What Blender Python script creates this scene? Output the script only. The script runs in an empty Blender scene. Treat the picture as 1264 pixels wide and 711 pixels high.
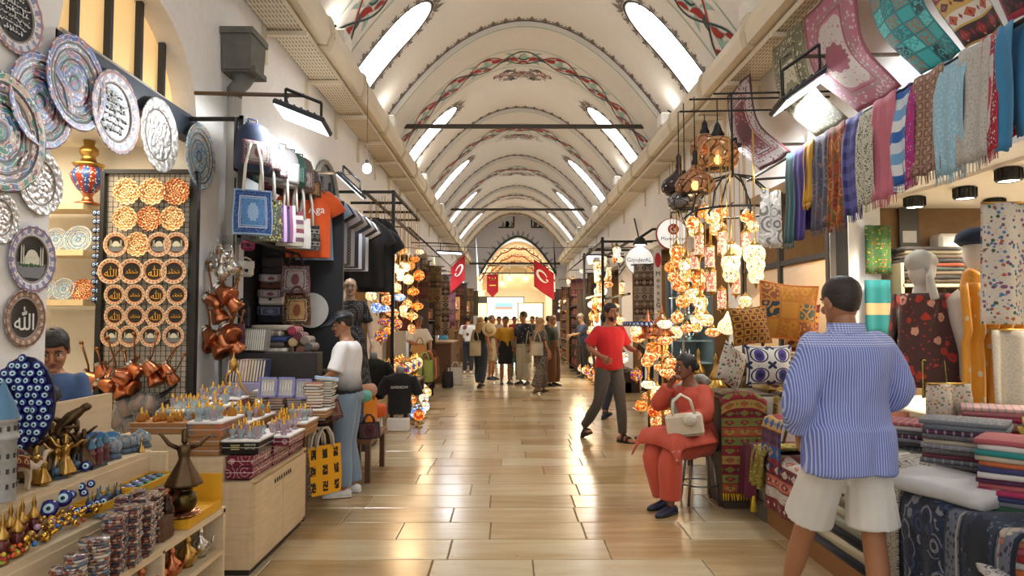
import bpy, bmesh, math, random
from mathutils import Vector, Matrix, Euler, Quaternion
from math import sin, cos, pi, sqrt, atan2, floor
random.seed(7)
R = random.Random(11)
sc = bpy.context.scene
C = bpy.context.collection
# ---------------------------------------------------------------- camera, world, exposure
CAMZ = 1.6
FPX = 843.0
cam_d = bpy.data.cameras.new('camera'); cam = bpy.data.objects.new('camera', cam_d); C.objects.link(cam)
cam.location = (0, 0, CAMZ)
cam.rotation_euler = (math.radians(90 + 2.69), 0, math.radians(-0.27))
cam_d.sensor_width = 36; cam_d.lens = FPX / 1264 * 36
cam_d.clip_start = 0.05; cam_d.clip_end = 200
sc.camera = cam
sc.view_settings.view_transform = 'Standard'
sc.view_settings.look = 'None'
sc.view_settings.gamma = 1
sc.view_settings.use_curve_mapping = False
sc.view_settings.exposure = 0.5
w = bpy.data.worlds.new('world'); sc.world = w; w.use_nodes = True
w.node_tree.nodes['Background'].inputs[0].default_value = (0.95, 0.97, 1.0, 1)
w.node_tree.nodes['Background'].inputs[1].default_value = 1.12
sc.cycles.max_bounces = 6; sc.cycles.diffuse_bounces = 3; sc.cycles.glossy_bounces = 3; sc.cycles.transmission_bounces = 4; sc.cycles.transparent_max_bounces = 6
sc.cycles.caustics_reflective = False; sc.cycles.caustics_refractive = False
sc.cycles.sample_clamp_indirect = 6
CM = cam.rotation_euler.to_matrix()
def at(px, py, Y=None, X=None, Z=None):
 """a point of the place on the sight line of a photo pixel, at a given depth Y, side X or height Z"""
 d = CM @ Vector(((px - 632) / FPX, -(py - 355.5) / FPX, -1))
 if Y is not None: k = Y / d.y
 elif X is not None: k = X / d.x
 else: k = (Z - CAMZ) / d.z
 return Vector((d.x * k, d.y * k, CAMZ + d.z * k))
# ---------------------------------------------------------------- mesh builder
def rotm(rx=0, ry=0, rz=0): return Euler((rx, ry, rz)).to_matrix()
def frame(d):
 d = Vector(d).normalized()
 a = Vector((0, 0, 1)) if abs(d.z) < .95 else Vector((0, 1, 0))
 x = a.cross(d).normalized(); y = d.cross(x)
 return x, y, d
class MB:
 def __init__(s):
  s.v = []; s.f = []; s.mi = []; s.sm = []; s.uv = []; s.m = 0; s.smooth = True
 def face(s, idx, uv=None, smooth=None):
  s.f.append(tuple(idx)); s.mi.append(s.m); s.sm.append(s.smooth if smooth is None else smooth); s.uv.append(uv)
 def box(s, c, size, rot=None, taper=1.0):
  hx, hy, hz = size[0] / 2, size[1] / 2, size[2] / 2
  b = len(s.v); c = Vector(c)
  for z in (-1, 1):
   k = taper if z > 0 else 1
   for y in (-1, 1):
    for x in (-1, 1):
     p = Vector((x * hx * k, y * hy * k, z * hz))
     if rot is not None: p = rot @ p
     s.v.append(c + p)
  for q in ((0, 2, 3, 1), (4, 5, 7, 6), (0, 1, 5, 4), (2, 6, 7, 3), (0, 4, 6, 2), (1, 3, 7, 5)):
   s.face([b + i for i in q], ((0, 0), (1, 0), (1, 1), (0, 1)), False)
  return s
 def rbox(s, c, size, r=.01, rot=None):
  """box with chamfered vertical and horizontal edges"""
  hx, hy, hz = size[0] / 2, size[1] / 2, size[2] / 2; c = Vector(c)
  r = min(r, hx * .9, hy * .9, hz * .9)
  rings = [(hx - r, hy - r, -hz), (hx, hy, -hz + r), (hx, hy, hz - r), (hx - r, hy - r, hz)]
  b = len(s.v)
  for X, Y, Z in rings:
   for p in ((X - r if Z in (-hz + r, hz - r) else X, -Y), (X, -Y + r if Z in (-hz + r, hz - r) else -Y),
      (X, Y - r if Z in (-hz + r, hz - r) else Y), (X - r if Z in (-hz + r, hz - r) else X, Y),
      (-X + r if Z in (-hz + r, hz - r) else -X, Y), (-X, Y - r if Z in (-hz + r, hz - r) else Y),
      (-X, -Y + r if Z in (-hz + r, hz - r) else -Y), (-X + r if Z in (-hz + r, hz - r) else -X, -Y)):
    q = Vector((p[0], p[1], Z))
    if rot is not None: q = rot @ q
    s.v.append(c + q)
  for k in range(3):
   for i in range(8):
    j = (i + 1) % 8
    s.face((b + k * 8 + i, b + k * 8 + j, b + k * 8 + 8 + j, b + k * 8 + 8 + i), None, False)
  s.face([b + i for i in range(7, -1, -1)], None, False); s.face([b + 24 + i for i in range(8)], None, False)
  return s
 def tube(s, pts, r, n=8, cap=True, closed=False, sq=(1, 1), up=None):
  pts = [Vector(p) for p in pts]; N = len(pts)
  rr = r if isinstance(r, (list, tuple)) else [r] * N
  b = len(s.v); px = None
  for i, p in enumerate(pts):
   if closed: d = pts[(i + 1) % N] - pts[i - 1]
   elif i == 0: d = pts[1] - p
   elif i == N - 1: d = p - pts[i - 1]
   else: d = (pts[i + 1] - pts[i - 1])
   if d.length < 1e-9: d = Vector((0, 0, 1))
   d.normalize()
   if px is None:
    x, y, _ = frame(d)
    if up is not None:
     x = Vector(up) - d * Vector(up).dot(d)
     x = x.normalized(); y = d.cross(x)
   else:
    x = px - d * px.dot(d)
    if x.length < 1e-6: x, y, _ = frame(d)
    x.normalize(); y = d.cross(x)
   px = x
   for k in range(n):
    a = 2 * pi * k / n
    s.v.append(p + x * (cos(a) * rr[i] * sq[0]) + y * (sin(a) * rr[i] * sq[1]))
  for i in range(N if closed else N - 1):
   j = (i + 1) % N
   for k in range(n):
    l = (k + 1) % n
    s.face((b + i * n + k, b + i * n + l, b + j * n + l, b + j * n + k),
      ((k / n, i / N), ((k + 1) / n, i / N), ((k + 1) / n, (i + 1) / N), (k / n, (i + 1) / N)))
  if cap and not closed:
   s.face([b + k for k in range(n - 1, -1, -1)], None, False); s.face([b + (N - 1) * n + k for k in range(n)], None, False)
  return s
 def lathe(s, prof, n=16, o=(0, 0, 0), rot=None, mats=None, lobes=0, lob=0, cap=False):
  """prof: (r, z) pairs"""
  o = Vector(o); b = len(s.v); N = len(prof)
  for r, z in prof:
   for k in range(n):
    a = 2 * pi * k / n
    q = r * (1 + lob * cos(lobes * a)) if lobes else r
    p = Vector((cos(a) * q, sin(a) * q, z))
    if rot is not None: p = rot @ p
    s.v.append(o + p)
  for i in range(N - 1):
   if mats: s.m = mats[i]
   for k in range(n):
    l = (k + 1) % n
    s.face((b + i * n + k, b + i * n + l, b + (i + 1) * n + l, b + (i + 1) * n + k),
      ((k / n, i / (N - 1)), ((k + 1) / n, i / (N - 1)), ((k + 1) / n, (i + 1) / (N - 1)), (k / n, (i + 1) / (N - 1))))
  if cap and prof[0][0] > 1e-4: s.face([b + k for k in range(n - 1, -1, -1)], None, False)
  if cap and prof[-1][0] > 1e-4: s.face([b + (N - 1) * n + k for k in range(n)], None, False)
  return s
 def ell(s, c, rad, n=12, m=8, rot=None):
  prof = [(sin(pi * i / m), -cos(pi * i / m)) for i in range(m + 1)]
  c = Vector(c); b = len(s.v)
  for r, z in prof:
   for k in range(n):
    a = 2 * pi * k / n
    p = Vector((cos(a) * r * rad[0], sin(a) * r * rad[1], z * rad[2]))
    if rot is not None: p = rot @ p
    s.v.append(c + p)
  for i in range(m):
   for k in range(n):
    l = (k + 1) % n
    s.face((b + i * n + k, b + i * n + l, b + (i + 1) * n + l, b + (i + 1) * n + k),
      ((k / n, i / m), ((k + 1) / n, i / m), ((k + 1) / n, (i + 1) / m), (k / n, (i + 1) / m)))
  return s
 def grid(s, fn, nu, nv, th=0.0, uvs=(1, 1)):
  """surface fn(u, v); th gives it thickness"""
  b = len(s.v)
  P = [[Vector(fn(i / nu, j / nv)) for j in range(nv + 1)] for i in range(nu + 1)]
  for row in P: s.v.extend(row)
  W = nv + 1
  def uv(i, j): return (i / nu * uvs[0], j / nv * uvs[1])
  for i in range(nu):
   for j in range(nv):
    s.face((b + i * W + j, b + (i + 1) * W + j, b + (i + 1) * W + j + 1, b + i * W + j + 1), (uv(i, j), uv(i + 1, j), uv(i + 1, j + 1), uv(i, j + 1)))
  if th:
   b2 = len(s.v)
   for i in range(nu + 1):
    for j in range(nv + 1):
     du = P[min(i + 1, nu)][j] - P[max(i - 1, 0)][j]; dv = P[i][min(j + 1, nv)] - P[i][max(j - 1, 0)]
     n = du.cross(dv); n = n.normalized() if n.length > 1e-12 else Vector((0, 0, 1))
     s.v.append(P[i][j] - n * th)
   for i in range(nu):
    for j in range(nv):
     s.face((b2 + i * W + j, b2 + i * W + j + 1, b2 + (i + 1) * W + j + 1, b2 + (i + 1) * W + j), (uv(i, j), uv(i, j + 1), uv(i + 1, j + 1), uv(i + 1, j)))
   for i in range(nu):
    for j, fl in ((0, 0), (nv, 1)):
     a, c_ = b + i * W + j, b + (i + 1) * W + j; a2, c2 = b2 + i * W + j, b2 + (i + 1) * W + j
     s.face((a, a2, c2, c_) if not fl else (a, c_, c2, a2), (uv(i, j), uv(i, j), uv(i + 1, j), uv(i + 1, j)))
   for j in range(nv):
    for i, fl in ((0, 0), (nu, 1)):
     a, c_ = b + i * W + j, b + i * W + j + 1; a2, c2 = b2 + i * W + j, b2 + i * W + j + 1
     s.face((a, c_, c2, a2) if not fl else (a, a2, c2, c_), (uv(i, j), uv(i, j + 1), uv(i, j + 1), uv(i, j)))
  return s
 def prism(s, pts, ext):
  """polygon pts (3D) extruded by vector ext"""
  b = len(s.v); n = len(pts); ext = Vector(ext)
  s.v.extend([Vector(p) for p in pts]); s.v.extend([Vector(p) + ext for p in pts])
  s.face([b + i for i in range(n)], None, False); s.face([b + n + i for i in range(n - 1, -1, -1)], None, False)
  for i in range(n):
   j = (i + 1) % n
   s.face((b + j, b + i, b + n + i, b + n + j), None, False)
  return s
 def add(s, o, M=None):
  b = len(s.v)
  s.v.extend([M @ v for v in o.v] if M is not None else o.v)
  s.f.extend([tuple(b + i for i in f) for f in o.f]); s.mi += o.mi; s.sm += o.sm; s.uv += o.uv
  return s
 def xf(s, M): s.v = [M @ v for v in s.v]; return s
 def mesh(s, name, mats):
  me = bpy.data.meshes.new(name)
  me.from_pydata([tuple(v) for v in s.v], [], s.f)
  me.polygons.foreach_set('material_index', s.mi)
  me.polygons.foreach_set('use_smooth', s.sm)
  if any(u is not None for u in s.uv):
   l = me.uv_layers.new(name='UVMap'); k = []
   for f, u in zip(s.f, s.uv):
    if u is None or len(u) != len(f): k.extend([0.0, 0.0] * len(f))
    else:
     for q in u: k.extend(q)
   l.data.foreach_set('uv', k)
  for m in (mats if isinstance(mats, (list, tuple)) else [mats]): me.materials.append(m)
  return me
 def build(s, name, mats, parent=None, loc=None, rot=None):
  return link(name, s.mesh(name, mats), parent, loc, rot)
def link(name, data, parent=None, loc=None, rot=None, scale=None):
 o = bpy.data.objects.new(name, data); C.objects.link(o)
 if parent is not None: o.parent = parent
 if loc is not None: o.location = loc
 if rot is not None: o.rotation_euler = rot
 if scale is not None: o.scale = scale if isinstance(scale, (tuple, list, Vector)) else (scale,) * 3
 return o
def tag(o, label=None, cat=None, group=None, kind=None):
 if label: o['label'] = label
 if cat: o['category'] = cat
 if group: o['group'] = group
 if kind: o['kind'] = kind
 return o
def thing(name, label, cat, loc=(0, 0, 0), rot=None, group=None, scale=None):
 return tag(link(name, None, None, loc, rot, scale), label, cat, group)
def struct(name, mb, mats, parent=None):
 o = mb.build(name, mats, parent)
 if parent is None: o['kind'] = 'structure'
 return o
def kids(o): return [c for c in bpy.data.objects if c.parent == o]
CH = {}
def dup(o, loc=None, rot=None, label=None, scale=None, group=None, parent=None, _top=True):
 """copy of a thing with its parts and sub-parts; shares mesh data"""
 if _top:
  CH.clear()
  for c in bpy.data.objects:
   if c.parent: CH.setdefault(c.parent.name, []).append(c)
 n = o.copy(); C.objects.link(n)
 if parent is not None: n.parent = parent
 for ch in CH.get(o.name, []): dup(ch, parent=n, _top=False)
 if loc is not None: n.location = loc
 if rot is not None: n.rotation_euler = rot
 if scale is not None: n.scale = scale if isinstance(scale, (tuple, list, Vector)) else (scale,) * 3
 if label: n['label'] = label
 if group: n['group'] = group
 return n
class Proto:
 """first use moves the prototype, later uses copy it"""
 def __init__(s, o): s.o = o; s.used = False
 def put(s, loc, rot=None, label=None, scale=None, group=None):
  if not s.used:
   s.used = True; o = s.o; o.location = loc
   if rot is not None: o.rotation_euler = rot
   if scale is not None: o.scale = scale if isinstance(scale, (tuple, list, Vector)) else (scale,) * 3
   if label: o['label'] = label
   if group: o['group'] = group
   return o
  return dup(s.o, loc, rot, label, scale, group)
# ---------------------------------------------------------------- material helpers
def srgb(c):
 if isinstance(c, str): c = [int(c[i:i + 2], 16) for i in (0, 2, 4)]
 return tuple(((x / 255) / 12.92 if x / 255 <= .04045 else ((x / 255 + .055) / 1.055) ** 2.4) for x in c) + (1.0,)
class E:
 """math on node sockets"""
 def __init__(s, t, o): s.t = t; s.o = o
 def op(s, k, *a):
  n = s.t.nodes.new('ShaderNodeMath'); n.operation = k
  for i, x in enumerate((s,) + a):
   if isinstance(x, E): s.t.links.new(x.o, n.inputs[i])
   else: n.inputs[i].default_value = x
  return E(s.t, n.outputs[0])
 def __add__(s, o): return s.op('ADD', o)
 __radd__ = __add__
 def __sub__(s, o): return s.op('SUBTRACT', o)
 def __rsub__(s, o): return (s * -1) + o
 def __mul__(s, o): return s.op('MULTIPLY', o)
 __rmul__ = __mul__
 def __truediv__(s, o): return s.op('DIVIDE', o)
 def lt(s, o): return s.op('LESS_THAN', o)
 def gt(s, o): return s.op('GREATER_THAN', o)
 def sin(s): return s.op('SINE')
 def cos(s): return s.op('COSINE')
 def abs(s): return s.op('ABSOLUTE')
 def fl(s): return s.op('FLOOR')
 def fr(s): return s.op('FRACT')
 def sq(s): return s.op('SQRT')
 def mod(s, o): return s.op('FLOORED_MODULO', o)
 def atan2(s, o): return s.op('ARCTAN2', o)
 def max(s, o): return s.op('MAXIMUM', o)
 def min(s, o): return s.op('MINIMUM', o)
class Tree:
 def __init__(s, name):
  s.m = bpy.data.materials.new(name); s.m.use_nodes = True; s.t = s.m.node_tree
  s.b = s.t.nodes['Principled BSDF']
 def node(s, k, **kw):
  n = s.t.nodes.new(k)
  for a, b in kw.items(): setattr(n, a, b)
  return n
 def uv(s, kind='UV', obj=None):
  n = s.node('ShaderNodeTexCoord'); x = s.node('ShaderNodeSeparateXYZ')
  s.t.links.new(n.outputs[kind], x.inputs[0]); s.co = n.outputs[kind]
  return E(s.t, x.outputs[0]), E(s.t, x.outputs[1]), E(s.t, x.outputs[2])
 def vec(s, x, y, z=0):
  n = s.node('ShaderNodeCombineXYZ')
  for i, q in enumerate((x, y, z)):
   if isinstance(q, E): s.t.links.new(q.o, n.inputs[i])
   else: n.inputs[i].default_value = q
  return n.outputs[0]
 def noise(s, co=None, scale=5, detail=3, col=False, dist=0):
  n = s.node('ShaderNodeTexNoise'); n.inputs['Scale'].default_value = scale; n.inputs['Detail'].default_value = detail; n.inputs['Distortion'].default_value = dist
  if co is not None: s.t.links.new(co.o if isinstance(co, E) else co, n.inputs['Vector'])
  return n.outputs[1] if col else E(s.t, n.outputs[0])
 def voro(s, co=None, scale=5, out='Distance', feature='F1', rnd=1):
  n = s.node('ShaderNodeTexVoronoi'); n.feature = feature; n.inputs['Scale'].default_value = scale; n.inputs['Randomness'].default_value = rnd
  if co is not None: s.t.links.new(co.o if isinstance(co, E) else co, n.inputs['Vector'])
  return E(s.t, n.outputs[out])
 def mix(s, f, a, b):
  n = s.node('ShaderNodeMix', data_type='RGBA')
  if isinstance(f, E): s.t.links.new(f.o, n.inputs[0])
  else: n.inputs[0].default_value = f
  for x, i in ((a, 6), (b, 7)):
   if isinstance(x, (tuple, list)): n.inputs[i].default_value = x
   elif isinstance(x, str): n.inputs[i].default_value = srgb(x)
   else: s.t.links.new(x.o if isinstance(x, E) else x, n.inputs[i])
  return n.outputs[2]
 def ramp(s, f, stops, const=True):
  n = s.node('ShaderNodeValToRGB'); r = n.color_ramp
  if const: r.interpolation = 'CONSTANT'
  while len(r.elements) < len(stops): r.elements.new(1)
  for e, (p, c) in zip(r.elements, stops): e.position = p; e.color = srgb(c)
  s.t.links.new(f.o, n.inputs[0]); return n.outputs[0]
 def out(s, col, rough=.7, metal=0, bump=None, bstr=.3, bdist=.01, emit=0, spec=None, sheen=0):
  i = s.b.inputs
  if isinstance(col, (tuple, list, str)): i['Base Color'].default_value = srgb(col) if isinstance(col, str) else col
  else: s.t.links.new(col, i['Base Color'])
  if isinstance(rough, E): s.t.links.new(rough.o, i['Roughness'])
  else: i['Roughness'].default_value = rough
  i['Metallic'].default_value = metal
  if spec is not None: i['Specular IOR Level'].default_value = spec
  if emit:
   if isinstance(col, (tuple, list, str)): i['Emission Color'].default_value = srgb(col) if isinstance(col, str) else col
   else: s.t.links.new(col, i['Emission Color'])
   i['Emission Strength'].default_value = emit
  if sheen: i['Sheen Weight'].default_value = sheen
  if bump is not None:
   n = s.node('ShaderNodeBump'); n.inputs['Strength'].default_value = bstr; n.inputs['Distance'].default_value = bdist
   s.t.links.new(bump.o, n.inputs['Height']); s.t.links.new(n.outputs[0], i['Normal'])
  return s.m
MC = {}
def mat(col, rough=.6, metal=0.0, var=.12, scale=14, emit=0, bump=0, spec=None):
 """plain coloured material with slight mottling"""
 key = (col, rough, metal, var, scale, emit, bump, spec)
 if key in MC: return MC[key]
 T = Tree('paint_' + (col if isinstance(col, str) else 'x'))
 c = srgb(col)
 T.uv('Object')
 n = T.noise(T.co, scale, 4)
 if var:
  lo = tuple(x * (1 - var) for x in c[:3]) + (1,); hi = tuple(min(1, x * (1 + var)) for x in c[:3]) + (1,)
  col_ = T.mix(n, lo, hi)
 else: col_ = c
 MC[key] = T.out(col_, rough, metal, n if bump else None, bump or .3, .01, emit, spec)
 return MC[key]
def glow(col, s):
 key = ('glow', col, s)
 if key in MC: return MC[key]
 T = Tree('glow'); e = T.node('ShaderNodeEmission'); e.inputs[0].default_value = srgb(col); e.inputs[1].default_value = s
 T.t.links.new(e.outputs[0], T.t.nodes['Material Output'].inputs[0]); MC[key] = T.m
 return T.m
def lamp(kind, loc, power, col=(1, 1, 1), size=.1, rot=None, parent=None, sy=None, spot=None):
 d = bpy.data.lights.new('light', kind); d.energy = power; d.color = col
 if kind == 'AREA':
  d.size = size
  if sy: d.shape = 'RECTANGLE'; d.size_y = sy
 else: d.shadow_soft_size = size
 if kind == 'SPOT' and spot: d.spot_size = math.radians(spot); d.spot_blend = .6
 o = link('light', d, parent, loc, rot); return o
# ================================================================ STRUCTURE
XC, HW, ZT, KP = 0.34, 3.04, 7.8, 0.25
XL, XR = XC - HW, XC + HW
YEND = 40.0
def zv(x): return ZT - KP * (x - XC) ** 2
def vn(x):
 n = Vector((-2 * KP * (x - XC), 0, -1)); return n.normalized()
_arc = [(0.0, 0.0)]
for i in range(1, 401):
 d0, d1 = HW * (i - 1) / 400, HW * i / 400
 _arc.append((_arc[-1][0] + sqrt((d1 - d0) ** 2 + (KP * (d1 * d1 - d0 * d0)) ** 2), d1))
ARC = _arc[-1][0]
def arcx(a):
 s_ = 1 if a >= 0 else -1; a = abs(a)
 if a >= ARC: return s_ * HW
 lo, hi = 0, 400
 while hi - lo > 1:
  mid = (lo + hi) // 2
  if _arc[mid][0] < a: lo = mid
  else: hi = mid
 t = (a - _arc[lo][0]) / (_arc[hi][0] - _arc[lo][0])
 return s_ * (_arc[lo][1] + t * (_arc[hi][1] - _arc[lo][1]))
DROP = 0.10
def vp(a, y, off=0.006, rib=False):
 x = XC + arcx(a); n = vn(x)
 return Vector((x, y, zv(x))) + n * (off + (DROP if rib else 0))
def plaster(name, col, rough=.85, dirt=.12, sc_=1.3):
 T = Tree(name); T.uv('Object')
 n = T.noise(T.co, sc_, 5); n2 = T.noise(T.co, 14, 4)
 c = srgb(col); lo = tuple(v * (1 - dirt * 2) for v in c[:3]) + (1,)
 return T.out(T.mix(n * n2 * 2.2, lo, c), rough, 0, n2, .12, .02)
M_VAULT = plaster('vault_plaster', 'EDE8DE', .8, .05)
M_WALL = plaster('wall_plaster', 'F2EFEA', .85, .06)
M_PANE = glow('F4F6FF', 5.0)
GY = [9.4 + 5.8 * k for k in range(-2, 6)]
vault = MB(); paneL = []
def wprof(d):
 if d <= 1.7: return 0.0
 if d < 2.2: return .46 * sqrt(max(0, 1 - ((2.2 - d) / .5) ** 2))
 return .46
rows = sorted(set([round(-HW + HW * 2 * i / 56, 4) for i in range(57)] + [s_ * d for s_ in (-1, 1) for d in (1.7, 1.703, 1.712, 1.73, 1.76, 1.8, 1.86, 1.95, 2.05, 2.2)]))
def strip(y0f, y1f, n, rows_, off):
 b = len(vault.v)
 for d in rows_:
  x = XC + d; nn = vn(x) * off
  for j in range(n + 1):
   y = y0f(d) + (y1f(d) - y0f(d)) * j / n
   vault.v.append(Vector((x, y, zv(x))) + nn)
 for i in range(len(rows_) - 1):
  for j in range(n):
   vault.face((b + i * (n + 1) + j, b + i * (n + 1) + j + 1, b + (i + 1) * (n + 1) + j + 1, b + (i + 1) * (n + 1) + j))
def ribface(y):
 b = len(vault.v)
 for d in rows:
  x = XC + d
  vault.v.append(Vector((x, y, zv(x)))); vault.v.append(Vector((x, y, zv(x))) + vn(x) * DROP)
 for i in range(len(rows) - 1): vault.face((b + 2 * i, b + 2 * i + 1, b + 2 * i + 3, b + 2 * i + 2), None, False)
panes = []
for yg in GY:
 r0, r1 = yg - 1.3, yg + 1.1
 w0, w1, yc = yg + 1.1, min(yg + 4.5, YEND), yg + 2.25
 strip(lambda d: r0, lambda d: r1, 2, rows, DROP); ribface(r0); ribface(r1)
 if w1 < yc + .6: strip(lambda d: w0, lambda d: w1, 2, rows, 0); continue
 strip(lambda d: w0, lambda d: yc - wprof(abs(d)), 3, rows, 0)
 strip(lambda d: yc + wprof(abs(d)), lambda d: w1, 3, rows, 0)
 for s_ in (-1, 1):
  rr = [d for d in rows if d * s_ >= 1.699]; rr.sort(key=abs)
  for e in (-1, 1):
   b = len(vault.v)
   for d in rr:
    x = XC + d; p = Vector((x, yc + e * wprof(abs(d)), zv(x)))
    vault.v.append(p); vault.v.append(p - vn(x) * .22)
   for i in range(len(rr) - 1): vault.face((b + 2 * i, b + 2 * i + 1, b + 2 * i + 3, b + 2 * i + 2))
  pm = MB()
  for d in rr:
   x = XC + d; w_ = wprof(abs(d))
   pm.v.append(Vector((x, yc - w_, zv(x))) - vn(x) * .2); pm.v.append(Vector((x, yc + w_, zv(x))) - vn(x) * .2)
  for i in range(len(rr) - 1): pm.face((2 * i, 2 * i + 1, 2 * i + 3, 2 * i + 2))
  panes.append(pm)
ceiling = struct('ceiling', vault, M_VAULT)
for i, pm in enumerate(panes):
 o = struct('window_%d' % (i + 1), pm, M_PANE)
# ---- painted decoration of the vault (flat paint laid on the plaster)
def ribbon(mb, pts, wd, Y, rib=False, off=.006):
 """pts: (arc, dy) list on the vault, wd: half widths"""
 b = len(mb.v); N = len(pts)
 ww = wd if isinstance(wd, (list, tuple)) else [wd] * N
 for i, (a, y) in enumerate(pts):
  p, q = pts[max(0, i - 1)], pts[min(N - 1, i + 1)]
  da, dy = q[0] - p[0], q[1] - p[1]; l = sqrt(da * da + dy * dy) or 1
  na, ny = -dy / l, da / l
  for s_ in (-1, 1):
   aa, yy = a + s_ * na * ww[i], y + s_ * ny * ww[i]
   mb.v.append(vp(aa, Y + yy, off, rib))
 for i in range(N - 1): mb.face((b + 2 * i, b + 2 * i + 2, b + 2 * i + 3, b + 2 * i + 1))
def leafpts(a0, y0, a1, y1, bend, n=7):
 out = []
 for i in range(n + 1):
  t = i / n; da, dy = a1 - a0, y1 - y0
  k = sin(pi * t) * bend
  out.append((a0 + da * t - dy * k, y0 + dy * t + da * k))
 return out
PAINT = [mat('2F4A4C', .7, 0, .1), mat('A3261F', .7, 0, .1), mat('9FC0B4', .7, 0, .1), mat('857B70', .8, 0, .15), mat('2A2C30', .7, 0, .1), mat('7FA5A8', .8, 0, .1)]
AM = ARC - .05
def garland(Y, det):
 m = MB(); per = .95; n_ = max(6, int(14 * det)); Y = Y + .42; A_ = .37
 m.m = 2
 for e in (-.5, .5): ribbon(m, [(-AM + 2 * AM * i / 60, e) for i in range(61)], .014, Y, True, .006)
 k0 = int(AM / per)
 lw = [.002, .05, .085, .095, .08, .06, .03, .002]
 for s_ in (-1, 1):
  def rib(pts, wd, off): ribbon(m, [(s_ * q, r) for q, r in pts], wd, Y, True, off)
  def lf(a0, y0, a1, y1, bend, k, off): rib(leafpts(a0, y0, a1, y1, bend), [q * k for q in lw], off)
  for k in range(0, k0 + 1):
   c0 = (k - .5) * per; c1 = c0 + per
   if k == 0: c0, c1 = 0.0, .5 * per
   w_ = c1 - c0; t0 = 0 if k else .5
   ts = [t0 + (1 - t0) * i / n_ for i in range(n_ + 1)]
   m.m = 0; rib([(c1 - per + per * t, A_ * sin(pi * t)) for t in ts], .022, .010)
   m.m = 1 if k % 2 else 0; rib([(c1 - per + per * t, -A_ * sin(pi * t)) for t in ts], .022, .011)
   m.m = 2
   mid = c1 - per / 2
   if k: lf(mid - .34, .02, mid + .34, -.02, .06, .85, .008)
   lf(mid + .02, -.3, mid + .04, .3, .1, .7, .009); lf(mid + .22, .1, mid + .46, .36, .1, .6, .009); lf(mid + .22, -.1, mid + .46, -.38, -.1, .6, .009)
   m.m = 1
   lf(c1 - .05, .02, c1 - .34, .2, .25, .95, .014); lf(c1 + .05, -.02, c1 + .30, -.2, .25, .95, .014); lf(mid + .12, .22, mid - .14, .34, .2, .6, .014)
   if k: lf(mid - .16, -.2, mid + .12, -.33, -.2, .6, .014)
   m.m = 0
   lf(c1 - .12, -.1, c1 + .12, .12, .2, .4, .015); lf(mid - .1, .08, mid + .14, -.1, .3, .3, .015)
 return m
def motif(m, a, y, da, dy, sz, Y, rib=False):
 """lace palmette pointing along (da, dy)"""
 na, ny = -dy, da
 def q(u, v_): return (a + da * u * sz + na * v_ * sz, y + dy * u * sz + ny * v_ * sz)
 ribbon(m, [q(0, 0), q(.3, 0), q(.55, 0), q(1.0, 0)], [.1 * sz, .26 * sz, .22 * sz, .01 * sz], Y, rib, .007)
 for s_ in (-1, 1):
  ribbon(m, [q(.05, .15 * s_), q(.3, .38 * s_), q(.5, .52 * s_), q(.62, .42 * s_)], [.05 * sz, .1 * sz, .06 * sz, .01 * sz], Y, rib, .007)
  ribbon(m, [q(0, .35 * s_), q(.12, .6 * s_), q(.05, .85 * s_)], [.02 * sz, .06 * sz, .02 * sz], Y, rib, .007)
def scallop(Y):
 m = MB(); m.m = 4
 ribbon(m, [(-AM + 2 * AM * i / 70, -.03) for i in range(71)], .018, Y, False, .007)
 m.m = 2;
 ribbon(m, [(-AM + 2 * AM * i / 70, .03) for i in range(71)], .02, Y, True, .005)
 m.m = 3; n_ = int(2 * AM / .27)
 for i in range(n_ + 1):
  a = -AM + 2 * AM * i / n_
  motif(m, a, -.05, 0, -1, .2, Y)
 return m
def winborder(yc, s_):
 m = MB(); m.m = 4
 ds = [d for d in rows if d * s_ >= 1.699]; ds.sort(key=abs)
 def arc_of(d):
  d = abs(d); i = min(399, int(d / HW * 400)); return _arc[i][0] + (_arc[i + 1][0] - _arc[i][0]) * (d / HW * 400 - i)
 out = [(s_ * arc_of(d), -wprof(abs(d))) for d in reversed(ds)] + [(s_ * arc_of(d), wprof(abs(d))) for d in ds]
 L = []
 cen = (s_ * (arc_of(2.2) + .3), 0)
 for a, y in out:
  dx, dy = a - cen[0], y - cen[1]
  if abs(a) > abs(cen[0]): dx = 0
  l = sqrt(dx * dx + dy * dy) or 1
  L.append((a + dx / l * .035, y + dy / l * .035, dx / l, dy / l))
 ribbon(m, [(a, y) for a, y, _, _ in L], .018, yc, False, .007)
 m.m = 3; acc = 0.2; last = None
 for a, y, dx, dy in L:
  if last is not None:
   sl = sqrt((a - last[0]) ** 2 + (y - last[1]) ** 2)
   steps = 0
   pos = 0
   while acc + (sl - pos) >= .25:
    need = .25 - acc; pos += need; t = pos / sl
    motif(m, last[0] + (a - last[0]) * t + dx * .03, last[1] + (y - last[1]) * t + dy * .03, dx, dy, .17 if abs(a) > arc_of(1.8) else .27, yc); acc = 0
   acc += sl - pos
  last = (a, y)
 return m
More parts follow.
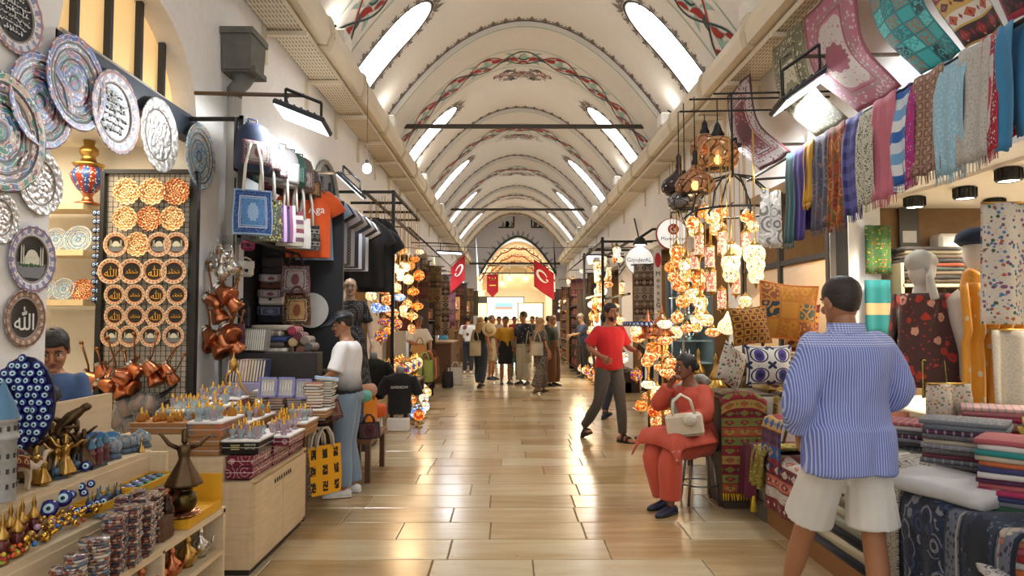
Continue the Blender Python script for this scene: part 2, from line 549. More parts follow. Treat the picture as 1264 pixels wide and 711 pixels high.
def medallion(Y, seed):
 m = MB(); r_ = random.Random(seed)
 for k in range(26):
  m.m = (0, 3, 1, 3, 0)[k % 5]
  ang = r_.uniform(0, pi); rad = r_.uniform(.1, .95)
  ca, cy = .72 * rad * sin(ang) * 1.0, .52 * rad * cos(ang)
  sp = r_.uniform(.06, .15); ph = r_.uniform(0, 6.28); tw = r_.choice((-1, 1)) * r_.uniform(4, 6.5)
  pts = [(ca + sp * (1 - .7 * i / 11) * cos(ph + tw * i / 11), cy + sp * (1 - .7 * i / 11) * sin(ph + tw * i / 11)) for i in range(12)]
  for s_ in (-1, 1): ribbon(m, [(s_ * a, y) for a, y in pts], [.016 - .0007 * i for i in range(12)], Y, False, .006 + .0004 * k)
 for k in range(10):
  m.m = (2, 1)[k % 2]; ang = pi * (k + .5) / 10
  for s_ in (-1, 1):
   ribbon(m, [(s_ * .35 * sin(ang) * t, .22 * cos(ang) * t) for t in (.1, .4, .7, 1)], [.005, .03, .03, .002], Y, False, .018)
 return m
for k, yg in enumerate(GY):
 if yg < 8: continue
 det = 1 if yg < 24 else .5
 garland(yg, det).build('painted_garland', PAINT, ceiling)
 if yg + 4.5 < YEND + 1: scallop(yg + 4.5 if yg + 4.5 < YEND else YEND - .05).build('painted_border', PAINT, ceiling)
 if yg + 2 < YEND: medallion(yg + 1.75, 5 + k % 2).build('painted_medallion', PAINT, ceiling)
 for s_ in (-1, 1):
  if yg + 3 < YEND: winborder(yg + 2.25, s_).build('painted_window_border', PAINT, ceiling)
# ---- tie rods
for i, (Y, z) in enumerate(((15.0, 5.9), (26.6, 5.93), (39.2, 4.85))):
 m = MB(); dx = sqrt((ZT - z) / KP) if z > 5.5 else HW
 m.box((XC, Y, z), (2 * dx + .1, .07, .085 if i < 2 else .12))
 struct('beam_%d' % (i + 1), m, mat('3A362C', .6))
# ---- side walls with their openings
LO = [(4.0, 5.87, 'arch'), (6.95, 8.75, 3.3), (9.3, 11.4, 3.4), (11.9, 14.6, 3.4), (15.1, 18.0, 3.4), (18.5, 21.6, 3.4), (22.1, 25.5, 3.4), (26.2, 30, 3.3), (31, 35, 3.3)]
RO = [(1.2, 6.75, 2.78), (7.15, 9.9, 3.3), (10.5, 13.2, 3.3), (13.9, 16.6, 3.3), (17.2, 20.4, 3.3), (21, 24.5, 3.3), (25.2, 30, 3.3), (31, 35, 3.3)]
TH = .32
def sidewall(name, X, sgn, ops):
 m = MB(); y = -3.0; top = 5.56; xc = X + sgn * TH / 2
 for a, b, h in ops:
  m.box((xc, (y + a) / 2, top / 2), (TH, a - y, top))
  if h == 'arch':
   N = 24; cy = (a + b) / 2; hw = (b - a) / 2
   for i in range(N):
    t0, t1 = a + (b - a) * i / N, a + (b - a) * (i + 1) / N
    def az(t): return 3.22 + .88 * sqrt(max(0, 1 - ((t - cy) / hw) ** 2))
    z0, z1 = az(t0), az(t1); q = len(m.v)
    for xx in (X, X + sgn * TH):
     m.v += [Vector((xx, t0, z0)), Vector((xx, t1, z1)), Vector((xx, t1, top)), Vector((xx, t0, top))]
    m.face((q, q + 1, q + 2, q + 3), None, False); m.face((q + 4, q + 7, q + 6, q + 5), None, False); m.face((q, q + 4, q + 5, q + 1), None, False)
  else: m.box((xc, (a + b) / 2, (h + top) / 2), (TH, b - a, top - h))
  y = b
 m.box((xc, (y + YEND) / 2, top / 2), (TH, YEND - y, top))
 return struct(name, m, M_WALL)
def arch_window(y0, y1, z0, z1):
 m = MB(); c = (y0 + y1) / 2; r = (y1 - y0) / 2; pts = [(XL + .005, y0, z0), (XL + .005, y1, z0)] + [(XL + .005, c + r * cos(pi * k / 14), z1 - r * 1.1 + r * 1.1 * sin(pi * k / 14)) for k in range(15)]
 m.prism(pts, (.02, 0, 0)); o = struct('window_arched', m, mat('15181C', .25))
 for y in (c - r * .35, c + r * .35): m = MB(); m.box((XL + .035, y, (z0 + z1) / 2 - .1), (.03, .05, z1 - z0 - .3)); m.build('window_bar', mat('2E3338', .5), o)
 m = MB(); m.tube([Vector(p) + Vector((.03, 0, 0)) for p in pts[1:]], .04, 6); m.build('window_frame', mat('8E8A80', .6), o)
arch_window(9.25, 10.6, 2.4, 3.9)
wallL = sidewall('wall_left', XL, -1, LO); wallR = sidewall('wall_right', XR, 1, RO)
# ---- shop rooms behind the openings
M_SHOPC = plaster('shop_plaster', 'D8C6A4', .8, .1); M_SHOPD = plaster('shop_dark', '4A3F33', .8, .1); M_SHOPB = plaster('shop_brown', '8A6A44', .7, .15); M_SHOPW = plaster('shop_white', 'EFE6D6', .8, .04)
def room(name, X, sgn, a, b, h, depth, m_, light=0, col=(1, .82, .6), pad=.12):
 m = MB(); a -= pad; b += pad; x0, x1 = X + sgn * TH, X + sgn * (TH + depth); xm = (x0 + x1) / 2
 m.box((x1 + sgn * .03, (a + b) / 2, h / 2), (.06, b - a, h)); m.box((xm, a - .03, h / 2), (depth, .06, h)); m.box((xm, b + .03, h / 2), (depth, .06, h))
 m.box((xm, (a + b) / 2, h + .03), (depth, b - a, .06)); m.box((xm, (a + b) / 2, -.01), (depth, b - a, .04))
 o = struct(name, m, m_)
 if light: lamp('AREA', (xm, (a + b) / 2, h - .05), light, col, depth * .6, (0, 0, 0), None, (b - a) * .6)
 return o
room('wall_shop_plates', XL, -1, 4.0, 6.3, 3.2, 1.6, M_SHOPW, 28, (1, .86, .66), .0)
for i, (a, b, h) in enumerate(LO[1:7]): room('wall_shop_left_%d' % (i + 1), XL, -1, a, b, h, 1.5, M_SHOPD if i < 2 else M_SHOPB, 24 if i else 12, (1, .8, .55))
room('wall_shop_scarves', XR, 1, 1.4, 7.0, 2.75, 2.4, M_SHOPW, 0, (1, .9, .75), 0)
for i, (a, b, h) in enumerate(RO[1:6]): room('wall_shop_right_%d' % (i + 1), XR, 1, a, b, h, 1.6, M_SHOPB, 8 if i == 0 else 22, (1, .72, .42))
# ---- floor: grout bed, single slabs near, joined slabs beyond
def stone():
 T = Tree('floor_stone'); g = T.node('ShaderNodeNewGeometry'); sx = T.node('ShaderNodeSeparateXYZ'); T.t.links.new(g.outputs['Position'], sx.inputs[0])
 x, y = E(T.t, sx.outputs[0]), E(T.t, sx.outputs[1])
 oi = T.node('ShaderNodeObjectInfo'); k = (E(T.t, oi.outputs['Random']) + E(T.t, g.outputs['Random Per Island'])).fr()
 P = T.vec(x * 1.3 + k * 40, y * 11, k * 17); v1 = T.noise(P, 1.0, 6, dist=.35); v2 = T.noise(T.vec(x * 4 + k * 9, y * 26), 1.0, 4); b = T.noise(T.vec(x * 2.2, y * 2.2, k * 30), 1.0, 5); sp = T.noise(T.vec(x * 24, y * 30, k * 5), 1.0, 3)
 c = T.ramp(v1 * .45 + k * .4 + v2 * .12 + b * .12, [(.22, '92764E'), (.42, 'AC9066'), (.6, 'BBA57F'), (.82, 'C6B898')], False)
 c = T.mix((b - .56).max(0) * 2.2 * v2, c, 'A8744E'); c = T.mix((sp - .68).max(0) * 6, c, '55452F')
 return T.out(c, (v1 * .2 + .12), 0, v2 * .5 + b, .06, .01, 0, .6)
M_STONE = stone()
fb = MB(); fb.box((XC, 18.5, -.045), (12, 45, .07)); floor = struct('floor', fb, mat('6F5A3E', .7, 0, .2, 3))
rt = random.Random(3); y = 3.39; far = MB(); far.smooth = False; ROWD = .42
def slab(mb, x0, x1, y0, y1):
 b = len(mb.v); g = .004; e = .005
 for z, k in ((-.02, g), (-.004, g), (0, g + e)):
  mb.v += [Vector((x0 + k, y0 + k, z)), Vector((x1 - k, y0 + k, z)), Vector((x1 - k, y1 - k, z)), Vector((x0 + k, y1 - k, z))]
 for r_ in (0, 4):
  for i in range(4): mb.face((b + r_ + i, b + r_ + (i + 1) % 4, b + r_ + 4 + (i + 1) % 4, b + r_ + 4 + i), None, False)
 mb.face((b + 8, b + 9, b + 10, b + 11), None, False)
while y < YEND + 20:
 x = XL - .2 - rt.uniform(0, .9)
 while x < XR + .2:
  ln = rt.uniform(.62, 1.3)
  if y < 13.2 and x + ln > -2.2 and x < 2.9:
   m = MB(); slab(m, -ln / 2, ln / 2, -ROWD / 2, ROWD / 2); o = m.build('floor_tile', M_STONE, floor, (x + ln / 2, y + ROWD / 2, 0))
  else: slab(far, x, x + ln, y, y + ROWD)
  x += ln
 y += ROWD
y = 3.39
while y > -2:
 y -= ROWD; x = XL - .2
 while x < XR + .2:
  ln = rt.uniform(.62, 1.3); slab(far, x, x + ln, y, y + ROWD); x += ln
tag(far.build('floor_tile_rows', M_STONE, floor), kind='stuff')
# ---- end wall with the pointed archway and the hall beyond
def gate_z(d): return 6.45 - .40 * d * d - .12 * abs(d)
m = MB(); N = 48; GW = 2.28
for i in range(N):
 d0, d1 = -HW + 2 * HW * i / N, -HW + 2 * HW * (i + 1) / N
 def lo(d): return gate_z(d) if abs(d) < GW else 0.0
 mid = (d0 + d1) / 2
 z0, z1 = (gate_z(d0), gate_z(d1)) if abs(mid) < GW else (0, 0)
 q = len(m.v)
 for yy in (YEND, YEND + .5):
  m.v += [Vector((XC + .2 + d0, yy, z0)), Vector((XC + .2 + d1, yy, z1)), Vector((XC + d1, yy, zv(XC + d1) + .1)), Vector((XC + d0, yy, zv(XC + d0) + .1))]
 m.face((q, q + 1, q + 2, q + 3), None, False); m.face((q, q + 4, q + 5, q + 1), None, False)
wallB = struct('wall_back', m, plaster('end_plaster', 'DEDCE2', .8, .05))
m = MB(); m.m = 0; m.smooth = False
def flatrib(mb, pts, wd, Y):
 b = len(mb.v); N = len(pts)
 for i, (x, z) in enumerate(pts):
  p, q = pts[max(0, i - 1)], pts[min(N - 1, i + 1)]; dx, dz = q[0] - p[0], q[1] - p[1]; l = sqrt(dx * dx + dz * dz) or 1
  ww = wd[i] if isinstance(wd, list) else wd
  for s_ in (-1, 1): mb.v.append(Vector((x - s_ * dz / l * ww, Y, z + s_ * dx / l * ww)))
 for i in range(N - 1): mb.face((b + 2 * i, b + 2 * i + 2, b + 2 * i + 3, b + 2 * i + 1))
flatrib(m, [(XC + .2 + d, gate_z(d) + .08) for d in [-2.2 + 4.4 * i / 40 for i in range(41)]], .06, YEND - .012)
for k in range(17):
 d = -2.1 + 4.2 * k / 16; x, z = XC + .2 + d, gate_z(d) + .16; sl = -.8 * d; nx, nz = -sl, 1; l = sqrt(nx * nx + nz * nz); nx /= l; nz /= l
 m.m = 6; flatrib(m, [(x, z), (x + nx * .1, z + nz * .1), (x + nx * .3, z + nz * .3)], [.09, .07, .01], YEND - .012)
for x0, x1 in ((-.95, -.05), (1.0, 1.7)):
 m.m = 4; flatrib(m, [(XC + x0, 7.05), (XC + x1, 7.05)], .04, YEND - .014); e = x1 if x0 < 0 else x0
 flatrib(m, [(XC + e, 7.05), (XC + e, 7.7)], .04, YEND - .014)
 m.m = 3
 for k in range(9):
  u = R.uniform(x0 + .1, x1 - .1); flatrib(m, [(XC + u, 7.1), (XC + u + .08, 7.25), (XC + u, 7.42)], [.05, .06, .01], YEND - .013)
m.build('painted_border', PAINT + [mat('9A98A0', .8)], wallB)
m = MB(); b = 0
M_BEY = plaster('beyond_plaster', 'E6D8BE', .8, .05)
def bz(d): return 6.3 - .36 * d * d
m.grid(lambda u, v: (XC + .2 + (-2.6 + 5.2 * u), YEND + .5 + 20 * v, max(bz(-2.6 + 5.2 * u), 3.6) if 0 else bz(-2.6 + 5.2 * u)), 30, 10)
m.grid(lambda u, v: (XC + .2 - 2.6, YEND + .5 + 20 * u, bz(2.6) * v), 4, 2); m.grid(lambda u, v: (XC + .2 + 2.6, YEND + .5 + 20 * v, bz(2.6) * u), 2, 4)
m.box((XC + .2, YEND + 20.6, 3.2), (6, .2, 7))
hallB = struct('ceiling_beyond', m, M_BEY)
for k in range(3):
 m = MB(); m.m = 3
 Yk = YEND + 3 + 5 * k
 for i in range(22):
  d = -2.4 + 4.8 * i / 21
  flatrib(m, [(XC + .2 + d - .08, bz(d) - .14), (XC + .2 + d, bz(d) - .03 - .05 * (i % 2)), (XC + .2 + d + .08, bz(d) - .14)], .03, Yk)
 m.m = 1
 flatrib(m, [(XC + .2 - 2.4 + 4.8 * i / 30, bz(-2.4 + 4.8 * i / 30) - .2 - .05 * sin(i * 1.3)) for i in range(31)], .04, Yk)
 m.build('painted_border', PAINT, hallB)
for k in range(4): lamp('AREA', (XC, YEND + 3 + 4.5 * k, 5.2), 200, (1, .88, .70), 2, (0, 0, 0))
# ---- cornice ducts and cable trays
M_CREAM = mat('DCCFB4', .5, 0, .08, 3); M_CREAM2 = mat('CDBFA2', .55, 0, .1, 4)
def perforated():
 T = Tree('perforated_tray'); x, y, z = T.uv('Object')
 u = (x * 26).fr() - .5; v = (y * 9).fr() - .5
 hole = u.abs().lt(.16) * v.abs().lt(.34)
 return T.out(T.mix(hole, 'D8CBB0', '6B5F4C'), .5)
M_PERF = perforated()
def cornice(sgn, xw):
 t = MB(); d = thing('cable_duct', 'cream metal duct with bolted collars running along the top of the %s wall' % ('left plate-hung' if sgn < 0 else 'right rug-hung'), 'duct')
 x0 = xw - sgn * .42
 prof = [(-.13, 0), (-.1, -.16), (.1, -.18), (.15, -.05), (.13, .14), (0, .2), (-.1, .15)]
 for j in range(len(prof)):
  pass
 segs = []; y = .5
 while y < 39.5: segs.append((y, min(39.6, y + 1.9))); y += 1.9
 for a, b in segs:
  m = MB()
  ring = [(x0 + px_, 5.07 + pz) for px_, pz in prof]
  q = len(m.v)
  for yy in (a, b):
   for X_, Z_ in ring: m.v.append(Vector((X_, yy, Z_)))
  n = len(ring)
  for i in range(n): m.face((q + i, q + (i + 1) % n, q + n + (i + 1) % n, q + n + i), None, False)
  m.build('duct_section', M_CREAM, d)
  m = MB(); q = 0
  for yy in (a - .07, a + .07):
   for X_, Z_ in ring: m.v.append(Vector((x0 + (X_ - x0) * 1.16, yy, 5.07 + (Z_ - 5.07) * 1.16)))
  for i in range(n): m.face((i, (i + 1) % n, n + (i + 1) % n, n + i), None, False)
  m.face(list(range(n - 1, -1, -1)), None, False); m.face(list(range(n, 2 * n)), None, False)
  if sgn < 0:
   for k in range(3): m.box((x0 + .17, a + .02, 5.0 + .06 * k), (.02, .02, .02))
  m.build('collar', M_CREAM2, d)
 t = thing('cable_tray', 'perforated cream cable tray on brackets along the %s wall' % ('left plate-hung' if sgn < 0 else 'right rug-hung'), 'tray')
 m = MB(); xm = xw - sgn * .24; wid = .36
 m.box((xm, 20, 4.80), (wid, 39.4, .012)); m.build('tray_plate', M_PERF, t)
 m = MB()
 for e in (-1, 1): m.box((xm + e * wid / 2, 20, 4.83), (.012, 39.4, .07))
 m.build('tray_rim', M_CREAM2, t)
 y = 1.2
 while y < 39:
  m = MB(); m.box((xw - sgn * .24, y, 4.75), (.48, .05, .05)); m.box((xw - sgn * .02, y, 4.62), (.04, .06, .42)); m.build('bracket', M_CREAM, t); y += 1.55 if y < 16 else 3.1
 return
cornice(-1, XL); cornice(1, XR)
for sgn, xw, nm in ((-1, XL, 'trim_left'), (1, XR, 'trim_right')):
 m = MB(); m.box((xw - sgn * .06, 18.5, 5.45), (.16, 43, .22)); struct(nm, m, M_WALL)
# ---- uplight boxes standing on the ducts
def uplight(x, y, sgn, n):
 side = 'left' if sgn < 0 else 'right'
 t = thing('uplight', '%s white uplight box on the %s wall duct, counted from the camera' % (n, side), 'light', (x, y, 5.28), group='uplights on the ducts')
 m = MB(); m.rbox((0, 0, .12), (.26, .34, .24), .02); m.build('housing', mat('E6E0D2', .4), t)
 m = MB(); m.box((0, 0, .245), (.2, .28, .012)); m.build('lens', glow('FFF0D8', 1.5), t)
 m = MB(); m.tube([(-.1 * sgn * -1, -.12, .1), (-.14 * sgn * -1, -.17, .2), (0, -.18, .28)], .018, 6); m.build('cable', mat('1C1C1C', .5), t)
 l = lamp('AREA', (x, y, 5.56), 2.5, (1, .94, .86), .22, (math.radians(180), 0, 0), None, .3)
 l.rotation_euler = (math.radians(180), math.radians(-18 * sgn), 0)
ORD = ['first', 'second', 'third', 'fourth', 'fifth', 'sixth', 'seventh', 'eighth']
for k, yy in enumerate((9.2, 13.1, 18.3, 23, 28.5, 34)): uplight(XL + .38, yy, -1, ORD[k])
for k, yy in enumerate((8.2, 12.9, 18.6, 23.5, 28.8, 34.2)): uplight(XR - .38, yy, 1, ORD[k])
# ================================================================ PEOPLE
from mathutils import noise as mnoise
def loft(mb, secs, n=16, cap=True):
 b = len(mb.v)
 for c, X, Y_, a, d in secs:
  c = Vector(c)
  for k in range(n):
   t = 2 * pi * k / n; mb.v.append(c + X * (cos(t) * a) + Y_ * (sin(t) * d))
 for i in range(len(secs) - 1):
  for k in range(n):
   l = (k + 1) % n
   mb.face((b + i * n + k, b + i * n + l, b + (i + 1) * n + l, b + (i + 1) * n + k))
 if cap:
  mb.face([b + k for k in range(n - 1, -1, -1)]); e = b + (len(secs) - 1) * n; mb.face([e + k for k in range(n)])
def limb(mb, pts, rad, n=12, ends=True):
 """tapered limb through joints with rounded ends; pts 3 joints"""
 P = []; r = []
 for i in range(len(pts) - 1):
  a, b = Vector(pts[i]), Vector(pts[i + 1])
  for j in range(5):
   t = j / 5; P.append(a.lerp(b, t))
   q = i + t; k = q / (len(pts) - 1) * (len(rad) - 1); k0 = int(k); f = k - k0
   r.append(rad[k0] * (1 - f) + rad[min(k0 + 1, len(rad) - 1)] * f)
 P.append(Vector(pts[-1])); r.append(rad[-1])
 for _ in range(2):
  Q = P[:]
  for i in range(1, len(P) - 1): Q[i] = P[i] * .5 + (P[i - 1] + P[i + 1]) * .25
  P = Q
 mb.tube(P, r, n)
 mb.ell(P[0], (r[0],) * 3, n, 6)
 if ends: mb.ell(P[-1], (r[-1],) * 3, n, 6)
def fuse(mb, vox, it=3, disp=0, dsc=6, stretch=(1, 1, .35), seed=0):
 me = mb.mesh('tmp', [])
 o = bpy.data.objects.new('tmp', me); C.objects.link(o)
 r = o.modifiers.new('r', 'REMESH'); r.mode = 'VOXEL'; r.voxel_size = vox
 s = o.modifiers.new('s', 'SMOOTH'); s.factor = .5; s.iterations = it
 dg = bpy.context.evaluated_depsgraph_get(); ev = o.evaluated_get(dg)
 m2 = bpy.data.meshes.new_from_object(ev)
 out = MB(); nv = len(m2.vertices); co = [0.0] * (3 * nv); m2.vertices.foreach_get('co', co)
 no = [0.0] * (3 * nv)
 if disp: m2.vertex_normals.foreach_get('vector', no)
 for i in range(nv):
  v = Vector(co[3 * i:3 * i + 3])
  if disp:
   q = Vector((v.x * stretch[0], v.y * stretch[1], v.z * stretch[2])) * dsc + Vector((seed, 0, 0))
   k = mnoise.noise(q) + .5 * mnoise.noise(q * 2.1 + Vector((0, 0, v.x * 5)))
   v = v + Vector(no[3 * i:3 * i + 3]) * (k * disp)
  out.v.append(v)
 for p in m2.polygons: out.face(tuple(p.vertices))
 bpy.data.objects.remove(o); bpy.data.meshes.remove(me); bpy.data.meshes.remove(m2)
 return out
HR = [(-.118, .016, .066, .03), (-.106, .036, .084, .0), (-.088, .052, .088, -.03), (-.065, .062, .086, -.055), (-.035, .068, .086, -.075), (-.012, .071, .082, -.085), (.004, .073, .082, -.09), (.022, .075, .089, -.095), (.055, .0755, .086, -.097), (.082, .067, .072, -.085), (.105, .047, .048, -.058), (.117, .022, .02, -.026), (.12, .001, 0, -.003)]
def hring(z):
 for a, b in zip(HR, HR[1:]):
  if a[0] <= z <= b[0]:
   t = (z - a[0]) / (b[0] - a[0]); return [a[i] + (b[i] - a[i]) * t for i in range(1, 4)]
 return [HR[-1][1] * .5, 0, 0]
def hpoint(th, z, off=0):
 """th 0 = front (-Y), pi = back"""
 w_, f, b_ = hring(max(-.118, min(.1199, z)))
 cy = (f + b_) / 2; hd = (f - b_) / 2
 return Vector((sin(th) * (w_ + off), -(cy + cos(th) * (hd + off)), z))
def make_head(mb, M, eyes=True, lip=2):
 h = MB(); h.m = 0
 n = 24; b = 0
 for z, w_, f, b_ in HR:
  for k in range(n): h.v.append(hpoint(2 * pi * k / n, z))
 for i in range(len(HR) - 1):
  for k in range(n):
   l = (k + 1) % n; h.face((i * n + k, i * n + l, (i + 1) * n + l, (i + 1) * n + k))
 h.face([k for k in range(n - 1, -1, -1)])
 h.tube([(0, -.083, .012), (0, -.094, -.012), (0, -.107, -.034), (0, -.094, -.043)], [.009, .0105, .0135, .010], 10)
 for s_ in (-1, 1):
  h.ell((s_ * .011, -.092, -.038), (.008, .011, .008), 8, 6)
  h.ell((s_ * .033, -.076, -.028), (.024, .018, .022), 10, 6)
  h.ell((s_ * .031, -.078, .024), (.026, .014, .009), 10, 6)
  h.ell((s_ * .076, .008, -.008), (.010, .022, .033), 10, 8, rotm(.2, 0, s_ * .35))
  h.ell((s_ * .079, .004, -.005), (.008, .012, .02), 8, 6, rotm(.2, 0, s_ * .35))
 h.ell((0, -.078, -.098), (.026, .018, .018), 10, 6)
 if eyes:
  for s_ in (-1, 1):
   h.m = 1; h.ell((s_ * .031, -.0775, .004), (.0145, .010, .0075), 10, 6)
   h.m = 3; h.ell((s_ * .031, -.0855, .004), (.006, .0035, .006), 8, 6)
   h.tube([(s_ * .014, -.093, .026), (s_ * .034, -.0935, .032), (s_ * .052, -.082, .026)], [.0045, .0055, .003], 6)
   h.tube([(s_ * .015, -.085, .010), (s_ * .031, -.0885, .014), (s_ * .047, -.079, .009)], .0022, 5)
  h.m = lip; h.tube([(-.024, -.083, -.066), (-.009, -.092, -.062), (0, -.092, -.064), (.009, -.092, -.062), (.024, -.083, -.066)], [.002, .0055, .005, .0055, .002], 6)
  h.tube([(-.02, -.083, -.069), (0, -.092, -.072), (.02, -.083, -.069)], [.002, .0065, .002], 6)
 mb.add(h, M)
def hair_cap(kind, M, seed=0, th=.010):
 """shell of hair over the skull down to a hairline that changes round the head"""
 h = MB(); n, m = 40, 12; r_ = random.Random(seed)
 def line(t):
  c = cos(t)
  fr, si, ba = {'short': (.062, .0, -.05), 'fade': (.062, .008, -.055), 'boy': (.05, .0, -.05), 'long': (.058, -.09, -.115), 'bun': (.062, -.005, -.055), 'bald': (.085, .03, -.03), 'scarf': (.05, -.1, -.12)}[kind]
  if c > .35: k = (c - .35) / .65; k = k * k * (3 - 2 * k); return si + (fr - si) * min(1, k * 1.6)
  k = (.35 - c) / 1.35; return si + (ba - si) * k
 for i in range(n):
  t = 2 * pi * i / n; z1 = line(t if t < pi else 2 * pi - t)
  for j in range(m + 1):
   a = j / m; z = .1199 + (z1 - .1199) * (sin(a * pi / 2) ** 1.0 if 0 else a ** 1.35)
   o = th * (1 if j < m else .1) * (1 + .35 * mnoise.noise(Vector((sin(t) * 4, cos(t) * 4, a * 5 + seed))) )
   p = hpoint(t, z, o); p.z += th * (1 - a) * .9
   h.v.append(p)
 W = m + 1
 for i in range(n):
  l = (i + 1) % n
  for j in range(m): h.face((i * W + j, i * W + j + 1, l * W + j + 1, l * W + j))
 if kind == 'bun': h.ell((0, .105, .005), (.04, .035, .04), 12, 8)
 if kind in ('long',):
  def q(u, v):
   t = pi * .32 + pi * 1.36 * u; p = hpoint(t, -.02, th + .006 + .012 * v)
   f = .06 * abs(sin(u * 9 + seed)) * .3
   return (p.x * (1 + .25 * v), p.y + .02 * v + f * v, -.02 - v * (.24 + .03 * sin(u * 14)))
  h.grid(q, 20, 6, .012)
 return h.xf(M)
def make_hand(mb, wrist, d, nrm, curl=.5, s=1, side=1, spread=.06):
 """palm and five fingers; d along the hand, nrm out of the back of the hand"""
 d = Vector(d).normalized(); nrm = Vector(nrm); nrm = (nrm - d * nrm.dot(d)).normalized(); x = d.cross(nrm) * side
 W = Vector(wrist)
 loft(mb, [(W + d * (q * s), x, nrm, a * s, b * s) for q, a, b in ((-.02, .026, .021), (.02, .032, .019), (.06, .042, .016), (.095, .043, .013))], 12)
 for i, (off, L, r) in enumerate(((-.032, .068, .0085), (-.0105, .078, .009), (.0105, .073, .0088), (.031, .057, .0075))):
  p = W + d * (.088 * s) + x * (off * s); dd = (d + x * (off * spread * 30)).normalized(); P = [p]; a = 0
  for seg in (.45, .32, .25):
   a += curl * (.9 if seg > .4 else 1.0)
   dirv = dd * cos(a) - nrm * sin(a); p = p + dirv * (L * seg * s); P.append(p)
  mb.tube(P, [r * s, r * s, r * .92 * s, r * .75 * s], 8); mb.ell(P[-1], (r * .75 * s,) * 3, 8, 6)
 p = W + d * (.028 * s) - x * (.03 * s); dd = (d * .75 - x * .65 - nrm * .25).normalized(); P = [p]
 for seg, c in ((.04, 0), (.03, .35), (.026, .6)):
  q = (dd + x * (c * .6) - nrm * (c * curl)).normalized(); p = p + q * (seg * s); P.append(p)
 mb.tube(P, [.012 * s, .011 * s, .0095 * s, .0075 * s], 8); mb.ell(P[-1], (.0075 * s,) * 3, 8, 6)
def seg_axes(P, N, lat0, lat1, bulge=0):
 def f(t):
  c = P.lerp(N, t); d = (N - P).normalized(); X = lat0.lerp(lat1, t); X = (X - d * X.dot(d)).normalized(); Y_ = d.cross(X)
  return c, X, Y_, d
 return f
SKIN = {}
def skin(col):
 if col not in SKIN:
  T = Tree('skin'); T.uv('Object'); n = T.noise(T.co, 9, 4); c = srgb(col)
  SKIN[col] = T.out(T.mix(n, tuple(x * .86 for x in c[:3]) + (1,), tuple(min(1, x * 1.12) for x in c[:3]) + (1,)), .5, 0, T.noise(T.co, 70, 2), .06, .002)
  SKIN[col].node_tree.nodes['Principled BSDF'].inputs['Subsurface Weight'].default_value = .08
  SKIN[col].node_tree.nodes['Principled BSDF'].inputs['Subsurface Radius'].default_value = (.02, .008, .005)
 return SKIN[col]
M_EYE = mat('E8E4DC', .3, 0, .05); M_LIP = mat('8E4A3E', .5, 0, .1); M_IRIS = mat('17110D', .3, 0, .1)
BASE = dict(P=(0, 0, .95), N=(0, .015, 1.47), la=((.235, .03, 1.15), (.245, -.06, .90)), ra=((-.235, .03, 1.15), (-.245, -.06, .90)),
   ll=((.1, -.015, .5), (.105, .02, .085)), rl=((-.1, -.015, .5), (-.105, .02, .085)), lf=(.2, -1), rf=(-.2, -1), head=(0, 0, 0), lat0=0, lat1=0)
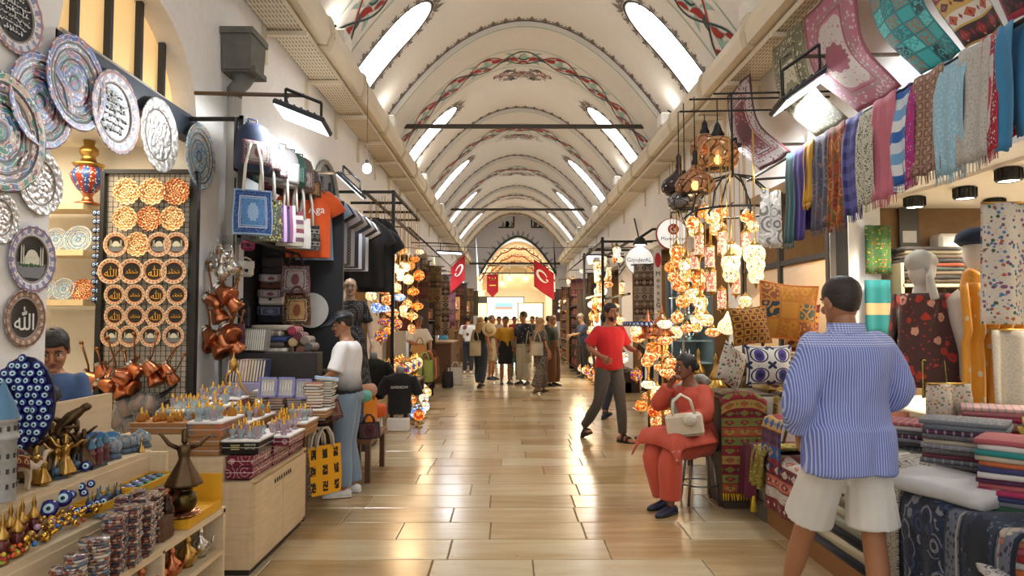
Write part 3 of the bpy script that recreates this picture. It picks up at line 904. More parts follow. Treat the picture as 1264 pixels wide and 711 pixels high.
def person(label, loc, rz, H=1.75, skn='B98A68', pose=None, hair=('short', '1E1915'), top=None, bottom=None, skirt=None, shoe='22222A', girth=1.0, vox=.02, eyes=True, hands=.5, beard=None, name='person', hs=1.0, shoekind='shoe', handdir=None):
 p = dict(BASE); p.update(pose or {})
 V_ = lambda q: Vector(q)
 t = thing(name, label, 'person', loc, (0, 0, rz), scale=H / 1.75)
 P, N = V_(p['P']), V_(p['N'])
 lat0 = V_((cos(p['lat0']), sin(p['lat0']), 0)); lat1 = V_((cos(p['lat1']), sin(p['lat1']), 0))
 f = seg_axes(P, N, lat0, lat1); g = girth; up = (N - P).normalized()
 TS = [(-.16, .07, .07, .02), (-.08, .15, .115, .01), (.02, .168, .118, .0), (.18, .152, .108, -.005), (.34, .142, .104, -.008), (.5, .152, .112, -.008), (.68, .168, .118, -.002), (.82, .178, .108, .006), (.885, .168, .092, .01), (.93, .128, .076, .012), (.965, .095, .068, .012), (1.0, .075, .062, .01), (1.04, .06, .057, .006)]
 sh = [N + lat1 * (s_ * .165) - up * .068 for s_ in (1, -1)]
 hip = [P + lat0 * (s_ * .09) - V_((0, 0, .03)) for s_ in (1, -1)]
 arms = [(sh[i], V_(p[k][0]), V_(p[k][1])) for i, k in enumerate(('la', 'ra'))]
 legs = [(hip[i], V_(p[k][0]), V_(p[k][1])) for i, k in enumerate(('ll', 'rl'))]
 def torso(mb, e=0, t0=-9, t1=9, flare=0, gg=1):
  S = []
  for tt, a, b_, sh_ in TS:
   if tt < t0 or tt > t1: continue
   c, X, Y_, d = f(tt); k = g if tt < .9 else 1 + (g - 1) * .3
   fl = flare * max(0, (.5 - tt)) if flare else 0
   S.append((c + Y_ * (sh_ - (g - 1) * .25 * (b_ if .1 < tt < .6 else 0)), X, Y_, a * k * gg + e + fl, b_ * k * gg + e + fl))
  loft(mb, S, 20)
 # ---- bare body
 m = MB(); torso(m)
 for a in arms: limb(m, a, [.046 * g ** .5, .047 * g ** .5, .039, .038, .024])
 for l in legs: limb(m, l, [.088 * g ** .7, .078 * g ** .7, .055, .056, .034])
 hp = N + up * .155 + V_((0, -.02, 0))
 yaw, pit, rol = p['head']
 HM = Matrix.Translation(hp) @ Euler((pit, rol, yaw), 'ZXY').to_matrix().to_4x4() @ Matrix.Scale(hs, 4)
 limb(m, (N - up * .03, hp - up * .06 + V_((0, .012, 0)), hp + V_((0, .012, -.02))), [.062, .056, .05, .05])
 body = fuse(m, vox)
 make_head(body, HM, eyes)
 body.m = 0
 for i, a in enumerate(arms):
  d = (a[2] - a[1]); nr = V_((1 if i == 0 else -1, 0, .2)) if not handdir or not handdir[i] else V_(handdir[i][1])
  if handdir and handdir[i]: d = V_(handdir[i][0])
  make_hand(body, a[2], d, nr, hands[i] if isinstance(hands, tuple) else hands, 1.0, 1 if i == 0 else -1)
 bo = body.build('body', [skin(skn), M_EYE, M_LIP, M_IRIS], t)
 # ---- hair
 if hair:
  hm = hair[1] if not isinstance(hair[1], str) else mat(hair[1], .55, 0, .35, 60, 0, .5)
  hair_cap(hair[0], HM, len(label), .006 if hair[0] == 'fade' else .010).build('headscarf' if hair[0] == 'scarf' else 'hair', hm, t)
 if beard:
  b_ = MB(); b_.grid(lambda u, v: HM @ hpoint((u - .5) * 2.7, -.112 + v * (.06 if abs(u - .5) > .16 else .03), .0025), 22, 5); b_.build('beard', mat(beard, .8, 0, .3, 80), t)
 # ---- trousers or skirt
 if bottom:
  q = MB(); e = bottom.get('e', .014); torso(q, e, -9, .34, 0, 1.0); L = bottom.get('len', 1.0); fl = bottom.get('flare', 0)
  for l in legs:
   if L >= 1: pts = (l[0], l[1], l[2] + V_((0, 0, .02)))
   elif L > .5: pts = (l[0], l[1], l[1].lerp(l[2], (L - .5) * 2))
   else: pts = (l[0], l[0].lerp(l[1], L), l[0].lerp(l[1], L * 2))
   r0 = [.088 * g ** .7 + e, .08 * g ** .7 + e + fl * .4, .056 + e + fl * .7, .056 + e + fl, .044 + e + fl] if L > .5 else [.088 * g ** .7 + e, .086 * g ** .7 + e, .08 * g ** .5 + e + fl]
   limb(q, pts, r0, 12, False)
  fuse(q, vox, 2, bottom.get('wr', .006), 9, seed=3).build(bottom.get('name', 'trousers'), bottom['m'], t)
 if skirt:
  q = MB(); kn = (legs[0][1] + legs[1][1]) / 2; an = (legs[0][2] + legs[1][2]) / 2
  hem = kn.lerp(an, skirt.get('len', .8)); c0, X, Y_, d = f(.3)
  S = []
  for k in range(9):
   u = k / 8; c = c0.lerp(P, min(1, u * 3)) if u < .33 else (P.lerp(kn, (u - .33) / .33) if u < .66 else kn.lerp(hem, (u - .66) / .34))
   wd = .15 * g + .03 + skirt.get('flare', .1) * u
   S.append((c, lat0, V_((0, 1, 0)) if abs(lat0.y) < .5 else V_((-lat0.y, lat0.x, 0)), wd, wd * .75))
  loft(q, S, 24); fuse(q, vox, 2, .012, 10, (1, 1, .1)).build('skirt', skirt['m'], t)
 # ---- upper garment
 if top:
  q = MB(); e = top.get('e', .014); hem = top.get('hem', -.02); torso(q, e, hem - .05, top.get('neck', .97), top.get('flare', 0))
  if top.get('drop'):
   c_, X_, Y__, d_ = f(.02); loft(q, [(c_ - V_((0, 0, k * top['drop'])), X_, Y__, .168 * g + e + top.get('fl2', .01) * k, .118 * g + e + top.get('fl2', .01) * k) for k in (-.3, 0, .35, .7, 1)], 20)
  sl = top.get('sleeve', .5)
  for a in arms:
   if sl <= 0: continue
   pts = (a[0], a[0].lerp(a[1], sl), a[0].lerp(a[1], sl * 2)) if sl <= .5 else (a[0], a[1], a[1].lerp(a[2], (sl - .5) * 2))
   r0 = [.044 * g ** .5 + e, .050 * g ** .5 + e, .053 + e * 1.2] if sl <= .5 else [.044 * g ** .5 + e, .05 * g ** .5 + e, .044 + e, .042 + e, .036 + e]
   limb(q, pts, r0, 12, False)
  fuse(q, vox, 2, top.get('wr', .006), top.get('ws', 8), seed=1).build(top.get('name', 'shirt'), top['m'], t)
 # ---- shoes
 for l, k in ((legs[0], 'lf'), (legs[1], 'rf')):
  a = l[2]; fd = V_((p[k][0], p[k][1], 0)).normalized(); X = V_((-fd.y, fd.x, 0)); Z = V_((0, 0, 1)); z0 = a.z - .085
  tilt = p.get(k + 't', 0)
  q = MB()
  secs = [(-.075, .026, .03, .03), (-.06, .035, .038, .038), (-.02, .037, .045, .045), (.03, .039, .04, .04), (.09, .046, .03, .03), (.14, .044, .024, .024), (.175, .03, .018, .018), (.19, .012, .01, .012)]
  loft(q, [(V_((a.x, a.y, 0)) + fd * y_ + Z * (z0 + h_ + max(0, 0) + tilt * (.1 - y_) ), X, Z, w_, h__) for y_, w_, h__, h_ in secs], 14)
  if shoekind == 'sandal':
   o = fuse(q, .008, 1); bo_ = o.build('foot', skin(skn), t)
   s_ = MB(); loft(s_, [(V_((a.x, a.y, 0)) + fd * y_ + Z * (z0 + .006 + tilt * (.1 - y_)), X, Z, w_ + .008, .012) for y_, w_, h__, h_ in secs], 14)
   for y_ in (.10, .03):
    s_.tube([V_((a.x, a.y, 0)) + fd * y_ + X * (.05 * cos(pi * j / 8)) + Z * (z0 + .01 + (.06 if y_ > .05 else .085) * sin(pi * j / 8) + tilt * (.1 - y_)) for j in range(9)], .012, 6, sq=(1, 1.6))
   s_.build('sandal', mat(shoe, .6), t)
  else:
   q2 = fuse(q, .01, 2); so = q2.build('shoe', mat(shoe, .5), t)
   s_ = MB(); loft(s_, [(V_((a.x, a.y, 0)) + fd * y_ + Z * (z0 + .012 + tilt * (.1 - y_)), X, Z, w_ + .003, .013) for y_, w_, h__, h_ in secs], 14)
   s_.build('sole', mat('D8D4CC' if shoekind == 'sneaker' else '1A1A1A', .6), so)
 return t, HM, arms, f
def cloth_mat(name, col, rough=.85, weave=220, var=.12, col2=None):
 key = ('cl', name, col)
 if key in MC: return MC[key]
 T = Tree(name); T.uv('Object'); n = T.noise(T.co, 7, 4); n2 = T.noise(T.co, weave, 2); c = srgb(col)
 MC[key] = T.out(T.mix(n * .6 + n2 * .4, tuple(x * (1 - var * 1.6) for x in c[:3]) + (1,), tuple(min(1, x * (1 + var)) for x in c[:3]) + (1,)), rough, 0, n2, .15, .004, sheen=.15)
 return MC[key]
# ---- blue shirt man seen from behind
def stripe_shirt():
 T = Tree('striped_linen'); x, y, z = T.uv('Object')
 w_ = T.noise(T.co, 5, 3)
 s = ((x * 560 + w_ * 6 - y * 50).sin() * .5 + .5); k = s.gt(.72)
 c = T.mix(k, T.mix(w_, '5A69B0', '7685C4'), 'B4BCDE')
 yoke = z.gt(1.405) * 1.0
 s2 = ((z * 560 + w_).sin() * .5 + .5).gt(.7)
 c = T.mix(yoke * s2, c, 'C3CAE8')
 return T.out(c, .9, 0, T.noise(T.co, 160, 2), .2, .004)
pm, HM, arms, _ = person('man in a blue striped shirt and white shorts, seen from behind at the scarf table', (1.74, 3.52, 0), pi + .12, 1.83, 'A5704E',
 dict(P=(0, 0, .95), N=(.0, -.01, 1.465), la=((.285, .05, 1.16), (.20, -.10, .96)), ra=((-.30, .0, 1.17), (-.2, -.19, 1.09)),
   ll=((.11, -.20, .5), (.11, -.40, .09)), rl=((-.115, .0, .5), (-.13, .05, .085)), lf=(.8, -.6), rf=(-.35, -1), head=(.05, .12, .0), hs=1),
 ('fade', '2A211C'), dict(m=stripe_shirt(), e=.038, hem=-.02, sleeve=.86, wr=.017, ws=8, drop=.17, fl2=.006, neck=1.01, name='shirt'),
 dict(m=cloth_mat('cotton_white', 'D8D2C8'), len=.47, e=.012, flare=.026, wr=.006, name='shorts'), None, '2A3550', 1.14, .011, True, .7, None, shoekind='sneaker', hs=1.06)
m = MB(); # collar
fN = Vector((0, -.01, 1.465))
m.grid(lambda u, v: fN + Vector((cos(u * 2 * pi) * (.078 + .012 * v), .01 + sin(u * 2 * pi) * (.075 + .012 * v), .03 - .06 * v + .02)), 24, 3, .006)
m.build('collar', stripe_shirt(), pm)
# ---- seated woman in coral tunic
CORAL = 'C4503A'
def coral_print():
 T = Tree('coral_print'); x, y, z = T.uv('Object'); n = T.voro(T.co, 26); n2 = T.noise(T.co, 6, 4)
 low = ((0.62 - z) * 9).max(0).min(1)
 c = T.mix((n.lt(.32)) * low, T.mix(n2, 'B84432', 'D2604A'), 'C9A58E')
 return T.out(c, .8, 0, n, .1, .004)
pw, HMw, armw, _ = person('woman in a coral tunic resting her chin on one hand, seated on a stool', (1.63, 6.05, 0), -1.0, 1.66, '8A5A40',
 dict(P=(0, .02, .60), N=(.0, -.06, 1.10), la=((.25, -.12, .83), (.06, -.30, .80)), ra=((-.2, -.30, .88), (-.05, -.25, 1.10)),
   ll=((.13, -.44, .56), (.14, -.46, .085)), rl=((-.10, -.46, .55), (-.03, -.36, .085)), lf=(.1, -1), rf=(-.1, -1), head=(-.35, -.02, 0)),
 ('bun', '1C1614'), dict(m=coral_print(), e=.026, hem=-.1, sleeve=.95, wr=.008, name='tunic'),
 dict(m=cloth_mat('coral_cotton', CORAL), len=.96, e=.03, flare=.02, wr=.01), None, '232A44', 1.22, .012, True, .9, shoekind='shoe')
q = MB()
q.grid(lambda u, v: (-.27 + .56 * u, -.02 - .50 * v, .685 - .02 * v + .05 * sin(u * pi) - .30 * max(0, abs(u - .5) * 2 - .72) - .9 * max(0, v - .88) * 1.2), 22, 18, .012)
q.build('tunic_skirt', coral_print(), pw)
q = MB(); sc_m = cloth_mat('scarf_grey', '9A988A')
q.tube([(-.1, .05, 1.10), (-.12, -.09, 1.05), (-.09, -.18, .95), (-.03, -.20, .82), (.02, -.24, .70), (.05, -.3, .58)], [.05, .06, .05, .045, .05, .07], 10, sq=(1, .6))
q.tube([(.12, .06, 1.11), (0, .10, 1.14), (-.1, .05, 1.10)], [.04, .05, .05], 10)
fuse(q, .012, 2, .012, 16).build('scarf', sc_m, pw)
# ---- man in red T-shirt walking
person('man in a red T-shirt and grey jeans walking with a phone in his hand', (1.34, 9.15, 0), .42, 1.84, 'A06A4C',
 dict(P=(0, 0, .94), N=(.0, -.015, 1.46), la=((.27, -.02, 1.17), (.25, -.25, 1.13)), ra=((-.29, .06, 1.18), (-.2, -.15, 1.07)),
   ll=((.09, -.12, .5), (.10, -.14, .085)), rl=((-.14, .0, .5), (-.2, .28, .15)), lf=(.3, -1), rf=(-.1, -1), rft=-.35, head=(.2, .05, 0)),
 ('short', '17120F'), dict(m=cloth_mat('red_cotton', 'C4181E'), e=.022, hem=-.05, sleeve=.42, wr=.008), dict(m=cloth_mat('grey_denim', '4A443C'), e=.012, wr=.008), None, '1A1512', 1.04, .014, True, .6, '17120F', shoekind='sandal')
ph = thing('phone', 'small phone held up by the man in the red T-shirt', 'phone', (1.34, 9.15, 0), (0, 0, .42), scale=1.84 / 1.75)
m = MB(); m.rbox((.235, -.36, 1.165), (.012, .15, .075), .004, rotm(.5, 0, .1)); m.build('case', mat('2A3326', .4), ph)
m = MB(); m.box((.243, -.36, 1.165), (.002, .135, .062), rotm(.5, 0, .1)); m.build('screen', mat('8A9AA0', .2), ph)
# ---- man in dark clothes behind him
person('man in dark grey clothes walking behind the man in red', (1.62, 11.4, 0), 2.6, 1.74, '8A5E44',
 dict(ll=((.1, -.14, .5), (.12, -.22, .09)), rl=((-.1, .06, .5), (-.1, .3, .13)), rft=-.25), ('short', '15110F'), dict(m=cloth_mat('dark_grey', '3A3A3C'), e=.018, sleeve=.45), dict(m=cloth_mat('navy', '20242E'), e=.012), vox=.02)
# ---- shop seller with visor
def ombre():
 T = Tree('ombre_tee'); x, y, z = T.uv('Object'); n = T.noise(T.co, 6, 3)
 k = ((1.16 - z + n * .06) * 5).max(0).min(1)
 return T.out(T.mix(k, 'E6E4E4', '14161C'), .85, 0, T.noise(T.co, 160, 2), .15, .003)
ps, HMs, arms_s, _ = person('seller in a white tee fading to black, jeans and a dark visor', (-1.50, 6.35, 0), -1.5, 1.70, 'A57456',
 dict(P=(0, .02, .95), N=(0, -.01, 1.46), la=((.22, -.08, 1.15), (.15, -.30, 1.02)), ra=((-.24, -.05, 1.15), (-.2, -.28, 1.0)), head=(0.1, .22, 0), ll=((.09, -.02, .5), (.1, .0, .085)), rl=((-.1, 0, .5), (-.1, .06, .085))),
 ('short', '15120F'), dict(m=ombre(), e=.022, hem=-.02, sleeve=.46, wr=.008), dict(m=cloth_mat('light_denim', '7E93A8'), e=.02, wr=.008, flare=.015), None, 'E4E2DE', 1.05, .014, True, .6, shoekind='sneaker')
m = MB()
m.grid(lambda u, v: HMs @ (hpoint((u - .5) * 2 * pi, .045 + .04 * v, .018)), 26, 2, .006)
m.grid(lambda u, v: HMs @ (hpoint((u - .5) * 2.4, .05, .018) + Vector((0, -.11 * v * cos((u - .5) * 1.7), -.05 * v + .004))), 14, 6, .005)
m.build('visor', mat('1E2630', .35), ps)
# ---- boy and smaller child behind the souvenir stall
person('boy in a blue T-shirt looking down behind the wooden board', (-2.80, 4.22, 0), .45, 1.53, 'B07A58',
 dict(la=((.22, -.06, 1.17), (.14, -.27, 1.05)), ra=((-.24, -.06, 1.17), (-.14, -.27, 1.05)), head=(.1, .42, 0)), ('boy', '17110E'), dict(m=cloth_mat('blue_cotton', '3E567E'), e=.016, sleeve=.45), dict(m=cloth_mat('navy', '20242E'), e=.012), vox=.014, hs=1.2)
person('child with short dark hair half hidden behind the blue eye beads', (-2.50, 3.60, 0), 1.2, 1.28, 'A06A4C',
 dict(head=(.3, .5, 0), N=(0, -.08, 1.45)), ('short', '1A1512'), dict(m=cloth_mat('tan_cotton', '8A6A4A'), e=.016, sleeve=.45), dict(m=cloth_mat('navy', '20242E'), e=.012), vox=.02, hs=1.15)
# ---- the group down the hall
WALK = dict(ll=((.1, -.12, .5), (.1, -.16, .085)), rl=((-.1, .05, .5), (-.1, .22, .12)), rft=-.2)
def gx(px, Y): return (px - 628) / 843 * Y
def bagpart(nm, col, c, sz, rz=0):
 b = thing(nm[0], nm[1], 'bag', c, (0, 0, rz))
 m = MB(); m.grid(lambda u, v: ((u - .5) * sz[0] * (1 - .25 * v * 0), sz[2] * .5 * sin(pi * u) * sin(pi * min(1, v + .15)), sz[1] * (v - 1)), 10, 8)
 m.grid(lambda u, v: ((.5 - u) * sz[0], -sz[2] * .5 * sin(pi * u) * sin(pi * min(1, v + .15)), sz[1] * (v - 1)), 10, 8)
 m.build('bag_body', cloth_mat('bag_cloth', col), b)
 m = MB()
 for s_ in (-1, 1): m.tube([(-sz[0] * .3, s_ * .01, 0), (-sz[0] * .15, s_ * .02, sz[1] * .5), (0, s_ * .02, sz[1] * .75), (sz[0] * .15, s_ * .02, sz[1] * .5), (sz[0] * .3, s_ * .01, 0)], .012, 6)
 m.build('strap', cloth_mat('bag_cloth', col), b); return b
def floral(a, b_, sc2=18, c3=None):
 T = Tree('floral_cloth'); T.uv('Object'); v = T.voro(T.co, sc2); n = T.noise(T.co, sc2 * .8, 3)
 c = T.mix(v.lt(.3), a, b_)
 if c3: c = T.mix(n.gt(.6), c, c3)
 return T.out(c, .85)
person('man in a white T-shirt with a dark print on its back', (gx(578, 20.5), 20.5, 0), 2.9, 1.74, 'A06A4C', None, ('short', '1A1512'), dict(m=floral('C9C4BC', '6A3A3A', 3.5), e=.024, sleeve=.45), dict(m=cloth_mat('navy', '20242E'), e=.015), shoe='D0D0D0', vox=.025)
person('blonde woman in a black top and dark wide jeans', (gx(593, 16.4), 16.4, 0), 2.7, 1.68, 'B5805E', WALK, ('long', 'A5814E'), dict(m=cloth_mat('black_top', '1C1C20'), e=.012, sleeve=0), dict(m=cloth_mat('dark_denim', '2C323C'), e=.02, flare=.045), vox=.022)
bagpart(('tote_bag', 'cream cotton tote bag with a small print on the blonde woman\'s shoulder'), 'B8A987', (gx(587, 16.2), 16.12, 1.12), (.27, .36, .16), .2)
h = thing('straw_hat', 'straw hat with a dark band hanging behind the blonde woman', 'hat', (gx(604, 16.2), 16.12, 1.38), (1.35, 0, .3))
m = MB(); m.lathe([(.001, .11), (.06, .105), (.085, .08), (.09, .03), (.1, .0), (.17, -.01), (.17, -.016), (.09, -.008)], 24); m.build('crown', mat('D8BE8A', .8), h)
m = MB(); m.lathe([(.093, .03), (.096, .03), (.1, .004), (.096, .004)], 24); m.build('band', mat('2A2420', .7), h)
person('bald man in a brown shirt and beige shorts', (gx(607, 18.5), 18.5, 0), 1.2, 1.74, 'A5704E', None, ('bald', '5A4A40'), dict(m=cloth_mat('brown_cotton', '6A4630'), e=.02, sleeve=.45), dict(m=cloth_mat('beige_cotton', 'A89878'), e=.02, len=.5), vox=.025)
person('man in a mustard yellow T-shirt and black shorts', (gx(624, 17.2), 17.2, 0), .3, 1.70, 'A06A4C', dict(head=(-.5, .1, 0)), ('short', '17120F'), dict(m=cloth_mat('mustard', 'C89018'), e=.024, sleeve=.46), dict(m=cloth_mat('black_cotton', '17171A'), e=.025, len=.48), vox=.022)
person('child in green clothes standing between the taller adults', (gx(635, 18.6), 18.6, 0), .2, 1.3, 'A06A4C', None, ('short', '17120F'), dict(m=cloth_mat('green_cotton', '1E6A4E'), e=.02, sleeve=.45), dict(m=cloth_mat('green_dark', '1E4A3E'), e=.015), vox=.028)
person('man in a black floral shirt and off-white trousers', (gx(646, 17.1), 17.1, 0), -.7, 1.82, 'A5704E', dict(head=(-.5, .1, 0)), ('short', '17120F'), dict(m=floral('1A1C22', '6E7680', 14), e=.026, sleeve=.5), dict(m=cloth_mat('offwhite', 'BDB49C'), e=.02, flare=.02), vox=.022)
bagpart(('tote_bag', 'cream tote bag hanging between the floral shirt and the spotted dress'), 'A89F88', (gx(652, 16.95), 16.92, 1.0), (.2, .46, .12), .4)
person('blonde woman in a long spotted dress carrying a white bag', (gx(667, 15.2), 15.2, 0), 2.2, 1.66, 'B5805E', WALK, ('long', 'B08A58'), dict(m=floral('5A5048', 'B5A590', 40), e=.016, sleeve=.4), dict(m=floral('5A5048', 'B5A590', 40), e=.03, flare=.05), None, '7A5A40', vox=.022)
bagpart(('shoulder_bag', 'white shoulder bag on the woman in the spotted dress'), 'C0B69C', (gx(663, 15), 14.95, 1.13), (.26, .3, .14), .1)
person('woman in a dark green jacket, tan headscarf and brown trousers', (gx(682, 16.7), 16.7, 0), .9, 1.72, 'B5805E', None, ('scarf', '8A6A48'), dict(m=cloth_mat('dark_green', '26301F'), e=.03, hem=-.1, sleeve=.95), dict(m=cloth_mat('brown_trousers', '5E3A1E'), e=.04, flare=.05), vox=.022)
person('man in a navy polo leaning at the lamp stall', (gx(721, 19), 19, 0), -1.3, 1.80, 'A5805E', dict(N=(0, -.06, 1.46), la=((.2, -.2, 1.2), (.12, -.42, 1.15)), ra=((-.24, -.15, 1.2), (-.12, -.4, 1.12)), head=(0, .4, 0)), ('short', '6A625A'), dict(m=cloth_mat('navy_polo', '22304E'), e=.022, sleeve=.48), dict(m=cloth_mat('black_cotton', '17171A'), e=.015), vox=.025)
person('grey-haired man in a white T-shirt packing a paper bag', (gx(517, 14.5), 14.5, 0), .5, 1.70, 'A5704E', dict(head=(0, .5, 0), la=((.24, -.1, 1.16), (.16, -.3, 1.0)), ra=((-.25, -.1, 1.16), (-.1, -.3, 1.12))), ('short', '5A544E'), dict(m=cloth_mat('white_tee', 'CFC8BC'), e=.026, sleeve=.46), dict(m=cloth_mat('black_cotton', '17171A'), e=.015), vox=.022)
person('person in a teal top sitting low among the far left stalls', (gx(548, 19.6), 19.6, 0), 1.1, 1.45, '9A6A4C', None, ('short', '17120F'), dict(m=cloth_mat('teal_top', '2E6A7A'), e=.02, sleeve=.5), dict(m=cloth_mat('navy', '20242E'), e=.015), vox=.03)
for px_, Y_, rz_, top_, lb in ((577, 24.5, .8, '5A4A4A', 'person in a dull mauve top beyond the far stall'), (616, 25, 0, 'B5AFA5', 'far person in a pale grey top behind the group'), (635, 26, .4, 'A03038', 'far person in a dark red top behind the group'),
       (657, 24, -.4, '2A2A2E', 'far person in black beside the right flag'), (663, 29, 0, 'C8B89A', 'far person in a tan top below the right flag'), (677, 22, 2.9, '1E1E22', 'tall far man in black behind the headscarf woman'), (600, 28, 3, '44546A', 'far person in a slate blue top below the banner')):
 person(lb, (gx(px_, Y_), Y_, 0), rz_, 1.74, 'A06A4C', None, ('short', '1A1512'), dict(m=cloth_mat('far_top', top_), e=.02, sleeve=.45), dict(m=cloth_mat('navy', '20242E'), e=.015), vox=.035)
# ================================================================ LETTERING, TEXTILE PATTERNS
def text_mb(s, size, ext=.002, font=None, align='CENTER'):
 cu = bpy.data.curves.new('txt', 'FONT'); cu.body = s; cu.size = size; cu.extrude = ext; cu.align_x = align; cu.align_y = 'CENTER'; cu.resolution_u = 3
 o = bpy.data.objects.new('txt', cu); C.objects.link(o)
 dg = bpy.context.evaluated_depsgraph_get(); me = bpy.data.meshes.new_from_object(o.evaluated_get(dg))
 m = MB(); m.smooth = False; m.v = [v.co.copy() for v in me.vertices]
 for p in me.polygons: m.face(tuple(p.vertices))
 bpy.data.objects.remove(o); bpy.data.curves.remove(cu); bpy.data.meshes.remove(me)
 return m
def textile(kind, cols, seed=0, nu=6, nv=10, rough=.9):
 key = ('tx', kind, tuple(cols), seed, nu, nv)
 if key in MC: return MC[key]
 T = Tree('textile_' + kind); u, v, _ = T.uv('UV'); o = seed * 3.17
 P = T.vec(u * nu + o, v * nv + o); n = T.noise(P, 1.2, 3); fine = T.noise(T.vec(u * 140, v * 200), 1.0, 2)
 c = srgb(cols[0])
 def R_(x, y, s): return (x * x + y * y * s).sq()
 if kind == 'plain': c = T.mix(n, tuple(x * .85 for x in c[:3]) + (1,), tuple(min(1, x * 1.1) for x in c[:3]) + (1,))
 elif kind == 'stripe':
  f = (v * nv).fr(); k = len(cols); c = T.ramp(f + (n - .5) * .02, [(i / k, q) for i, q in enumerate(cols)])
 elif kind == 'ustripe':
  f = (u * nu).fr(); k = len(cols); c = T.ramp(f + (n - .5) * .02, [(i / k, q) for i, q in enumerate(cols)])
 elif kind == 'kilim':
  b = (v * nv); k = len(cols); band = T.ramp((b / k).fr(), [(i / k, q) for i, q in enumerate(cols)])
  d = ((u * nu).fr() - .5).abs() + ((b.fr() - .5).abs()); d2 = ((u * nu * 2 + .5).fr() - .5).abs() + ((b.fr() - .5).abs()) * .8
  inv = T.ramp((b / k + .45).fr(), [(i / k, q) for i, q in enumerate(cols)])
  c = T.mix(d.lt(.36), band, inv); c = T.mix(d.lt(.17), c, cols[-1]); c = T.mix(d2.lt(.16), c, cols[0]); c = T.mix((b.fr() - .5).abs().gt(.44), c, cols[1])
 elif kind == 'carpet':
  e = ((u - .5).abs() * 2 * nu).max(0); eu = (1 - (u - .5).abs() * 2) * nu; ev = (1 - (v - .5).abs() * 2) * nv; d = eu.min(ev)
  fl = T.voro(P, 15); fl2 = T.voro(P, 7)
  field = T.mix(fl.lt(.33), cols[0], cols[2]); field = T.mix(fl2.lt(.16), field, cols[1])
  r = R_((u - .5) * nu, (v - .5) * nv, .45) + (((v - .5) * nv).atan2((u - .5) * nu) * 12).cos() * .018
  field = T.mix(T.voro(P, 27).lt(.3), field, cols[3]); field = T.mix(r.lt(.62), field, cols[1]); field = T.mix((r - .56).abs().lt(.02), field, cols[2]); field = T.mix(r.lt(.5) * fl.gt(.25), field, cols[0]); field = T.mix(r.lt(.22), field, cols[3])
  bo = T.mix(fl.lt(.35), cols[1], cols[0]); c = T.mix(d.lt(.62), field, bo); c = T.mix((d - .62).abs().lt(.035), c, cols[3]); c = T.mix((d - .5).abs().lt(.03), c, cols[2]); c = T.mix(d.lt(.1), c, cols[3])
 elif kind == 'floral':
  a = T.voro(P, 3.6); b = T.voro(P, 8.3); ci = T.voro(P, 3.6, 'Color'); a = a + (T.noise(P, 9, 2) - .5) * .4; k = len(cols) - 1
  c = T.mix(a.lt(.36), cols[0], T.ramp(ci, [(i / k, q) for i, q in enumerate(cols[1:])])); c = T.mix(a.lt(.12), c, cols[-1]); c = T.mix(b.lt(.17), c, cols[1])
 elif kind == 'paisley':
  a = T.voro(P, 1.6); w_ = ((a * 18) + n * 5).sin(); ci = T.voro(P, 1.6, 'Color'); k = len(cols)
  c = T.mix(w_.gt(.25), cols[0], T.ramp((ci + a * .3).fr(), [(i / k, q) for i, q in enumerate(cols)])); c = T.mix(T.voro(P, 9).lt(.22), c, cols[1])
 elif kind == 'geo':
  x = (u * nu).fr() - .5; y = (v * nv).fr() - .5; d = (x.abs().max(0) * 1.0).max(y.abs()); r = (x * x + y * y).sq(); q = d * .6 + r * .4
  c = T.mix((q - .36).abs().lt(.07), cols[0], cols[1]); c = T.mix(q.lt(.14), c, cols[2] if len(cols) > 2 else cols[1])
 elif kind == 'check':
  a = (u * nu).fr().lt(.5); b = (v * nv).fr().lt(.5); c = T.mix(a * .5 + b * .5, cols[0], cols[1])
  if len(cols) > 2: c = T.mix(((u * nu).fr() - .5).abs().lt(.06), c, cols[2])
 elif kind == 'patch':
  ci = T.node('ShaderNodeTexWhiteNoise'); T.t.links.new(T.vec((u * nu).fl(), (v * nv).fl(), o), ci.inputs[0]); k = len(cols)
  c = T.ramp(E(T.t, ci.outputs[0]), [(i / k, q) for i, q in enumerate(cols)]); a = T.voro(P, 2.4)
  c = T.mix((a * 14).sin().gt(.35), c, cols[0]); x = (u * nu).fr() - .5; y = (v * nv).fr() - .5
  c = T.mix(x.abs().max(y.abs()).gt(.44), c, cols[1])
 elif kind == 'suzani':
  x = (u * nu).fr() - .5; y = (v * nv).fr() - .5; r = (x * x + y * y).sq(); th = y.atan2(x)
  c = T.mix((r + (th * 6).cos() * .03).lt(.34), cols[0], cols[0]); c = T.mix((r - .34).abs().lt(.03), c, cols[2]); c = T.mix((r + (th * 2).cos() * .05).lt(.25), c, cols[1]); c = T.mix(r.lt(.12), c, cols[2])
  x2 = (u * nu + .5).fr() - .5; y2 = (v * nv + .5).fr() - .5; r2 = (x2 * x2 + y2 * y2).sq() + (y2.atan2(x2) * 4).cos() * .08; c = T.mix(r2.lt(.18), c, cols[2]); c = T.mix(T.voro(P, 5).lt(.12), c, cols[2])
  e = (u - .5).abs().max((v - .5).abs()); c = T.mix((e - .46).abs().lt(.012), c, cols[2])
 elif kind == 'speckle':
  a = T.voro(P, 6); c = T.mix(a.lt(.4), cols[0], cols[1]); c = T.mix(T.voro(P, 9).lt(.2), c, cols[-1])
 c = T.mix(fine * .35, c, (0, 0, 0, 1)) if not isinstance(c, tuple) else c
 MC[key] = T.out(c, rough, 0, fine, .12, .002, sheen=.1); return MC[key]
M_PINE = None
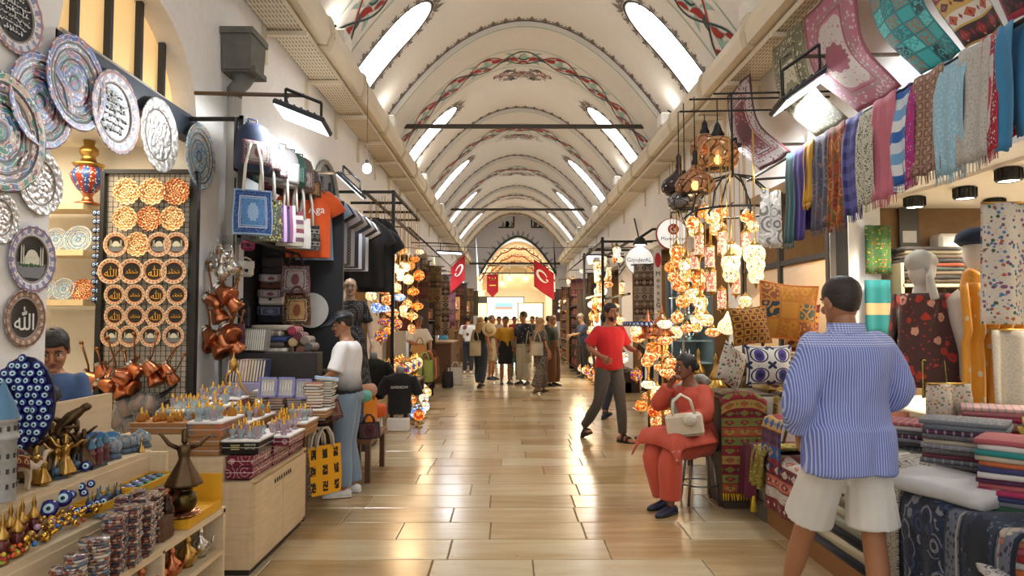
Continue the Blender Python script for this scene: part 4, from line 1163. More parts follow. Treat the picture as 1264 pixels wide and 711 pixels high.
def pine():
 T = Tree('light_wood'); x, y, z = T.uv('Object'); n = T.noise(T.vec(x * 3, y * 3, z * 28), 1.5, 4, dist=.4); n2 = T.noise(T.vec(x * 30, y * 3, z * 3), 1.5, 4)
 return T.out(T.ramp(n * .6 + n2 * .4, [(.25, 'C9AE88'), (.5, 'D8C09B'), (.75, 'E2CFAE')], False), .5, 0, n, .05, .004)
M_PINE = pine()
M_COPPER = mat('BC7450', .28, 1, .15, 20, 0, .1); M_BRASS = mat('B8924E', .28, 1, .15, 20, 0, .1); M_BRONZE = mat('5A4630', .4, .9, .25, 30, 0, .2); M_SILVER = mat('C4C0B8', .25, 1, .15, 25, 0, .2)
M_BLACK = mat('17181A', .5, 0, .1); M_IRON = mat('23211F', .5, .4, .15); M_GOLD = mat('E2B14A', .18, 1, .1)
M_STEEL = mat('8E8E8E', .35, .9, .1)
def glassy(col='FFFFFF', rough=.02, a=.35):
 key = ('gl', col, rough, a)
 if key in MC: return MC[key]
 T = Tree('clear_glass'); b = T.b; b.inputs['Base Color'].default_value = srgb(col); b.inputs['Roughness'].default_value = rough
 tr = T.node('ShaderNodeBsdfTransparent'); tr.inputs[0].default_value = srgb(col); mx = T.node('ShaderNodeMixShader'); fr = T.node('ShaderNodeFresnel'); fr.inputs[0].default_value = 1.5
 k = (E(T.t, fr.outputs[0]) * 1.2 + a).min(1); T.t.links.new(k.o, mx.inputs[0]); T.t.links.new(tr.outputs[0], mx.inputs[1]); T.t.links.new(b.outputs[0], mx.inputs[2])
 T.t.links.new(mx.outputs[0], T.t.nodes['Material Output'].inputs[0]); MC[key] = T.m; return T.m
M_GLASS = glassy('F4F8FA', .03, .06)
# ================================================================ PLATES
def plate_mat(kind, cols, n=12):
 key = ('plate', kind, tuple(cols), n)
 if key in MC: return MC[key]
 T = Tree('plate_' + kind); x, y, z = T.uv('Object'); r = (x * x + y * y).sq(); th = y.atan2(x); P = T.vec(x, y)
 if kind == 'ornate':
  vo = T.voro(P, 8); ci = T.voro(P, 8, 'Color'); k = len(cols) - 2
  c = T.ramp((ci + (r * 5).fl() * .37).fr(), [(i / k, q) for i, q in enumerate(cols[2:])]); c = T.mix(vo.lt(.28), c, cols[0])
  pet = (th * n).cos() * .06 + (r * 3.3); c = T.mix(((pet * 3).fr() - .5).abs().lt(.06), c, cols[0]); c = T.mix(((r * 3.0 + .05).fr() - .5).abs().lt(.07), c, cols[1])
  return MC.setdefault(key, T.out(c, .42, 0, vo, .1, .01))
 if kind == 'relief':
  w_ = (th * n).sin() * (r * 24).sin(); vo = T.voro(P, 9); h_ = w_ * .5 + vo
  return MC.setdefault(key, T.out(T.ramp(h_, [(.1, cols[0]), (.55, cols[1]), (.9, cols[2])], False), .38, .75 if cols[0] != 'B9B4AE' else .35, h_, .35, .02))
 if kind == 'rim':
  pet = ((th * n).fr() if 0 else (th * n).sin()); vo = T.voro(P, 11); c = T.mix(pet.gt(.2) * (r * 16).sin().gt(-.3), cols[0], cols[1]); c = T.mix(vo.lt(.3), c, cols[2]); c = T.mix((r - .93).abs().lt(.03), c, cols[2])
  return MC.setdefault(key, T.out(c, .45, 0, vo, .12, .01))
ALLAH, MUHAMMAD = '\ufdf2', '\ufdf4'
BLUE = ['EDE9E6', '1B1A20', '4E6FB4', 'A65A6E', '5E9A86', '7D8FC8', 'B08A8E']
TEAL = ['EDE9E6', '1B1A20', '3F8A70', '8A4A52', '4E7FB0', 'D0B49A']
PLATEM = {}
def plate(name, label, R_, loc, rot, style, group=None, tilt=0):
 """dish of radius 1 unit scaled; faces +Z locally"""
 t = thing('decorative_plate', label, 'plate', loc, rot, group, R_)
 if style not in PLATEM:
  d = {}
  if style in ('blue', 'teal', 'aqua'):
   cols = {'blue': BLUE, 'teal': TEAL, 'aqua': ['F0F0EE', '4A5A6A', '7FB2C8', '9DB8A8', '5E86B8', 'C8B8A8']}[style]
   rim, fld = plate_mat('ornate', cols, 14), plate_mat('ornate', cols, 8)
  elif style in ('script', 'scriptbrown', 'name', 'scene', 'scenec'):
   rc = {'script': ['E2DEDC', '8E98B8', 'B07A78'], 'scene': ['D8D4D6', '7F88B4', '8A6A78'], 'scriptbrown': ['9A7A66', 'C8B29C', '6A4A3C'], 'name': ['D8B08A', '8A4E30', 'E8D0B0'], 'scenec': ['D8B08A', 'A8664A', 'E8D0B0']}[style]
   rim, fld = plate_mat('rim', rc, 18), mat('121214', .35, 0, .2)
  elif style == 'silver': rim, fld = plate_mat('relief', ['B9B4AE', 'DAD6D0', 'F0EEEA'], 16), plate_mat('relief', ['A29C96', 'D0CCC6', 'F0EEEA'], 8)
  elif style == 'copper': rim, fld = plate_mat('relief', ['6A3520', 'B86A42', 'EAB080'], 16), plate_mat('relief', ['6E3822', 'C07A4E', 'F0C090'], 9)
  else: rim, fld = plate_mat('relief', ['9A6A40', 'DDAA74', 'F4D8AE'], 14), plate_mat('relief', ['8A5A34', 'D8A46C', 'F4D8AE'], 7)
  a = MB(); a.lathe([(.66, .05), (.72, .075), (.84, .10), (.97, .12), (1, .115), (.99, .095), (.8, .06), (.6, .0), (.3, -.005)], 40); d['rim'] = (a.mesh('rim', rim), None)
  a = MB(); a.lathe([(.001, .045), (.3, .04), (.6, .042), (.68, .06)], 32); d['field'] = (a.mesh('field', fld), None)
  a = MB(); a.lathe([(.66, .06), (.68, .085), (.70, .085), (.72, .07)], 40); d['ring'] = (a.mesh('ring', M_COPPER if style in ('copper', 'name', 'gold', 'scenec') else mat('8A8078', .4)), None)
  if style in ('script',):
   a = MB(); r_ = random.Random(4)
   for row in range(6):
    yy = .42 - .17 * row; half = sqrt(max(.02, .55 ** 2 - yy * yy)); xx = -half
    while xx < half - .04:
     w_ = r_.uniform(.05, .16); hgt = r_.uniform(-.03, .06)
     a.tube([(xx, yy, .062), (xx + w_ * .4, yy + hgt - .04, .062), (xx + w_, yy + r_.uniform(-.03, .05), .062)], [.018, .02, .008], 5)
     if r_.random() < .45: a.tube([(xx + w_ * .3, yy + .09, .062), (xx + w_ * .35, yy - .03, .062)], .013, 5)
     if r_.random() < .4: a.box((xx + w_ * .5, yy + .075, .062), (.022, .022, .01))
     xx += w_ + .02
   d['lettering'] = (a.mesh('lettering', mat('E8E6E0', .4)), None)
  if style in ('scriptbrown', 'name'):
   for nm, s_ in (('a', ALLAH), ('b', MUHAMMAD)):
    q = text_mb(s_, .85, .012)
    if q.v:
     xs = [v.x for v in q.v]; ys = [v.y for v in q.v]; cx, cy = (min(xs) + max(xs)) / 2, (min(ys) + max(ys)) / 2; k = .95 / max(.1, max(xs) - min(xs), max(ys) - min(ys))
     q.xf(Matrix.Translation((0, 0, .058)) @ Matrix.Diagonal((k, k, 1, 1)) @ Matrix.Translation((-cx, -cy, 0)))
    d['lettering_' + nm] = (q.mesh('lettering', mat('E8E4DA', .4) if style == 'scriptbrown' else M_GOLD), None)
  if style in ('scene', 'scenec'):
   a = MB(); a.m = 1; a.prism([(-.6, -.12, .05), (.6, -.12, .05), (.55, -.35, .05), (.35, -.55, .05), (-.35, -.55, .05), (-.55, -.35, .05)], (0, 0, .006))
   a.m = 0; a.box((0, -.05, .058), (.62, .22, .012)); a.prism([(.26 * cos(q * pi / 12), .04 + .24 * sin(q * pi / 12), .056) for q in range(13)], (0, 0, .012))
   for xx in (-.2, .2): a.prism([(xx + .1 * cos(q * pi / 8), .02 + .1 * sin(q * pi / 8), .062) for q in range(9)], (0, 0, .01))
   for xx in (-.45, -.36, .36, .45): a.prism([(xx - .02, -.16, .058), (xx + .02, -.16, .058), (xx + .018, .3, .058), (xx, .4, .058), (xx - .018, .3, .058)], (0, 0, .012))
   a.m = 2
   for q in range(14): a.ell((R.uniform(-.5, .5), R.uniform(-.2, -.14), .06), (.06, .05, .01), 8, 4)
   d['picture'] = (a.mesh('picture', [mat('D8D4BE', .4), mat('7A7C82', .4), mat('3E6A3A', .6)]), None)
  PLATEM[style] = d
 d = PLATEM[style]; k = 0
 for nm in ('rim', 'field', 'ring', 'lettering', 'picture'):
  if nm in d: link(nm, d[nm][0], t)
 if 'lettering_a' in d: link('lettering', d['lettering_' + ('a' if tilt == 0 else 'b')][0], t)
 return t
WALLROT = (pi / 2, 0, pi / 2)
def wplate(label, px, py, hpx, style, x=XL + .0, tilt=0, lean=0):
 c = at(px, py, X=x); plate('p', label, hpx / 2 / FPX * c.y, (c.x, c.y, c.z), (pi / 2 + lean * 0, 0, pi / 2 + lean), style, 'plates on the left wall', tilt)
wplate('plate with rows of white script on black and a pale floral rim, top left corner', 15, 17, 100, 'script')
wplate('large blue and mauve enamelled plate with three ornament rings beside the shop arch', 47, 125, 118, 'blue')
wplate('green and mauve enamelled plate cut by the left picture edge', -2, 163, 150, 'teal')
wplate('silver relief plate below the large blue plate', 47, 225, 82, 'silver')
wplate('small silver plate cut by the left picture edge above the mosque plate', -3, 268, 66, 'silver')
wplate('plate painted with a white mosque and minarets, pale lilac rim', 37, 320, 84, 'scene')
wplate('brown-rimmed plate with one large white script word, lowest on the left wall', 28, 393, 72, 'scriptbrown')
wplate('blue enamelled plate half hidden behind the largest blue plate', 90, 103, 118, 'blue', XL + .01)
wplate('plate with rows of white script on black hanging from the dark beam', 139, 139, 104, 'script', XL + .015)
wplate('white silver relief plate hanging from the dark beam', 193, 167, 92, 'silver', XL + .015)
wplate('pale aqua flower plate at the far end of the dark beam', 244, 193, 82, 'aqua', XL + .015)
# ---- lunette over the plate shop
m = MB(); cy, hw = (4.0 + 5.87) / 2, (5.87 - 4.0) / 2
m.prism([(XL - .2, cy + hw * cos(pi * i / 20), 3.2 + .9 * sin(pi * i / 20)) for i in range(21)], (-.03, 0, 0)); lun = struct('window_lunette', m, mat('E8BE80', .7, 0, .06, 2, .55))  # glow put into the panel material stands in for lamp light from behind
for yy in (4.42, 4.80, 5.2, 5.55):
 m = MB(); hh = .88 * sqrt(max(0, 1 - ((yy - cy) / hw) ** 2)); m.box((XL - .16, yy, 3.22 + hh / 2), (.05, .035, hh)); m.build('window_bar', mat('2A3038', .5), lun)
m = MB(); m.box((XL - .06, cy, 3.24), (.12, 2 * hw - .01, .2)); struct('beam_plate_shop', m, mat('2B3542', .5))
lamp('AREA', (XL - .55, 4.9, 4.0), 14, (1, .84, .6), .5, (0, math.radians(-70), 0))
m = MB(); m.box((XL - .9, cy + .2, 3.3), (1.2, 2.3, .04)); struct('ceiling_plate_shop', m, M_SHOPW)
m = MB(); m.tube([(XL - .1, 4.2, 3.42), (XL - .05, 4.9, 3.38), (XL - .06, 5.8, 3.36)], .012, 6); m.tube([(XL - .1, 4.2, 3.36), (XL - .04, 5.0, 3.33), (XL - .06, 5.8, 3.34)], .009, 6); tag(m.build('power_cable', mat('C8C4BC', .6)), 'pale cable running along the dark beam above the hung plates', 'cable')
# ---- grid board with copper plates
YB = 5.80
b0, b1 = at(129, 212, Y=YB), at(236, 486, Y=YB)
gb = thing('grid_board', 'black framed wire grid board hung with small copper plates', 'board', (0, 0, 0))
fx0, fx1, fz0, fz1 = b0.x, b1.x, b1.z - .25, b0.z
for nm, c_, s_ in (('frame_side', ((fx0, YB, (fz0 + fz1) / 2)), (.035, .05, fz1 - fz0)), ('frame_side', ((fx1, YB, (fz0 + fz1) / 2)), (.06, .06, fz1 - fz0)), ('frame_top', (((fx0 + fx1) / 2, YB, fz1)), (fx1 - fx0, .04, .035)), ('frame_bottom', (((fx0 + fx1) / 2, YB, fz0)), (fx1 - fx0, .04, .06))):
 m = MB(); m.box(c_, s_); m.build(nm, M_BLACK, gb)
m = MB(); nx = 18; nz = int((fz1 - fz0) / ((fx1 - fx0) / nx))
for i in range(1, nx): m.box((fx0 + (fx1 - fx0) * i / nx, YB - .01, (fz0 + fz1) / 2), (.004, .004, fz1 - fz0))
for i in range(1, nz): m.box(((fx0 + fx1) / 2, YB - .014, fz0 + (fz1 - fz0) * i / nz), (fx1 - fx0, .004, .004))
m.build('wire_mesh', M_IRON, gb)
m = MB(); m.box(((fx0 + fx1) / 2, YB + .03, (fz0 + fz1) / 2), (fx1 - fx0, .01, fz1 - fz0)); m.build('backing', mat('EDE0CC', .8), gb)
rowsP = [(237, (157, 188.5, 218), 34, 'gold'), (270, (155, 185, 213.5), 31, 'gold2'), (302, (143.5, 170, 196.6, 218), 31, 'scenec'), (335, (137, 163, 191, 215), 32, 'name'), (364, (142, 167, 193, 219), 26, 'name'), (390, (142, 167, 192, 217), 26, 'name'), (415, (138, 160, 186, 214.5), 27, 'scenec')]
RW = ['top', 'second', 'third', 'fourth', 'fifth', 'sixth', 'bottom']; CW = ['first', 'second', 'third', 'fourth']
for ri, (py, xs, d, st) in enumerate(rowsP):
 for k, px in enumerate(xs):
  c = at(px, py, Y=YB - .05); s_ = st
  if st == 'gold': s_ = 'gold' if k < 2 else 'copper'
  if st == 'gold2': s_ = ('gold', 'copper', 'gold')[k]
  if ri == 2 and k == 1: s_ = 'gold'
  plate('p', 'small copper plate on the grid board, %s row, %s from the dark alcove side' % (RW[ri], CW[k]), d / 2 / FPX * c.y, c, (pi / 2, 0, 0), s_, 'copper plates on the grid board', k % 2)
# ---- copper coffee pots hanging below
def cezve(name='coffee_pot'):
 t = thing(name, 'x', 'pot');
 m = MB(); m.lathe([(.001, -.05), (.05, -.05), (.055, -.045), (.048, -.01), (.036, .03), (.038, .05), (.044, .056), (.041, .058), (.034, .04), (.03, .02)], 18); m.build('pot_body', M_COPPER, t)
 m = MB(); m.lathe([(.037, .036), (.041, .04), (.041, .05), (.046, .058)], 18); m.build('neck_band', M_SILVER, t)
 m = MB(); m.tube([(.036, 0, .035), (.07, 0, .055), (.12, 0, .1), (.17, 0, .145)], [.008, .008, .009, .010], 8, sq=(1, .6)); m.ell((.175, 0, .15), (.014, .01, .014), 8, 6); m.build('handle', mat('8A5A34', .3, .9), t)
 return t
pots = Proto(cezve())
def hang_pots(lst, Y, where, spread=0):
 for k, (px, py, s_) in enumerate(lst):
  c = at(px, py, Y=Y - R.uniform(.03, .14)); pots.put(c, (R.uniform(-.4, .4), -.75 + R.uniform(-.5, .5), R.uniform(-.6, .6)), '%s copper coffee pot %s' % (('shiny', 'reddish', 'dented', 'squat', 'tilted', 'dull', 'wide', 'bright', 'darkened', 'polished', 'narrow', 'low', 'worn', 'hammered')[k % 14], where), s_, 'hanging copper coffee pots')
hang_pots([(113, 468, 1.35), (126, 458, 1.2), (131, 474, 1.3), (147, 464, 1.4), (150, 482, 1.3), (160, 476, 1.3), (166, 457, 1.3), (184, 453, 1.2), (191, 466, 1.3), (205, 456, 1.1), (212, 466, 1.0)], YB - .06, 'hanging below the plates on the grid board')
m = MB();
for k, (px, py) in enumerate(((155, 505), (172, 498), (148, 518), (178, 515), (160, 528), (185, 500))):
 c = at(px, py, Y=YB - .1); t = thing('wrapped_pot', 'copper pot in clear film, %s at the foot of the grid board' % ('first', 'second', 'third', 'fourth', 'fifth', 'sixth')[k], 'pot', c, (R.uniform(-.5, .5), R.uniform(-.6, .2), 0), 'film-wrapped pots', 1.25)
 m = MB(); m.lathe([(.001, -.05), (.05, -.05), (.048, 0), (.036, .03), (.044, .056)], 14); m.build('pot_body', mat('8A6450', .35, .8), t)
 m = MB(); m.tube([(.04, 0, .03), (.1, 0, .08), (.16, 0, .14)], .008, 6); m.build('handle', M_IRON, t)
 m = MB(); m.ell((.01, 0, 0), (.075, .07, .085), 10, 7); m.build('film', glassy('F4F4F4', .1, .12), t)
# ---- shelves beside the board with vase, plates and eye strings
YS = 6.1
for k, py in enumerate((258, 314, 374)):
 a, b = at(40, py, Y=YS), at(117, py, Y=YS); t = MB(); t.box(((a.x + b.x) / 2, YS - .02, a.z), (b.x - a.x, .3, .05)); tag(t.build('wall_shelf', mat('E4CC9E', .5)), 'cream wall shelf in the plate shop, %s of three' % ('topmost', 'middle', 'lowest')[k], 'shelf', group='alcove shelves')
v = at(108, 257, Y=YS - .05); t = thing('vase', 'tall red and blue painted brass lamp vase on the top alcove shelf', 'vase', (v.x, v.y, v.z + .03), scale=1.0)
def painted_vase():
 T = Tree('painted_vase'); x, y, z = T.uv('Object'); th = y.atan2(x); s_ = ((th * 8 / 6.2832).fr() - .5).abs(); vo = T.voro(T.co, 40)
 c = T.mix(s_.lt(.25), 'A8402E', '3E5A9A'); c = T.mix(vo.lt(.3), c, 'F0E2C8'); return T.out(c, .25, .2)
m = MB(); m.lathe([(.001, 0), (.1, 0), (.105, .012), (.05, .03), (.035, .07), (.05, .1)], 24); m.build('foot', M_COPPER, t)
m = MB(); m.lathe([(.05, .1), (.09, .14), (.13, .21), (.145, .26), (.125, .3), (.1, .33)], 28); m.build('bowl', painted_vase(), t)
m = MB(); m.lathe([(.1, .33), (.115, .34), (.13, .36), (.11, .37), (.07, .38), (.05, .43), (.075, .46), (.075, .5), (.04, .53), (.05, .58), (.02, .62), (.001, .63)], 24); m.build('cover', M_BRASS, t)
for k, (px, py, d, st) in enumerate(((69, 296, 30, 'sceneA'), (97, 296, 36, 'sceneA'), (57, 357, 26, 'sceneA'), (79, 357, 28, 'aqua'), (102, 358, 28, 'copper'))):
 c = at(px, py, Y=YS - .06); plate('p', 'small painted plate standing on the %s alcove shelf, %s' % ('middle' if k < 2 else 'lowest', ('nearer the wall', 'larger one', 'nearer the wall', 'between two others', 'copper brown one')[k]), d / 2 / FPX * c.y, c, (pi / 2 - .2, 0, 0), 'aqua' if st == 'sceneA' else st, 'small plates on the alcove shelves')
EYE = {}
def eye_mesh():
 if EYE: return EYE
 def disc(r, z, h, n): m = MB(); m.lathe([(.001, z), (r, z), (r * .97, z + h), (.001, z + h * 1.2)], n); return m
 EYE['body'] = MB().lathe([(.001, -.2), (.7, -.18), (1, 0), (.7, .18), (.001, .22)], 14).mesh('eye_glass', mat('151E6E', .15, 0, .1))
 EYE['white'] = disc(.55, .2, .03, 12).mesh('eye_ring', mat('BFE2EC', .2, 0, .05)); EYE['pupil'] = disc(.24, .235, .02, 10).mesh('eye_pupil', mat('0A1020', .2, 0, .05))
 m = MB(); m.add(disc(.55, .2, .03, 12)); return EYE
def eye_bead(loc, rot, r, label=None, group=None, parent=None):
 e = eye_mesh(); o = link('eye_bead', e['body'], parent, loc, rot, r)
 link('eye_ring', e['white'], o); link('eye_pupil', e['pupil'], o)
 if label: tag(o, label, 'amulet', group)
 return o
for s_ in range(2):
 st = thing('bead_string', 'string of blue eye beads hanging beside the alcove shelves, %s one' % ('inner', 'outer')[s_], 'beads'); px = 119 + 5 * s_
 a, b = at(px, 258, Y=YS - .2), at(px - 2, 375, Y=YS - .2)
 m = MB(); m.tube([a, b], .004, 5); m.build('cord', M_BLACK, st)
 for k in range(11): p = a.lerp(b, (k + .5) / 11); eye_bead(p + Vector((0, -.02, 0)), (pi / 2, 0, 0), .026, None, None, st)
m = MB(); c0, c1 = at(117, 375, Y=YS - .1), at(122, 480, Y=YS - .1); m.box(((c0 + c1) / 2), (.03, .03, (c0 - c1).length + .9)); tag(m.build('shelf_post', M_BLACK), 'black upright post beside the alcove shelves', 'post')
# ================================================================ SOUVENIR STALL, left front
Y0, Y1 = 1.7, 3.7
st = thing('display_stand', 'light wood stepped stall stand holding the souvenirs in the lower left', 'stand')
def part(nm, c, s_, m_=M_PINE, par=st): q = MB(); q.box(c, s_); return q.build(nm, m_, par)
L = Y1 - Y0; ym = (Y0 + Y1) / 2
part('shelf', (-1.62, ym, .595), (.22, L, .03)); part('shelf', (-1.66, ym, .38), (.3, L - .04, .025)); part('shelf', (-1.66, ym, .10), (.3, L - .04, .025))
part('end_panel', (-1.83, Y1 - .012, .30), (.64, .024, .6)); part('divider', (-1.66, 3.05, .34), (.3, .02, .5)); part('back_panel', (-1.84, ym, .3), (.02, L, .58))
part('step', (-1.82, ym, .735), (.18, L, .03)); part('riser', (-1.735, ym, .665), (.02, L, .11)); part('step', (-2.02, ym, .892), (.22, L, .03)); part('riser', (-1.915, ym, .815), (.02, L, .13)); part('end_panel', (-1.98, Y1 - .012, .60), (.32, .024, .6))
part('back_board', (-2.14, 3.1, 1.03), (.02, 1.2, .36)); part('back_board', (-2.14, 2.1, 1.0), (.02, .8, .24))
Z1, Z2, Z3 = .612, .752, .909
def sp(px, py, Z): return at(px, py, Z=Z)
def on(px, X, Z):
 y = X / ((px - 628) / FPX); return Vector((X, y, Z))
# ---- whirling dervish figurines
def dervish(mt, skirt=.055, h=.2, pose=0):
 t = thing('dervish_figurine', 'x', 'figurine'); m = MB()
 m.lathe([(.001, 0), (.03, 0), (.03, .008), (.008, .012)], 16); m.build('base', mt, t)
 m = MB(); m.lathe([(.008, .012), (skirt, .02), (skirt * .97, .03), (skirt * .72, .06), (skirt * .42, .095), (.017, .115), (.02, .13), (.024, .15), (.018, .162), (.008, .168)], 20, lobes=6, lob=.09); m.build('robe', mt, t)
 m = MB(); m.ell((0, 0, .18), (.012, .013, .015), 10, 8); m.lathe([(.012, .188), (.011, .215), (.008, .222), (.001, .224)], 10); m.build('head', mt, t)
 for s_ in (-1, 1):
  m = MB(); up = (.05, .03)[s_ > 0] if pose == 0 else .055
  m.tube([(s_ * .02, 0, .152), (s_ * .05, 0, .15 + up * .4), (s_ * .075, 0, .155 + up), (s_ * .085, 0, .16 + up)], [.009, .008, .006, .004], 7); m.build('arm', mt, t)
 return t
dG, dB = Proto(dervish(M_BRASS)), Proto(dervish(M_BRONZE, .06))
for P_, px, X, s_, rz, lb in ((dG, 53, -2.0, .9, .4, 'small gold dervish beside the camel'), (dB, 70, -2.06, 1.3, .9, 'tall dark bronze dervish below the eye beads'), (dG, 88, -1.96, 1.05, .2, 'gold dervish in front of the bronze dervishes'), (dB, 101, -2.03, 1.25, .3, 'bronze dervish with raised arms before the painted domes'),
      (dB, 110, -1.97, 1.05, 1.2, 'dark dervish nearest the painted domes'), (dG, 78, -2.02, .9, .7, 'gold dervish half hidden between two bronze ones'), (dG, 62, -1.95, .75, 2, 'low gold dervish at the step edge'), (dB, 43, -2.07, 1.2, .1, 'bronze dervish behind the camel')):
 P_.put(on(px, X, Z3), (0, 0, rz), lb + ' on the stall', s_ * .8, 'dervish figurines')
dB.put(Vector((-1.585, 3.38, .77)), (0, 0, .5), 'large dark metal dervish standing on the round brass pot', 1.35, 'dervish figurines')
# ---- big bronze figure group (dancer with raised arms)
t = thing('bronze_statuette', 'dark bronze musician statuette leaning among the dervishes', 'statuette', on(84, -2.06, Z3), (0, 0, .5), scale=1.0)
m = MB(); m.lathe([(.001, 0), (.05, 0), (.05, .015), (.02, .02)], 16); m.build('base', M_BRONZE, t)
m = MB(); m.tube([(0, 0, .01), (.02, 0, .1), (-.02, 0, .18), (.03, 0, .24), (.07, 0, .27)], [.03, .035, .03, .03, .02], 12); m.ell((.09, 0, .285), (.024, .02, .02), 10, 8); fuse(m, .008, 2).build('figure', M_BRONZE, t)
for a_ in (((.0, 0, .22), (-.06, 0, .25), (-.1, 0, .22)), ((.04, 0, .25), (.06, -.04, .2), (.0, -.06, .2))):
 m = MB(); m.tube(a_, [.014, .011, .008], 8); m.build('arm', M_BRONZE, t)
# ---- camel
t = thing('camel_figurine', 'pale camel figurine with a red saddle cloth on the stall', 'figurine', on(27, -1.99, Z3), (0, 0, 1.0), scale=.8)
m = MB(); m.tube([(-.07, 0, .12), (-.03, 0, .13), (0, 0, .155), (.03, 0, .13), (.07, 0, .12)], [.02, .035, .036, .036, .026], 12); m.ell((0, 0, .165), (.025, .022, .03), 10, 8)
m.tube([(.07, 0, .12), (.1, 0, .105), (.13, 0, .14), (.14, 0, .18), (.165, 0, .185)], [.022, .017, .013, .013, .009], 10)
for x, y in ((-.06, .018), (-.06, -.018), (.055, .018), (.055, -.018)): m.tube([(x, y, .12), (x + .008, y, .06), (x, y, .0)], [.016, .010, .009], 8)
fuse(m, .007, 2).build('body', mat('C8B49A', .5), t)
m = MB(); m.grid(lambda u, v: (-.05 + .1 * u, .045 * cos(pi * v), .105 + .085 * sin(pi * v) + .02 * sin(pi * u)), 6, 10, .004); m.build('saddle_cloth', textile('kilim', ['7A2A22', 'C8A860', '2A2A3A'], 1, 3, 4), t)
# ---- model tower at the picture edge
t = thing('model_tower', 'model stone tower with a blue cone roof at the left picture edge', 'model', on(10, -1.95, Z3), scale=1.15)
m = MB(); m.lathe([(.045, 0), (.043, .2), (.05, .205), (.05, .215), (.043, .22), (.042, .26), (.048, .262), (.048, .272)], 18)
m.build('tower_body', mat('A8A49E', .7, 0, .3, 60), t)
m = MB(); m.lathe([(.05, .272), (.035, .32), (.001, .40)], 18); m.build('roof', mat('4E7896', .5), t)
m = MB()
for k in range(12):
 for z in (.05, .1, .15, .24): a = k * pi / 6; m.box((cos(a) * .0435, sin(a) * .0435, z), (.006, .008, .016), rotm(0, 0, a))
m.build('window_slits', mat('3A3836', .6), t)
# ---- painted domes, snow globes
def dome_pic():
 T = Tree('dome_print'); x, y, z = T.uv('Object'); n = T.noise(T.co, 30, 3); c = T.ramp((z * 11 + n * .12), [(.0, '4A5A3E'), (.28, '8A5A48'), (.42, '5A5E66'), (.52, '9CC0DE'), (.85, '4E88C0')], True); return T.out(c, .2)
def half_dome():
 t = thing('painted_dome', 'x', 'souvenir'); m = MB()
 m.prism([(.05 * cos(pi * k / 16), 0, .045 + .05 * sin(pi * k / 16)) for k in range(17)] + [(-.05, 0, 0), (.05, 0, 0)], (0, .02, 0)); m.build('plaque', dome_pic(), t)
 m = MB(); m.box((0, .01, .004), (.11, .05, .01)); m.build('foot', mat('3A342C', .6), t)
 m = MB(); m.box((0, -.003, .04), (.05, .004, .02)); m.ell((0, -.002, .052), (.016, .003, .016), 10, 6)
 for x in (-.035, -.025, .025, .035): m.tube([(x, -.003, .03), (x, -.003, .075), (x, -.003, .082)], [.0025, .002, .0005], 5)
 m.build('mosque_relief', mat('C8B8A8', .6), t); return t
hd = Proto(half_dome())
for px, X, s_, lb in ((98, -2.09, 1.0, 'painted dome souvenir with teal rim behind the bronze dervish'), (125, -2.08, 1.35, 'largest painted dome souvenir showing a mosque under blue sky'), (143, -2.09, 1.1, 'smaller painted dome souvenir at the end of the row')):
 hd.put(on(px, X, Z3), (0, 0, .6), lb, s_, 'painted dome souvenirs')
def globe():
 t = thing('snow_globe', 'x', 'snow globe'); m = MB(); m.lathe([(.001, 0), (.034, 0), (.034, .012), (.026, .022)], 18); m.build('base', mat('4A5A6E', .5, 0, .4, 80), t)
 m = MB(); m.ell((0, 0, .05), (.034, .034, .034), 18, 12); m.build('glass_ball', M_GLASS, t)
 m = MB(); m.box((0, 0, .032), (.03, .03, .02)); m.ell((0, 0, .045), (.012, .012, .012), 10, 6)
 for x in (-.016, .016): m.tube([(x, 0, .025), (x, 0, .065)], [.003, .001], 6)
 m.build('tiny_mosque', mat('6E7A88', .5), t)
 m = MB(); m.ell((0, 0, .08), (.012, .012, .006), 10, 6); m.build('cap', mat('3E8AB0', .4), t); return t
gl = Proto(globe())
for k, (px, X, s_) in enumerate(((146, -1.98, 1.15), (160, -2.0, 1.1), (171, -1.98, 1.1), (178, -2.05, 1.0), (184, -1.98, 1.0))):
 gl.put(on(px, X, Z3), (0, 0, .5), 'snow globe with a small mosque, %s from the end of the top step' % ('fifth', 'fourth', 'third', 'second', 'last')[k], s_, 'snow globes')
t = thing('hand_bell', 'small brass hand bell at the end of the top step', 'bell', on(180, -1.93, Z3)); m = MB(); m.lathe([(.018, 0), (.016, .01), (.01, .03), (.004, .035), (.004, .06), (.008, .07), (.001, .075)], 14); m.build('bell', M_BRASS, t);
# ---- lighthouse tower pair
def mini_tower():
 t = thing('mini_tower', 'x', 'model'); m = MB(); m.lathe([(.018, 0), (.015, .05), (.018, .055), (.018, .06), (.013, .062), (.013, .08)], 12); m.build('shaft', mat('6E3A38', .5), t)
 m = MB(); m.lathe([(.02, .08), (.012, .10), (.001, .12)], 12); m.build('roof', mat('3E6A80', .4), t); m = MB(); m.box((0, 0, .003), (.05, .05, .008)); m.build('base', mat('3A4046', .5), t); return t
mt_ = Proto(mini_tower())
for k, (px, X) in enumerate(((119, -1.95), (128, -1.95), (136, -1.98))): mt_.put(on(px, X, Z3), None, 'mini red tower souvenir, %s of three on the top step' % CW[k], 1.15, 'mini towers')
